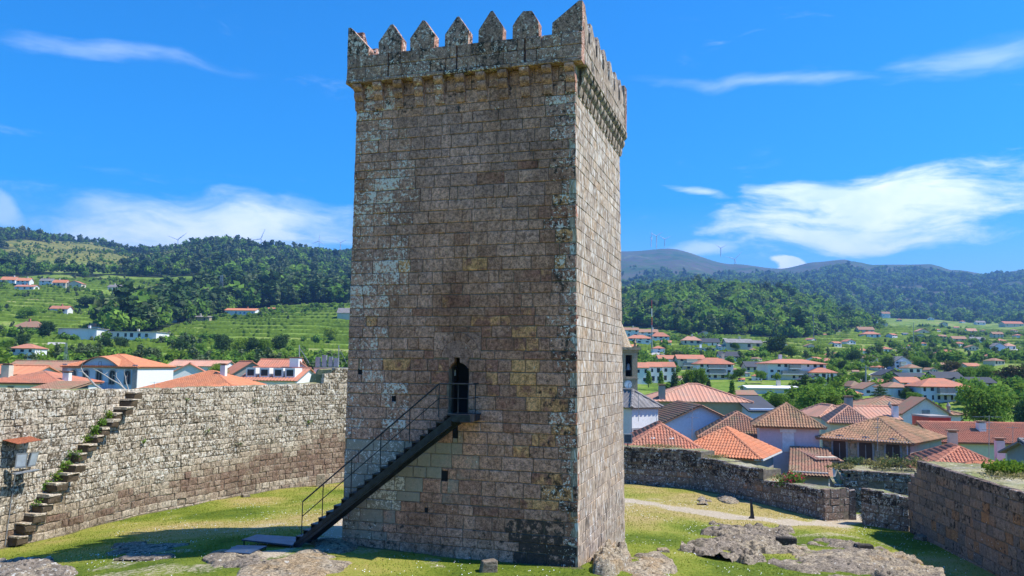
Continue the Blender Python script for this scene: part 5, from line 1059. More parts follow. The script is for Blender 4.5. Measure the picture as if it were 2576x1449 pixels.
for i, (x, y, w) in enumerate(((800, 898, 12), (816, 893, 12), (832, 897, 10), (846, 900, 12))):
    p = at(x, 918, 137); q = at(x, y, 137); mb = MB(); mb.box(p[0] - w * .03, p[0] + w * .03, p[1] - .4, p[1] + .4, p[2] - .3, q[2]); ob = mb.build('cooling_unit', M['grey'], origin=p); props(ob, ['leftmost cooling unit on the flat roof by the keep', 'tallest cooling unit on the flat roof by the keep', 'third cooling unit from the left on the flat roof', 'cooling unit on the flat roof nearest the keep'][i], 'cooling unit', 'roof cooling units')
def mast(label, px, y0, y1, D, r, cat='pole', lat=False, mat='grey', stay=0):
    a, b = at(px, y1, D), at(px, y0, D); t = thing('mast' if lat else 'pole', label, cat, a); mb = MB()
    if lat:
        for i in range(4):
            s = (-1 if i % 2 else 1, -1 if i // 2 else 1); mb.bar((a[0] + s[0] * r, a[1] + s[1] * r, a[2]), (b[0] + s[0] * r * .35, b[1] + s[1] * r * .35, b[2]), r * .12, 4)
        n = 9
        for i in range(n):
            z0, z1 = a[2] + (b[2] - a[2]) * i / n, a[2] + (b[2] - a[2]) * (i + 1) / n; s = 1 - .65 * i / n
            mb.bar((a[0] - r * s, a[1] - r * s, z0), (a[0] + r * s, a[1] - r * s, z1), r * .08, 4); mb.bar((a[0] + r * s, a[1] - r * s, z0), (a[0] - r * s, a[1] - r * s, z1), r * .08, 4)
    else: mb.bar((a[0], a[1], a[2]), (b[0], b[1], b[2]), r, 6, r * .8)
    mb.build('shaft', M[mat], t)
    if stay:
        mb = MB(); mb.bar((b[0], b[1], b[2] - .4), (a[0] + stay, a[1], a[2]), r * .5, 4); mb.build('stay', M[mat], t)
    return t
mast('pale pole with a slanting stay on the roof left of the cooling units', 753, 868, 912, 137, .12, stay=1.6); mast('pale pole with a stay right of the cooling units', 852, 868, 915, 137, .09, stay=1.4)
# ------------------------------------------------------------------ the slopes: where a sight line meets the ground
_RR = np.concatenate([np.linspace(70, 1000, 1400), np.geomspace(1000, 5200, 500)])
def onland(px, py):
    r = ray(px, py); a = math.atan2(r[0], r[1]); k = r[2] / math.hypot(r[0], r[1]); z = ground(np.full(_RR.shape, a), _RR); hit = np.nonzero(z >= k * _RR)[0]
    R = _RR[hit[0]] if len(hit) else 4200.; return np.array([R * math.sin(a), R * math.cos(a), float(ground(a, R))])
def far_house(label, xl, xr, yr, ye, yb, kind, wall, roof, st=1, nw=0, rot=0., name='hill_house', dep=None, cat='house', pane='glass', group='houses scattered on the far slopes'):
    p = onland((xl + xr) / 2, yb); D = p[1]; k = D / F; w = (xr - xl) * k; h = (yb - ye) * k; rise = max((ye - yr) * k, .02); d = dep or min(max(w * .6, 6), 14)
    cx, cy = at((xl + xr) / 2, yb, D)[0], D + d / 2
    H = House(name, label, cat, cx, cy, p[2] - 3.0, w, d, h + 3.0, rot, wall, group); H.walls('x' if kind == 'gx' else 'y' if kind == 'gy' else None, rise - .05); H.roof(kind, rise, roof, min(.5, w * .05), 'plain')
    if nw:
        sh = h / st
        for s in range(st):
            for i in range(nw):
                if random.random() < .16: continue
                a = -w / 2 + w * (i + .5 + random.uniform(-.12, .12)) / nw; ww, wh = min(w / nw * .45, 1.5) * random.uniform(.6, 1.15), min(sh * .5, 1.5) * random.uniform(.75, 1.2); z = 3.0 + sh * (s + .55); mb = MB()
                q = [H.P('f', a + x * ww / 2, z + y * wh / 2, o) for o in (-.02, .03) for y in (-1, 1) for x in (-1, 1)]
                mb.add(q, [(0, 2, 3, 1), (4, 5, 7, 6), (0, 1, 5, 4), (2, 6, 7, 3), (0, 4, 6, 2), (1, 3, 7, 5)]); mb.build('window', M[pane], H.t, rel=False)
    if 'apartment' in label:
        for s in range(1, st):
            z = 3.0 + h / st * s; a0, a1 = -w * random.uniform(.1, .35), w * random.uniform(.05, .3); H.band('f', z - .12, z + .1, a0, a1, 1.2, 'wwhite', 'balcony_slab'); H.band('f', z + .1, z + 1.0, a0 + .1, a1 - .1, 1.12, random.choice(['wgrey', 'wcream', 'wwhite']), 'balcony_front')
    if w > 9 and random.random() < .7: H.chimney(random.uniform(-.3, .3) * w, 0, h + 3.0, h + 3.0 + rise + 1.2, .8, random.choice(['wwhite', 'wcream', 'tterra']), False)
    return H
FH = [
 ('white two-storey house with brown hipped roof above the left roofs', 22, 86, 865, 875, 908, 'hip', 'wwhite', 'tterra', 2, 3), ('grey stone manor with hipped roof among trees at far left', 30, 102, 808, 822, 836, 'hip', 'wcream', 'tbrown', 1, 5),
 ('taller white flat-roofed school block on the left slope', 145, 242, 825, 826, 853, 'flat', 'wwhite', 'wgrey', 1, 0), ('long low white school wing on the left slope', 236, 392, 833, 834, 855, 'flat', 'wwhite', 'wgrey', 1, 9), ('small orange roof beside the white school', 222, 266, 818, 825, 836, 'gx', 'wwhite', 'torange'),
 ('old stone farmhouse below the pine wood', 380, 432, 786, 795, 812, 'hip', 'wgrey', 'tbrown', 1, 2), ('open-fronted stone barn with pale roof', 455, 526, 792, 797, 811, 'mono', 'wochre', 'tgrey', 1, 3), ('white vineyard house with blue windows and orange roof', 565, 641, 775, 781, 796, 'gx', 'wwhite', 'torange', 1, 7, 0, 'hill_house', None, 'house', 'bluedoor'),
 ('low red-roofed shed in the upper vineyard', 672, 699, 775, 778, 784, 'gx', 'wgrey', 'torange'), ('leftmost white house of the upper-left hamlet', 0, 37, 695, 703, 717, 'gx', 'wwhite', 'torange', 2, 3), ('second white house of the upper-left hamlet', 40, 73, 699, 706, 719, 'gx', 'wwhite', 'torange', 2, 3),
 ('lower pinkish house of the upper-left hamlet', 36, 84, 716, 721, 731, 'gx', 'wwhite', 'tterra', 1, 3), ('white cottage with grey roof left of the long orange house', 98, 130, 701, 707, 721, 'gx', 'wwhite', 'tgrey', 2, 2), ('cream house with long orange roof on the upper-left slope', 131, 165, 703, 710, 723, 'gx', 'wcream', 'torange', 1, 3),
 ('gabled pale house at the right of the upper-left hamlet', 166, 204, 707, 714, 728, 'gy', 'wcream', 'tterra', 1, 2), ('grey-roofed house alone on the left terraces', 270, 309, 717, 723, 735, 'gx', 'wwhite', 'tgrey', 1, 3), ('steep yellow-roofed house at the edge of the hill forest', 488, 517, 664, 673, 684, 'gy', 'wcream', 'torange', 1, 1),
 ('low orange-roofed farm on the left terraces', 125, 169, 769, 776, 788, 'gx', 'wwhite', 'tterra', 1, 2), ('tiny orange hut by the pine wood', 390, 410, 714, 718, 725, 'gx', 'torange', 'torange'), ('small hut in the clearing under the hill forest', 741, 766, 707, 712, 720, 'gx', 'wcream', 'tbrown'), ('dark-roofed house half hidden by the keep on the left', 848, 905, 776, 788, 806, 'gx', 'wcream', 'tgrey', 1, 2),
 ('white terrace house touching the keep edge on the right', 1560, 1607, 824, 830, 847, 'gx', 'wwhite', 'tbrown', 2, 3), ('white terrace house second from the keep', 1609, 1655, 828, 835, 849, 'gx', 'wwhite', 'tbrown', 2, 3), ('white villa with red hipped roof below the terrace houses', 1578, 1640, 843, 851, 864, 'hip', 'wwhite', 'tterra', 2, 3), ('taller white villa with red roof and balcony', 1640, 1684, 837, 846, 862, 'hip', 'wwhite', 'tterra', 2, 3),
 ('small orange-roofed house by the bell tower', 1574, 1602, 867, 873, 882, 'gx', 'wcream', 'torange'), ('cream villa with pink tile roof on the right slope', 1718, 1764, 846, 855, 868, 'hip', 'wcream', 'tpink', 1, 3), ('dark-roofed gable house under the forest road', 1757, 1794, 832, 841, 851, 'gy', 'wcream', 'tdark', 1, 2), ('white villa with slate roof above the long white bungalow', 1764, 1810, 852, 861, 875, 'gx', 'wwhite', 'tdark', 1, 4),
 ('long white flat bungalow on the right slope', 1738, 1800, 873, 875, 890, 'flat', 'wwhite', 'wwhite', 1, 5), ('beige house with grey roof right of the slate villa', 1828, 1893, 852, 861, 879, 'gx', 'wcream', 'tgrey', 1, 3), ('yellow house beside the beige grey-roofed house', 1892, 1918, 857, 864, 876, 'gx', 'wyellow', 'tgrey', 1, 1), ('white house with dark slate roof on the green slope', 1812, 1862, 885, 896, 911, 'gx', 'wwhite', 'tdark', 2, 3),
 ('beige apartment house with pink roof, left of a pair', 1658, 1706, 894, 902, 922, 'gx', 'wcream', 'tterra', 2, 3), ('beige apartment house with pink roof, right of a pair', 1706, 1772, 893, 902, 930, 'gx', 'wcream', 'tterra', 3, 4), ('large white apartment house with red hipped roof', 1756, 1845, 901, 914, 955, 'hip', 'wwhite', 'tterra', 3, 5), ('red-roofed white row house nearest the bell tower', 1598, 1632, 913, 925, 967, 'gx', 'wwhite', 'tterra', 2, 2),
 ('middle red-roofed white row house', 1633, 1666, 912, 923, 964, 'gx', 'wwhite', 'tterra', 2, 2), ('right-hand red-roofed white row house', 1667, 1700, 912, 923, 962, 'gx', 'wwhite', 'tterra', 2, 2), ('long house with slate roof left of the apartment block', 1878, 1932, 910, 922, 936, 'gx', 'wcream', 'tdark', 1, 4), ('three-storey white apartment block with balconies', 1932, 2078, 904, 914, 956, 'hip', 'wwhite', 'tterra', 3, 8),
 ('hipped red roof beside the apartment block', 2042, 2106, 924, 936, 958, 'hip', 'wwhite', 'tterra', 1, 3), ('small white house with red roof above the apartment block', 2073, 2102, 901, 908, 922, 'hip', 'wwhite', 'tterra', 1, 3), ('white gabled house with slate roof below the apartment block', 2026, 2082, 945, 956, 974, 'gy', 'wwhite', 'tdark', 1, 2), ('glass-roofed white greenhouse sheds', 1884, 2008, 972, 976, 990, 'gx', 'wwhite', 'wwhite'),
 ('white house with brown roof behind the ochre house', 1850, 1905, 984, 993, 1008, 'gx', 'wwhite', 'tbrown', 1, 2), ('tall blue-white gabled apartment house on the right', 2252, 2294, 897, 909, 936, 'gy', 'wbluish', 'tgrey', 3, 3), ('small house with hipped roof right of the blue gabled block', 2286, 2320, 917, 925, 942, 'hip', 'wwhite', 'tbrown', 1, 2), ('yellow-gabled house with dark roof', 2218, 2278, 930, 943, 960, 'gy', 'wyellow', 'tdark', 1, 2),
 ('long black-roofed house in the lower right town', 2266, 2336, 939, 948, 965, 'gx', 'wgrey', 'tdark', 1, 3), ('dark-roofed twin house left of the big leafy tree', 2356, 2424, 936, 950, 968, 'gx', 'wbluish', 'tdark', 1, 3), ('blue-white apartment block with red hipped roof and balconies', 2320, 2440, 954, 971, 1012, 'hip', 'wbluish', 'tterra', 2, 7), ('pale row with dark roofs behind the big tree', 2424, 2506, 950, 962, 980, 'gx', 'wwhite', 'tdark', 1, 3),
 ('white house with red roof behind the apartment block corner', 2268, 2322, 950, 962, 990, 'gx', 'wwhite', 'tterra', 2, 2), ('white garage house with shutters left of the apartments', 2236, 2294, 964, 975, 1008, 'hip', 'wwhite', 'tbrown', 1, 3), ('blue gabled house in the lower right town', 2172, 2232, 964, 978, 996, 'gy', 'wbluish', 'tbrown', 1, 2), ('grey hipped house left of the blue gable', 2140, 2176, 960, 972, 990, 'hip', 'wgrey', 'tbrown', 1, 2),
 ('yellow wall house with red roof by the leafy tree', 2120, 2170, 979, 990, 1006, 'hip', 'wyellow', 'tterra', 1, 2), ('low red roof above the white garage house', 2208, 2250, 955, 964, 976, 'hip', 'wwhite', 'tterra'), ('grey gabled cottage by the country road', 2268, 2298, 874, 882, 895, 'gy', 'wcream', 'tgrey', 1, 2), ('red and white house on the green meadow', 2365, 2412, 880, 888, 902, 'hip', 'wwhite', 'tterra', 1, 3),
 ('blue-grey gabled house at right of the meadow', 2501, 2530, 863, 871, 884, 'gy', 'wbluish', 'tgrey', 1, 2), ('white hipped house at the right edge slope', 2533, 2556, 863, 870, 882, 'hip', 'wwhite', 'tpink', 1, 2), ('pale twin house on the upper right slope', 2445, 2479, 848, 853, 862, 'gx', 'wbluish', 'tgrey', 1, 3), ('low grey-pink house left of the pale twin house', 2398, 2432, 847, 853, 861, 'gx', 'wcream', 'tbrown', 1, 2),
 ('cream house with red lower storey in the right village', 2161, 2200, 822, 829, 840, 'gx', 'wcream', 'tbrown', 1, 3), ('white house with red walls at the foot of the village', 2172, 2216, 834, 840, 850, 'hip', 'wwhite', 'tterra', 1, 3), ('small brown house left in the right village', 2138, 2159, 802, 808, 817, 'gx', 'wcream', 'tbrown', 1, 2), ('modern white cubic house in the right village', 2160, 2209, 804, 806, 824, 'flat', 'wwhite', 'wwhite', 2, 4),
 ('green-grey gabled house right of the white cubes', 2210, 2234, 808, 814, 823, 'gy', 'wcream', 'tgrey', 1, 1), ('house group at the top of the right village', 2220, 2240, 784, 789, 799, 'gx', 'wwhite', 'tbrown', 1, 3), ('orange-pink house alone above the meadow', 2308, 2338, 827, 833, 841, 'gy', 'wcream', 'tpink', 1, 1), ('white house with pink roof near the right edge', 2435, 2458, 826, 832, 842, 'gx', 'wwhite', 'tpink', 1, 2),
 ('pale house under the far forest on the right', 2457, 2480, 807, 811, 818, 'gx', 'wwhite', 'tgrey', 1, 2), ('brown-roofed house cluster at the far right edge', 2528, 2576, 808, 814, 823, 'gx', 'wcream', 'tterra', 1, 3), ('lonely white house high in the forest', 2322, 2336, 753, 756, 761, 'gx', 'wwhite', 'tgrey'), ('small house high in the forest further right', 2392, 2405, 750, 754, 760, 'gx', 'wwhite', 'tbrown'),
 ('pale yellow cabin at the edge of the mid forest', 1999, 2027, 819, 825, 837, 'gx', 'wcream', 'tpink', 1, 3), ('reddish house half hidden by trees near the right edge', 2436, 2470, 914, 921, 937, 'gx', 'wcream', 'tterra', 1, 1),
]
for r in FH: far_house(*r)

def tiny_houses():
    r3 = rng_(77); n = 0; spots = []
    taken = [((r[1] + r[2]) / 2, r[5]) for r in FH]
    while n < 84:
        px = r3.uniform(1590, 2570); yb = r3.uniform(800, 962); w = r3.uniform(15, 30) * (.6 if yb < 850 else 1)
        if px < 1960 and yb < 865: continue
        if any(abs(px - a) < 30 and abs(yb - b) < 11 for a, b in taken): continue
        p = onland(px, yb); a_, R_0 = math.atan2(p[0], p[1]), math.hypot(p[0], p[1])
        if forest_mask(a_, R_0) > .5 or R_0 > 1500: continue
        taken.append((px, yb)); n += 1; spots.append((px, yb, w, r3.random(), w * r3.uniform(.32, .5), r3.random(), r3.uniform(-.5, .5)))
    _u = ['', 'first', 'second', 'third', 'fourth', 'fifth', 'sixth', 'seventh', 'eighth', 'ninth', 'tenth', 'eleventh', 'twelfth', 'thirteenth', 'fourteenth', 'fifteenth', 'sixteenth', 'seventeenth', 'eighteenth', 'nineteenth']
    o_ = lambda i: _u[i + 1] if i < 19 else (['twentieth', 'thirtieth', 'fortieth', 'fiftieth', 'sixtieth'][(i + 1) // 10 - 2] if (i + 1) % 10 == 0 else ['twenty', 'thirty', 'forty', 'fifty', 'sixty'][(i + 1) // 10 - 2] + '-' + _u[(i + 1) % 10])
    cnt = {}
    for px, yb, w, k, hh, q, rt in sorted(spots):
        kind = 0 if k < .6 else 1 if k < .85 else 2; i = cnt.get(kind, 0); cnt[kind] = i + 1
        far_house(('small red-roofed white field house', 'small brown-roofed cream field house', 'small grey-roofed white field house')[kind] + ' in the right valley, ' + o_(i) + ' of its kind from the left', px - w / 2, px + w / 2, yb - hh - w * .2, yb - hh, yb, 'hip' if q < .45 else 'gx' if q < .75 else 'gy', ('wwhite', 'wcream', 'wwhite')[kind], ('tterra', 'tbrown', 'tgrey')[kind], 1 if hh < w * .42 else 2, 2 if w < 20 else 3, rt, group='small houses among the right-hand fields')
tiny_houses()

# ------------------------------------------------------------------ trees
def leafmat(name, stops, tr=.3):
    m, g, b = newmat(name); a = g.n('ShaderNodeAttribute', {'attribute_name': 'bk'}); r = g.n('ShaderNodeSeparateColor', Color=a.outputs['Color']).outputs[0]; rn = g.n('ShaderNodeObjectInfo').outputs['Random']
    c = g.ramp(g.m('ADD', g.m('MULTIPLY', r, .45), g.m('MULTIPLY', rn, .55)), stops)
    d = g.n('ShaderNodeBsdfDiffuse', Color=c); t = g.n('ShaderNodeBsdfTranslucent', Color=g.mix(.5, c, (.16, .22, .03))); mx = g.n('ShaderNodeMixShader', i0=tr, i1=d.outputs[0], i2=t.outputs[0])
    g.nt.links.new(mx.outputs[0], g.nt.nodes['Material Output'].inputs[0]); return m
M['leaf'] = leafmat('broad_leaf', [(0, (0.058, 0.129, 0.023)), (.35, (0.117, 0.234, 0.038)), (.7, (0.199, 0.351, 0.056)), (1, (0.281, 0.445, 0.070))], .42)
M['leafb'] = leafmat('spring_leaf', [(0, (0.102, 0.189, 0.022)), (.5, (0.189, 0.304, 0.036)), (1, (0.275, 0.377, 0.058))], .4)
M['leafd'] = leafmat('pine_needle', [(0, (0.022, 0.050, 0.022)), (.4, (0.043, 0.086, 0.032)), (.75, (0.072, 0.126, 0.043)), (1, (0.108, 0.153, 0.058))], .12)
M['leafg'] = leafmat('grey_green_leaf', [(0, (0.054, 0.090, 0.040)), (.5, (0.108, 0.153, 0.068)), (1, (0.180, 0.216, 0.099))], .2)
M['leafr'] = leafmat('brownish_leaf', [(0, (0.063, 0.054, 0.032)), (.5, (0.108, 0.090, 0.047)), (1, (0.162, 0.153, 0.054))], .2)
M['bark'] = plain('bark', (.085, .065, .05), .9, var=.3, sc=6)
M['vine'] = leafmat('vine_leaf', [(0, (0.102, 0.174, 0.023)), (.5, (0.174, 0.268, 0.038)), (1, (0.246, 0.326, 0.058))], .35)
def cards(lobes, n, size, rng, hard=.45):
    """leaf cards through the volume of ellipsoid lobes (cx, cy, cz, rx, ry, rz)"""
    L = np.array(lobes, float); vol = L[:, 3] * L[:, 4] * L[:, 5]; k = rng.choice(len(L), n, p=vol / vol.sum())
    d = rng.normal(size=(n, 3)); d /= np.linalg.norm(d, axis=1)[:, None]; rr = rng.random(n) ** hard; bump = 1 + .22 * np.sin(d[:, 0] * 7 + k) * np.sin(d[:, 1] * 6 + 2 * k) + .15 * np.sin(d[:, 2] * 9 + k)
    c = L[k, :3] + d * L[k, 3:] * (rr * bump)[:, None]
    a = rng.normal(size=(n, 3)) + d * .9; a /= np.linalg.norm(a, axis=1)[:, None]; t = np.cross(a, rng.normal(size=(n, 3))); t /= np.linalg.norm(t, axis=1)[:, None]; b = np.cross(a, t)
    s = size * rng.uniform(.6, 1.35, n)[:, None]; v = np.stack([c - t * s, c + b * s * .55, c + t * s, c - b * s * .55], 1); v[:, 0] += a * s * .18; v[:, 2] += a * s * .18
    q = np.arange(n * 4).reshape(n, 4); tone = np.repeat(np.clip(rng.random(n) * .75 + .25 * rr, 0, 1), 4); z = tone * 0
    return v.reshape(-1, 3), q, np.stack([tone, z, z, z], -1)
def trunk_mesh(name, h, r, limbs, rng):
    mb = MB(); p = np.zeros(3)
    for i in range(4):
        q = np.array([rng.normal() * .015, rng.normal() * .015, h * (i + 1) / 4]); mb.bar(p if i else (0, 0, -.06), q, r * (1 - .16 * i), 7, r * (1 - .16 * (i + 1))); p = q
    for (x, y, z) in limbs: mb.bar((0, 0, h * rng.uniform(.55, .95)), (x, y, z), r * .4, 5, r * .12)
    o = mb.build(name, M['bark']); me = o.data; bpy.data.objects.remove(o); return me
PROTO = {}
def proto(key, lobes, n, size, mat, th=.35, tr=.022, seed=0, hard=.45):
    rg2 = np.random.default_rng(seed); v, q, a = cards(lobes, n, size, rg2, hard); PROTO[key] = (npmesh(key + '_crown', v, q, M[mat], a), trunk_mesh(key + '_trunk', th, tr, [(l[0] * .7, l[1] * .7, l[2]) for l in lobes[:5]], rg2))
def rl(seed, n, R, z0, z1, r0, r1):
    g2 = np.random.default_rng(seed); out = []
    for i in range(n):
        t = i / n; a = 2.4 * i + g2.random(); rad = R * math.sqrt(g2.random()) * .75; z = z0 + (z1 - z0) * g2.random(); r = g2.uniform(r0, r1); out.append((rad * math.cos(a), rad * math.sin(a), z, r, r, r * .8))
    return out
BR = [(0, 0, .58, .36, .36, .30)] + rl(5, 13, .40, .34, .86, .14, .22)
proto('broad_tree', BR, 6500, .026, 'leaf', seed=1); proto('spring_tree', BR, 2600, .036, 'leafb', seed=2); proto('dark_tree', BR, 3500, .032, 'leafd', seed=3); proto('brown_tree', BR, 3500, .032, 'leafr', seed=4); proto('grey_tree', [(0, 0, .6, .3, .3, .32)] + rl(6, 9, .34, .36, .85, .12, .2), 2200, .034, 'leafg', seed=8)
proto('poplar', [(0, 0, .25 + .12 * i, .15 - .012 * i, .15 - .012 * i, .13) for i in range(6)], 1800, .03, 'leaf', .2, seed=5); proto('cypress', [(0, 0, .12 + .13 * i, .13 - .015 * i, .13 - .015 * i, .13) for i in range(7)], 1500, .026, 'leafd', .15, seed=6)
proto('pine', [(0, 0, .75, .20, .20, .16), (.1, .05, .6, .17, .15, .08), (-.12, .02, .52, .16, .15, .07), (.02, -.12, .45, .17, .16, .06), (0, .1, .9, .11, .11, .09)], 1100, .034, 'leafd', .7, .02, seed=7)
proto('cedar', [(0, 0, .35, .42, .42, .07), (.05, 0, .52, .34, .34, .07), (0, .04, .68, .25, .25, .07), (0, 0, .84, .15, .15, .09), (0, 0, .95, .06, .06, .08)], 2200, .03, 'leafd', .9, .02, seed=9)
for k, (mt, lob, n) in {'wood_pine': ('leafd', [(0, 0, .72, .17, .17, .2), (.07, .04, .52, .15, .14, .12), (-.08, -.03, .42, .14, .14, .1)], 150), 'wood_gum': ('leafg', [(0, 0, .78, .16, .16, .2), (.08, 0, .55, .17, .16, .18), (-.09, .05, .42, .15, .15, .14)], 150), 'wood_oak': ('leaf', [(0, 0, .5, .34, .34, .34), (.2, .1, .4, .22, .22, .22), (-.18, -.1, .45, .24, .24, .24)], 170), 'wood_lime': ('leafb', [(0, 0, .5, .34, .34, .34), (.2, -.1, .4, .22, .22, .22), (-.16, .14, .45, .24, .24, .24)], 150)}.items(): proto(k, lob, n, .09 if k in ('wood_pine', 'wood_gum') else .11, mt, .4, .016, seed=30 + n)
def tree(key, label, px, yt, yb, wpx, D=None, group='trees among the houses and fields'):
    if D: p = at(px, yb, D); 
    else: p = onland(px, yb); D = p[1]
    h = (yb - yt) * D / F; w = wpx * D / F; cr, tk = PROTO[key]; t = thing(key, label, 'tree', p, random.uniform(0, 6.28), group); nat = {'poplar': .30, 'cypress': .26, 'pine': .46, 'cedar': .84}.get(key, .98)
    for nm, me in (('crown', cr), ('trunk', tk)): o = link(nm, me, t); o.scale = (w / nat, w / nat, h)
    return t
TR = [
 ('broad_tree', 'large leafy tree standing right of the middle above the lilac house', 2066, 962, 1062, 135, 118), ('broad_tree', 'bushy tree between the ochre house and the pyramid roof', 1962, 986, 1060, 85, 112), ('broad_tree', 'biggest round green tree beside the white gabled building', 2487, 962, 1105, 142, 96), ('brown_tree', 'dark brownish tree at the right edge behind the biggest round tree', 2552, 912, 1015, 110, 190),
 ('dark_tree', 'dark green tree at the right edge above the teal house', 2585, 1000, 1100, 90, 120), ('cedar', 'flat layered cedar behind the large leafy tree', 2028, 940, 1000, 80, 165), ('cedar', 'blue-grey cedar before the blue gabled house', 2215, 968, 1010, 52, 150), ('dark_tree', 'small dark tree before the white garage house', 2283, 972, 1012, 42, 150), ('broad_tree', 'bushy green tree below the blue-white apartment block', 2302, 985, 1012, 45, 135),
 ('spring_tree', 'lime green tree between row houses and white apartments, left one', 1735, 924, 990, 52, 175), ('spring_tree', 'lime green tree between row houses and white apartments, right one', 1762, 922, 985, 48, 180), ('poplar', 'dark slim tree at the foot of the row houses, leftmost', 1632, 930, 972, 18, 190), ('poplar', 'dark slim tree at the foot of the row houses, second', 1663, 932, 972, 16, 190), ('cypress', 'dark conifer left of the lime green pair', 1698, 930, 982, 30, 172), ('cypress', 'dark conifer in front of the lime green pair', 1729, 940, 986, 22, 165), ('cypress', 'dark conifer right below the lime green pair', 1754, 935, 988, 24, 165),
 ('cypress', 'dark conifer under the white apartment house', 1783, 952, 988, 20, 165), ('poplar', 'slim poplar above the ochre roof', 1842, 955, 1003, 18, 140), ('broad_tree', 'tree left of the slate-roofed long house', 1860, 925, 955, 36, 215), ('broad_tree', 'tree before the slate-roofed long house', 1915, 930, 960, 36, 205), ('cypress', 'left cypress of the pair beside the slate gable', 2084, 938, 975, 9, 190), ('cypress', 'right cypress of the pair beside the slate gable', 2094, 936, 975, 9, 190),
 ('dark_tree', 'tall dark tree in the middle of the green right slope', 1952, 840, 905, 62), ('spring_tree', 'bright rounded tree right of the tall dark tree', 1985, 866, 906, 62), ('broad_tree', 'tree beside the beige grey-roofed house', 1850, 862, 884, 26), ('dark_tree', 'dark conifer above the pink-roofed cream villa', 1727, 825, 850, 40), ('broad_tree', 'small tree below the red-roofed villa', 1672, 862, 882, 20), ('grey_tree', 'grey-green tree by the long white bungalow', 1704, 880, 908, 42), ('grey_tree', 'feathery grey tree right of the apartment block', 2115, 935, 975, 30, 200),
 ('dark_tree', 'round dark tree on the green slope before the lane', 2118, 905, 932, 26), ('dark_tree', 'dark trees left of the blue gabled block', 2232, 895, 935, 40), ('broad_tree', 'green tree right of the blue gabled block', 2312, 895, 930, 38), ('brown_tree', 'brownish tree below the red and white meadow house', 2395, 905, 945, 62), ('cypress', 'dark pointed conifer at the right meadow edge', 2485, 862, 890, 18), ('broad_tree', 'round tree on the right meadow', 2358, 872, 892, 26), ('broad_tree', 'small round tree in the middle of the meadow', 2308, 874, 890, 15),
 ('broad_tree', 'leafy clump behind the biggest round tree, left', 2430, 920, 965, 60), ('broad_tree', 'leafy clump behind the biggest round tree, right', 2480, 915, 962, 70), ('dark_tree', 'dark tree beside the grey gabled cottage', 2325, 905, 932, 40), ('broad_tree', 'leafy tree at the lower edge of the lane', 2160, 935, 962, 40), ('grey_tree', 'greyish tree above the lane on the right slope', 2200, 870, 905, 58), ('dark_tree', 'dark rounded tree left of the greyish one', 2150, 880, 915, 50),
 ('spring_tree', 'bright lime tree behind the orange hipped roof on the left', 548, 912, 955, 62, 150), ('dark_tree', 'dark tree in the left field hedge, leftmost', 455, 850, 898, 46), ('broad_tree', 'tree in the left field hedge under the vineyard, second', 503, 862, 905, 46), ('dark_tree', 'tallest dark tree in the left field hedge', 560, 838, 902, 52), ('spring_tree', 'pale tree right of the tallest hedge tree', 602, 850, 906, 50), ('dark_tree', 'dark tree in the hedge between two pale trees', 632, 845, 905, 50), ('spring_tree', 'pale green tree in the hedge near the keep', 668, 848, 905, 46), ('dark_tree', 'dark hedge tree nearest the keep', 702, 838, 895, 52), ('spring_tree', 'bright bush beside the keep at the vineyard corner', 832, 822, 860, 44),
 ('dark_tree', 'dark tree below the stone manor', 55, 836, 880, 44), ('dark_tree', 'dark tree right of the stone manor', 118, 805, 850, 50), ('broad_tree', 'leafy tree left of the tall white house', 12, 850, 905, 46), ('dark_tree', 'dark trees before the school, left', 262, 848, 880, 42), ('dark_tree', 'dark trees before the school, right', 305, 845, 882, 44), ('grey_tree', 'greyish leafy tree below the school', 215, 868, 912, 90), ('spring_tree', 'lime bush left of the blue villa roof', 182, 888, 918, 60), ('grey_tree', 'greyish tree right of the blue villa roof', 380, 872, 910, 70), ('broad_tree', 'round tree on the terraces above the manor', 68, 772, 808, 58), ('dark_tree', 'dark clump on the left terraces below the hamlet', 215, 745, 775, 60),
]
for r in TR: tree(*r)
for i, (px, yb, yt, w) in enumerate(((305, 825, 775, 42), (340, 822, 765, 46), (372, 815, 758, 44), (402, 806, 748, 46), (440, 790, 728, 46), (478, 780, 715, 48), (520, 770, 705, 48), (562, 764, 700, 46), (605, 760, 698, 44), (650, 758, 700, 42), (700, 756, 702, 40), (748, 755, 704, 40), (800, 754, 706, 38), (850, 753, 708, 38))):
    tree('pine', f'tall pine on the near edge of the left pine wood, {["first","second","third","fourth","fifth","sixth","seventh","eighth","ninth","tenth","eleventh","twelfth","thirteenth","last"][i]} from the left', px, yt, yb, w, group='pines along the edge of the left wood')

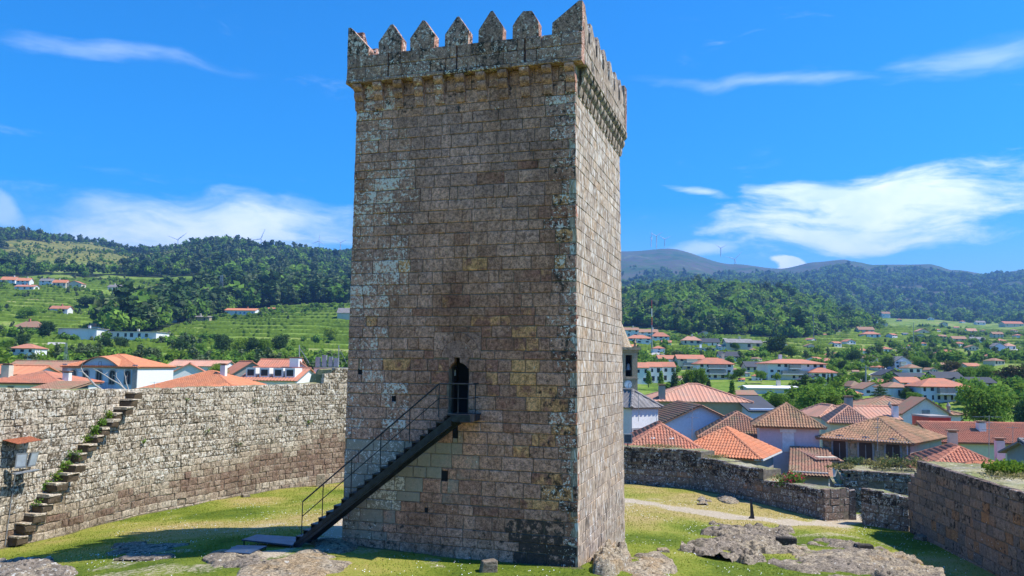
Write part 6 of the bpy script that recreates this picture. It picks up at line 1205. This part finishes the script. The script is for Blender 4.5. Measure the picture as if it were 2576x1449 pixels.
# woods that read as one mass: scattered copies of four small trees
def scatter(name, label, cat, pts, scl, keys, seed):
    r2 = np.random.default_rng(seed)
    for kk, key in enumerate(keys):
        sel = np.arange(len(pts)) % len(keys) == kk
        if not sel.any(): continue
        me = bpy.data.meshes.new(name); P = pts[sel]; me.vertices.add(len(P)); me.vertices.foreach_set('co', P.astype(np.float32).ravel())
        a = me.attributes.new('sc', 'FLOAT_VECTOR', 'POINT'); s = scl[sel]; wv = r2.uniform(.85, 1.35, len(P)); a.data.foreach_set('vector', np.stack([s * wv, s * wv, s], -1).astype(np.float32).ravel())
        a = me.attributes.new('ro', 'FLOAT_VECTOR', 'POINT'); a.data.foreach_set('vector', np.stack([np.zeros(len(P)), np.zeros(len(P)), r2.uniform(0, 6.28, len(P))], -1).astype(np.float32).ravel())
        po = bpy.data.objects.new(key + '_source', PROTO[key][0])
        o = link(name, me); props(o, label, cat, None, 'stuff')
        ng = bpy.data.node_groups.new(name, 'GeometryNodeTree'); ng.interface.new_socket('Geometry', in_out='INPUT', socket_type='NodeSocketGeometry'); ng.interface.new_socket('Geometry', in_out='OUTPUT', socket_type='NodeSocketGeometry')
        N = ng.nodes; L = ng.links; gi = N.new('NodeGroupInput'); go = N.new('NodeGroupOutput'); oi = N.new('GeometryNodeObjectInfo'); oi.inputs['Object'].default_value = po; oi.inputs['As Instance'].default_value = True
        ip = N.new('GeometryNodeInstanceOnPoints'); n1 = N.new('GeometryNodeInputNamedAttribute'); n1.data_type = 'FLOAT_VECTOR'; n1.inputs[0].default_value = 'sc'; n2 = N.new('GeometryNodeInputNamedAttribute'); n2.data_type = 'FLOAT_VECTOR'; n2.inputs[0].default_value = 'ro'
        L.new(gi.outputs[0], ip.inputs['Points']); L.new(oi.outputs['Geometry'], ip.inputs['Instance']); L.new(n1.outputs[0], ip.inputs['Scale']); L.new(n2.outputs[0], ip.inputs['Rotation']); L.new(ip.outputs[0], go.inputs[0])
        md = o.modifiers.new('scatter', 'NODES'); md.node_group = ng
def sprinkle(n, az0, az1, r0, r1, maskf, seed):
    r2 = np.random.default_rng(seed); az = r2.uniform(az0, az1, n); r = np.sqrt(r2.uniform(r0 * r0, r1 * r1, n)); ok = maskf(az, r); az, r = az[ok], r[ok]
    return np.stack([r * np.sin(az), r * np.cos(az), ground(az, r) - .3], -1), r
xa = lambda x: paz(x)
isf = lambda az, r: forest_mask(az, r) > .5
P_, r_ = sprinkle(15500, xa(-260), xa(930), 780, 2050, isf, 1); scatter('hill_forest', 'dark mixed forest covering the left hills', 'forest', P_, np.random.default_rng(2).gamma(9, 1.15, len(P_)), ('wood_pine', 'wood_gum', 'wood_pine', 'wood_oak', 'wood_gum', 'wood_oak'), 3)
P_, r_ = sprinkle(6500, xa(240), xa(930), 420, 840, lambda a, r: inpoly(px_of(a), r, CLUMP), 4); scatter('pine_wood', 'dark pine wood on the left slope above the vineyard', 'forest', P_, np.random.default_rng(5).gamma(12, 1.05, len(P_)), ('wood_pine', 'wood_pine', 'wood_gum', 'wood_pine', 'wood_oak'), 6)
P_, r_ = sprinkle(8500, xa(1500), xa(2260), 600, 1260, isf, 7); scatter('mid_forest', 'dense wooded hill behind the villas on the right', 'forest', P_, np.random.default_rng(8).gamma(9, 1.15, len(P_)), ('wood_gum', 'wood_oak', 'wood_pine', 'wood_oak', 'wood_lime', 'wood_oak'), 9)
P_, r_ = sprinkle(26000, xa(1500), xa(2700), 1260, 4000, isf, 10); scatter('mountain_forest', 'hazy forest on the lower mountain slopes at right', 'forest', P_, np.random.default_rng(11).gamma(9, 1.4, len(P_)), ('wood_gum', 'wood_oak', 'wood_pine', 'wood_oak'), 12)
P_, r_ = sprinkle(2600, xa(20), xa(480), 1000, 1900, lambda a, r: (forest_mask(a, r) < .5) & (fbm(r * np.sin(a) / 60., r * np.cos(a) / 60., 3, 2) > -.02), 40); scatter('heath_scrub', 'low gorse scrub on the open heath of the left hill', 'shrubs', P_, np.random.default_rng(41).gamma(4, .8, len(P_)), ('wood_gum', 'wood_lime', 'wood_oak'), 42)
def hedge(az, r):
    x = r * np.sin(az); y = r * np.cos(az); return (field_mask(az, r) > .3) & (fbm(x / 55., y / 55., 3, 5) > .16)
P_, r_ = sprinkle(4200, xa(-150), xa(900), 230, 930, hedge, 13); scatter('left_scrub', 'bushes and small trees dotting the left terraces', 'shrubs', P_, np.random.default_rng(14).uniform(1.8, 5.5, len(P_)), ('wood_oak', 'wood_lime', 'wood_oak', 'wood_gum'), 15)
P_, r_ = sprinkle(6500, xa(1540), xa(2680), 260, 1250, lambda a, r: hedge(a, r) & (r > 300), 16); scatter('right_scrub', 'bushes and small trees dotting the right valley', 'shrubs', P_, np.random.default_rng(17).uniform(2, 6.5, len(P_)), ('wood_oak', 'wood_lime', 'wood_oak', 'wood_gum', 'wood_oak'), 18)
def town(az, r):
    x = r * np.sin(az); y = r * np.cos(az); return fbm(x / 18., y / 18., 3, 2) > .02
P_, r_ = sprinkle(1500, xa(1560), xa(2620), 130, 310, town, 19); scatter('town_greenery', 'garden bushes between the houses of the lower town', 'shrubs', P_, np.random.default_rng(20).uniform(1.5, 4, len(P_)), ('wood_oak', 'wood_lime', 'wood_oak'), 21)
P_, r_ = sprinkle(900, xa(-120), xa(900), 170, 300, town, 22); scatter('field_greenery', 'bushes at the lower edge of the left fields', 'shrubs', P_, np.random.default_rng(23).uniform(2, 6, len(P_)), ('wood_oak', 'wood_lime', 'wood_gum'), 24)
# lanes across the slopes
M['lane'] = plain('pale_lane', (.42, .40, .36), .9, var=.15, sc=.4)
def lane(name, pts, w):
    P = [onland(x, y) for x, y in pts]; V = []; Q = []
    D_ = []
    for a, b in zip(P[:-1], P[1:]):
        n = max(2, int(np.linalg.norm(b - a) / 4)); D_ += [a + (b - a) * i / n for i in range(n)]
    D_.append(P[-1])
    for i, p in enumerate(D_):
        t = D_[min(i + 1, len(D_) - 1)] - D_[max(i - 1, 0)]; t = t[:2] / (np.linalg.norm(t[:2]) + 1e-6); q = np.array([-t[1], t[0]]) * w / 2
        for s_ in (1, -1): x, y = p[0] + q[0] * s_, p[1] + q[1] * s_; V.append((x, y, max(gz(x, y), gz(p[0], p[1])) + .35))
        if i: b = 2 * i; Q.append((b - 2, b - 1, b + 1, b))
    props(link(name, npmesh(name, V, Q, M['lane'])), kind='structure')
lane('school_lane', [(132, 893), (142, 872), (150, 852), (158, 843)], 6); lane('valley_lane', [(2160, 962), (2205, 948), (2236, 935), (2262, 922), (2290, 903), (2330, 882)], 5); lane('meadow_lane', [(2470, 895), (2510, 889), (2550, 880), (2576, 874)], 6); lane('forest_track', [(1690, 848), (1760, 848), (1830, 856), (1920, 862), (2010, 858)], 4); lane('villa_lane', [(1600, 905), (1650, 893), (1700, 893), (1745, 897)], 5)
# vine rows along the terraces
def vines(name, label, x0, x1, r0, r1, zlev, seed, mask):
    A = np.arange(xa(x0), xa(x1), .0016); Rr = np.arange(r0, r1, 1.5); r2 = np.random.default_rng(seed); V = []; Q = []; AT = []; nb = 0
    AA, RR = np.meshgrid(A, Rr, indexing='ij'); ZZ = base_h(AA, RR); mono = np.maximum.accumulate(ZZ, axis=1)
    for z in zlev:
        idx = np.array([np.searchsorted(mono[i], z) for i in range(len(A))]); ok = (idx > 0) & (idx < len(Rr) - 1); r = Rr[np.clip(idx, 0, len(Rr) - 1)]
        ok &= mask(A, r); ok &= r2.random(len(A)) > .04
        x, y = r * np.sin(A), r * np.cos(A); zz = ground(A, r); hh = r2.uniform(1.0, 1.9, len(A)); w = .8
        ux, uy = np.sin(A), np.cos(A)
        v = np.stack([np.stack([x - ux * w, y - uy * w, zz - .4], -1), np.stack([x - ux * w * .5, y - uy * w * .5, zz + hh], -1), np.stack([x + ux * w * .6, y + uy * w * .6, zz + hh * .95], -1), np.stack([x + ux * w, y + uy * w, zz - .4], -1)], 1)
        k = np.nonzero(ok[:-1] & ok[1:] & (np.abs(np.diff(r)) < 8))[0]
        if not len(k): continue
        b = nb + k * 4
        for j in range(3): Q.append(np.stack([b + j, b + 4 + j, b + 5 + j, b + 1 + j], -1))
        V.append(v.reshape(-1, 3)); t = np.repeat(r2.random(len(A)), 4); AT.append(np.stack([t, t * 0, t * 0, t * 0], -1)); nb += len(A) * 4
    me = npmesh(name, np.concatenate(V), np.concatenate(Q), M['vine'], np.concatenate(AT)); props(link(name, me), label, 'vineyard', None, 'stuff')
def vmask(k, thr):
    def f(A, r):
        x = r * np.sin(A); y = r * np.cos(A); return (field_mask(A, r) > .5) & (fbm(x / 80., y / 80., 2, k) < thr)
    return f
vines('left_vineyard', 'rows of vines on the terraces left of the keep', -100, 900, 285, 920, np.arange(.5, 100, .95), 1, vmask(1, .16)); vines('right_vineyard', 'rows of vines on the slopes right of the keep', 1560, 2650, 330, 1150, np.arange(4, 60, 1.1), 2, vmask(4, .08))
# ------------------------------------------------------------------ wind turbines, masts
def turbine(label, px, yh, yb, D, ang, yaw=0.0, blade=40.0):
    a, b = at(px, yb, D), at(px, yh, D); t = thing('wind_turbine', label, 'wind turbine', a, group='wind turbines on the ridges')
    mb = MB(); mb.bar(a, b, 2.6, 8, 1.5); mb.build('tower', M['twhite'], t)
    n = Vector((math.sin(yaw), -math.cos(yaw), 0)); e = Vector((math.cos(yaw), math.sin(yaw), 0)); c = Vector(b) + n * 4
    mb = MB(); mb.bar(Vector(b) - n * 5, c, 2.2, 8, 1.6); nac = mb.build('nacelle', M['twhite'], t)
    for k in range(3):
        w = R_(ang + 120 * k); d = e * math.sin(w) + Vector((0, 0, 1)) * math.cos(w); mb = MB(); mb.bar(c, c + d * blade * .25, 1.5, 6, 2.0); mb.bar(c + d * blade * .25, c + d * blade, 2.0, 6, .5); mb.build('blade', M['twhite'], t)
M['twhite'] = plain('turbine_white', (.62, .66, .72), .5, var=.03)
for r in (('turbine seen edge-on, left of the trio on the right mountain', 1638, 597, 622, 4350, 0, 1.4), ('turbine nearest of the trio on the right mountain top', 1651, 594, 625, 4200, -65, .1), ('right-hand turbine of the trio on the mountain top', 1672, 602, 621, 4500, 60, .1), ('lone turbine on the slope right of the mountain top', 1813, 624, 646, 4500, 60, .1), ('turbine with only its blades above the right ridge', 1848, 652, 670, 4700, 45, .1, 62.0), ('left turbine just before the keep on the far left ridge', 803, 606, 630, 4300, 5, .1), ('turbine closest to the keep on the left ridge', 857, 610, 636, 4400, 65, .1), ('turbine blades showing over the left forest crest', 448, 603, 640, 3300, 50, .1, 45), ('blade tips over the left forest crest nearer the keep', 657, 601, 640, 3300, 20, .1, 45)): turbine(*r)
mast('lattice pylon standing in the left pine wood', 557, 693, 765, 660, 1.8, 'pylon', True); mast('wooden power pole at the upper vineyard edge, left', 638, 740, 760, 640, .25); mast('wooden power pole at the upper vineyard edge, right', 662, 740, 760, 640, .25); mast('lattice floodlight mast behind the left roofs', 166, 862, 908, 190, .35, 'pole', True)
p = onland(1640, 882); p1_ = at(1640, 755, p[1]); am = thing('antenna_mast', 'tall red and white antenna mast behind the white villas', 'mast', p)
for i in range(6):
    z0, z1 = p[2] + (p1_[2] - p[2]) * i / 6, p[2] + (p1_[2] - p[2]) * (i + 1) / 6; mb = MB(); mb.bar((p[0], p[1], z0), (p[0], p[1], z1), .30 - .03 * i, 6); mb.build('mast_section', M['wred' if i % 2 else 'shut'] if i > 2 else M['grey'], am)
for lab, px, y0, y1 in (('power pole with wires right of the yellow cabin', 2047, 790, 850), ('concrete power pole in the right vineyard', 2298, 812, 868), ('street lamp post by the country lane', 2178, 918, 965), ('wooden pole on the right meadow', 2316, 905, 930)):
    q = onland(px, y1); q2 = at(px, y0, q[1]); t = thing('power_pole', lab, 'pole', q, group='poles along the right valley'); mb = MB(); mb.bar(q, q2, .22, 6, .15); mb.build('post', M['grey'], t); mb = MB(); mb.bar((q2[0] - 1.2, q2[1], q2[2] - .6), (q2[0] + 1.2, q2[1], q2[2] - .6), .1, 4); mb.build('crossarm', M['grey'], t)
# television aerials on the near roofs
def aerial(label, px, y0, y1, D, arms):
    a, b = at(px, y1, D), at(px, y0, D); t = thing('tv_aerial', label, 'aerial', a, group='aerials on the near roofs'); mb = MB(); mb.bar(a, b, .022, 5); mb.build('pole', M['grey'], t)
    for f_, ln in arms:
        z = a[2] + (b[2] - a[2]) * f_; mb = MB(); mb.bar((a[0] - ln * .5, a[1], z), (a[0] + ln * .5, a[1], z), .014, 4)
        for k in np.linspace(-.45, .45, 6): mb.bar((a[0] + ln * k, a[1] - .28, z), (a[0] + ln * k, a[1] + .28, z), .008, 4)
        mb.build('antenna_array', M['grey'], t)
aerial('tall television aerial in front of the blue-white gable wall', 1741, 1020, 1100, 66, [(.95, .5), (.8, .95), (.62, 1.0), (.25, .6)]); aerial('thin whip aerial before the white chapel door', 1652, 1050, 1100, 66, []); aerial('aerial rising beside the grey slate chapel roof', 1606, 990, 1060, 68, [(.55, .8)])
aerial('tilting aerial with long arms over the red hipped roof', 2488, 1045, 1165, 52, [(.97, 1.8), (.85, .7), (.7, .6)]); aerial('slim aerial right of the chimneys at far right', 2548, 1070, 1125, 72, [(.9, 1.0)]); aerial('thin aerial on the stone house front', 2208, 1050, 1135, 64, [(.7, .3)]); aerial('aerial on the orange roof behind the left wall', 388, 960, 978, 82, [(.9, .9)])
# ------------------------------------------------------------------ plants close by
def tuft(label, name, p, n, spread, h, mat, seed, cat='plant', group=None, size=.07, flower=None):
    g2 = np.random.default_rng(seed); t = thing(name, label, cat, p, group=group)
    lob = [(p[0] + g2.normal() * spread * .4, p[1] + g2.normal() * spread * .3, p[2] + h * g2.uniform(.3, .6), spread * .45, spread * .35, h * .45) for _ in range(5)]
    v, q, a = cards(lob, n, size, g2, .6); link('foliage', npmesh('foliage', v - np.array(t.location), q, M[mat], a), t)
    mb = MB()
    for l in lob: mb.bar((p[0], p[1], p[2] - .1), (l[0], l[1], l[2]), .012, 4)
    mb.build('stem', M['bark'], t)
    if flower: v, q, a = cards(lob, n // 3, size * .9, g2, .25); link('flowers', npmesh('flowers', v - np.array(t.location), q, M[flower], a), t)
M['redflower'] = leafmat('crimson_petal', [(0, (.45, .01, .05)), (1, (.62, .03, .10))], .3); M['straw'] = leafmat('dry_grass', [(0, (.22, .19, .08)), (.5, (.32, .27, .12)), (1, (.42, .35, .18))], .3)
for i, k in enumerate((3, 4, 5, 6, 8, 9, 10, 11, 13)):
    a, b = steps[k]; px, py = (a - 6) * .3827, 894.4 + (b + 10) * .3827; u = LW.u_at(px); z = LW.z_at(px, py)
    tuft(f'weeds growing on the wall steps, clump {["highest","second from top","third from top","fourth from top","in the middle","fourth from bottom","third from bottom","second from bottom","lowest"][i]}', 'wall_weed', np.array(LW(u, z - .1, .12)), 230, .5, .55, 'leaf' if i % 3 else 'leafb', 40 + i, group='weeds on the wall steps', size=.06)
for i, (px, py) in enumerate(((520, 1090), (600, 1120), (780, 1065), (700, 1050), (470, 1010), (640, 1010), (365, 1115))):
    u = LW.u_at(px); z = LW.z_at(px, py); tuft(f'small plant rooted in the joints of the left wall, {["left of centre","near the middle","nearest the keep","upper right","top left","top middle","beside the steps"][i]}', 'wall_weed', np.array(LW(u, z, .05)), 50, .3, .28, 'leafg' if i % 2 else 'leaf', 60 + i, group='plants in the left wall', size=.045)
u = AW.u_at(1985); pb = at(1985, 1192, AW.pt(u)[1] + 1.2); pb[2] = za4 - .2; tuft('bush of crimson flowers behind the stepped wall', 'flower_bush', pb, 420, 1.25, 1.0, 'leaf', 80, 'bush', size=.085, flower='redflower')
for i, (px, py, D, sp, h, m) in enumerate(((2190, 1168, 52, 1.6, .7, 'straw'), (2240, 1166, 52.5, 1.6, .8, 'straw'), (2285, 1170, 52, 1.5, 1.1, 'leafg'), (2305, 1175, 51, 1.2, .9, 'straw'), (2120, 1205, 51.5, 1.2, .5, 'straw'), (2150, 1170, 54, 1.0, .6, 'leafg'))):
    p = at(px, py, D); p[2] = CW.z_at(2200, 1186) - .05; tuft(['straw-coloured weeds at the left of the ruined wall top', 'dry weeds in the middle of the ruined wall top', 'brown-green shrub on the ruined wall top', 'dry weeds at the right end of the ruined wall top', 'dry tuft on the low steps of the ruined wall', 'grey weeds behind the ruined wall top'][i], 'wall_weed', p, 420, sp, h, m, 90 + i, group='weeds on the ruined outer wall', size=.07)
p = np.array([21.9, 37.0, zr - .1]); tuft('bright green creeper spilling over the top of the high right wall', 'creeper', p, 1300, 1.7, .75, 'leafb', 99, 'creeper', size=.09)
tuft('dry grass along the top of the high right wall', 'wall_weed', np.array(RW(RW.u_at(2420), zr, -1.8)), 500, 2.2, .22, 'straw', 98, size=.05)
tuft('dry grass at the broken end of the high right wall', 'wall_weed', np.array(RW(1.2, zr - .5, -1.6)), 400, 1.3, .35, 'straw', 97, size=.05)
tuft('dry grass on the upper step of the low wall', 'wall_weed', np.array(AW(AW.u_at(1690), za1, -.9)), 420, 2.8, .16, 'straw', 96, size=.05); tuft('dry grass on the middle step of the low wall', 'wall_weed', np.array(AW(AW.u_at(1780), za2, -.9)), 300, 1.2, .25, 'straw', 95, size=.05); tuft('dry grass on the lower steps of the low wall', 'wall_weed', np.array(AW(AW.u_at(1950), za4 + .1, -1.0)), 420, 1.4, .5, 'straw', 94, size=.05)
# bleached dead tree behind the left wall
D0 = 66.; dt = thing('dead_tree', 'bleached bare dead branches rising over the left wall before the blue villa', 'tree', at(250, 1010, D0))
def limb(pts, r0, r1):
    mb = MB(); n = len(pts) - 1; P = [at(x, y, D0 + o) for x, y, o in pts]
    for i in range(n): mb.bar(P[i], P[i + 1], r0 + (r1 - r0) * i / n, 7, r0 + (r1 - r0) * (i + 1) / n)
    mb.build('branch', M['deadwood'], dt)
M['deadwood'] = plain('bleached_wood', (.38, .35, .31), .8, var=.3, sc=8)
limb([(262, 985, 0), (238, 968, 0), (222, 950, .2), (208, 936, .3), (204, 925, .4), (209, 911, .3)], 0.094, 0.024); limb([(209, 937, .3), (203, 934, .2), (198, 935, .1)], 0.028, 0.012); limb([(320, 985, .2), (300, 966, .1), (280, 955, .1), (262, 943, 0), (248, 934, .1), (236, 928, .1)], 0.077, 0.018); limb([(262, 943, 0), (272, 936, .2), (282, 927, .2)], 0.033, 0.012); limb([(248, 934, .1), (240, 932, .3), (236, 926, .3)], 0.028, 0.012)
limb([(312, 978, .2), (302, 962, .4), (293, 950, .4), (292, 938, .5), (300, 933, .6)], 0.055, 0.012); limb([(293, 950, .4), (286, 944, .6), (282, 946, .7)], 0.022, 0.012); limb([(325, 985, .5), (317, 962, .6), (316, 950, .7), (312, 938, .7), (313, 928, .7)], 0.050, 0.012); limb([(316, 950, .7), (321, 944, .8)], 0.022, 0.012)
# ------------------------------------------------------------------ turf blades and daisies
g3 = np.random.default_rng(5); n = 110000
x = g3.uniform(-24, 21, n); y = 18 + (g3.random(n) ** .8) * 44; ok = inpoly(x, y, YPOLY)
ip_ = np.clip(((x - XS[0]) / .22).astype(int), 0, len(XS) - 1), np.clip(((y - YS[0]) / .22).astype(int), 0, len(YS) - 1)
ok &= (pm[ip_] + base[ip_] * .5 < g3.random(n) * .7)
tw = inpoly(x, y, [tuple(TC[0][:2]), tuple(TC[1][:2]), tuple(TC[3][:2]), tuple(TC[2][:2])]); ok &= ~tw; x, y = x[ok], y[ok]; n = len(x); z = yard(x, y)
dd = dry[ip_][ok]; h = g3.uniform(.018, .045, n) * (1 + .4 * (fbm(x, y, 2, 3) > .1)); a = g3.uniform(0, 6.28, n); w = .022; lx, ly = g3.normal(size=n) * .03, g3.normal(size=n) * .03
v = np.stack([np.stack([x - np.cos(a) * w, y - np.sin(a) * w, z - .01], -1), np.stack([x + np.cos(a) * w, y + np.sin(a) * w, z - .01], -1), np.stack([x + lx, y + ly, z + h], -1)], 1).reshape(-1, 3)
t = np.repeat(np.clip(dd * .9 + g3.normal(size=n) * .22, 0, 1), 3); M['blade'] = leafmat('grass_blade', [(0, (.11, .17, .018)), (.35, (.21, .24, .03)), (.6, (.33, .30, .06)), (1, (.44, .34, .12))], .3)
props(link('turf_grass', npmesh('turf_grass', v, np.arange(n * 3).reshape(n, 3), M['blade'], np.stack([t, t * 0, t * 0, t * 0], -1), tri=True)), 'short turf blades over the castle yard', 'grass', None, 'stuff')
n = 6000; x = g3.uniform(-20, 20, n); y = g3.uniform(22, 50, n); ok = inpoly(x, y, YPOLY) & (fbm(x / 2.2, y / 2.2, 3, 6) > .02) & ~inpoly(x, y, [tuple(TC[0][:2]), tuple(TC[1][:2]), tuple(TC[3][:2]), tuple(TC[2][:2])]); x, y = x[ok], y[ok]; n = len(x); z = yard(x, y) + .05; s = g3.uniform(.007, .015, n)
v = np.stack([np.stack([x - s, y - s, z], -1), np.stack([x + s, y - s, z], -1), np.stack([x + s, y + s, z + s], -1), np.stack([x - s, y + s, z + s], -1)], 1).reshape(-1, 3)
props(link('daisies', npmesh('daisies', v, np.arange(n * 4).reshape(n, 4), M['shut'])), 'tiny white daisies sprinkled through the turf', 'flowers', None, 'stuff')
# ------------------------------------------------------------------ haze
def haze(dens):
    m = bpy.data.materials.new('valley_haze'); m.use_nodes = True; nt = m.node_tree; nt.nodes.clear(); o = nt.nodes.new('ShaderNodeOutputMaterial'); v = nt.nodes.new('ShaderNodeVolumePrincipled'); v.inputs['Color'].default_value = (.22, .50, 1, 1); v.inputs['Density'].default_value = dens; v.inputs['Anisotropy'].default_value = .2; nt.links.new(v.outputs[0], o.inputs['Volume'])
    mb = MB(); mb.box(-7600, 7600, -7600, 7600, -16.5, max(ZTOP + 60, 840)); ob = mb.build('haze', m); props(ob, 'thin blue valley haze', 'haze', None, 'stuff')
haze(.5 / 3100)
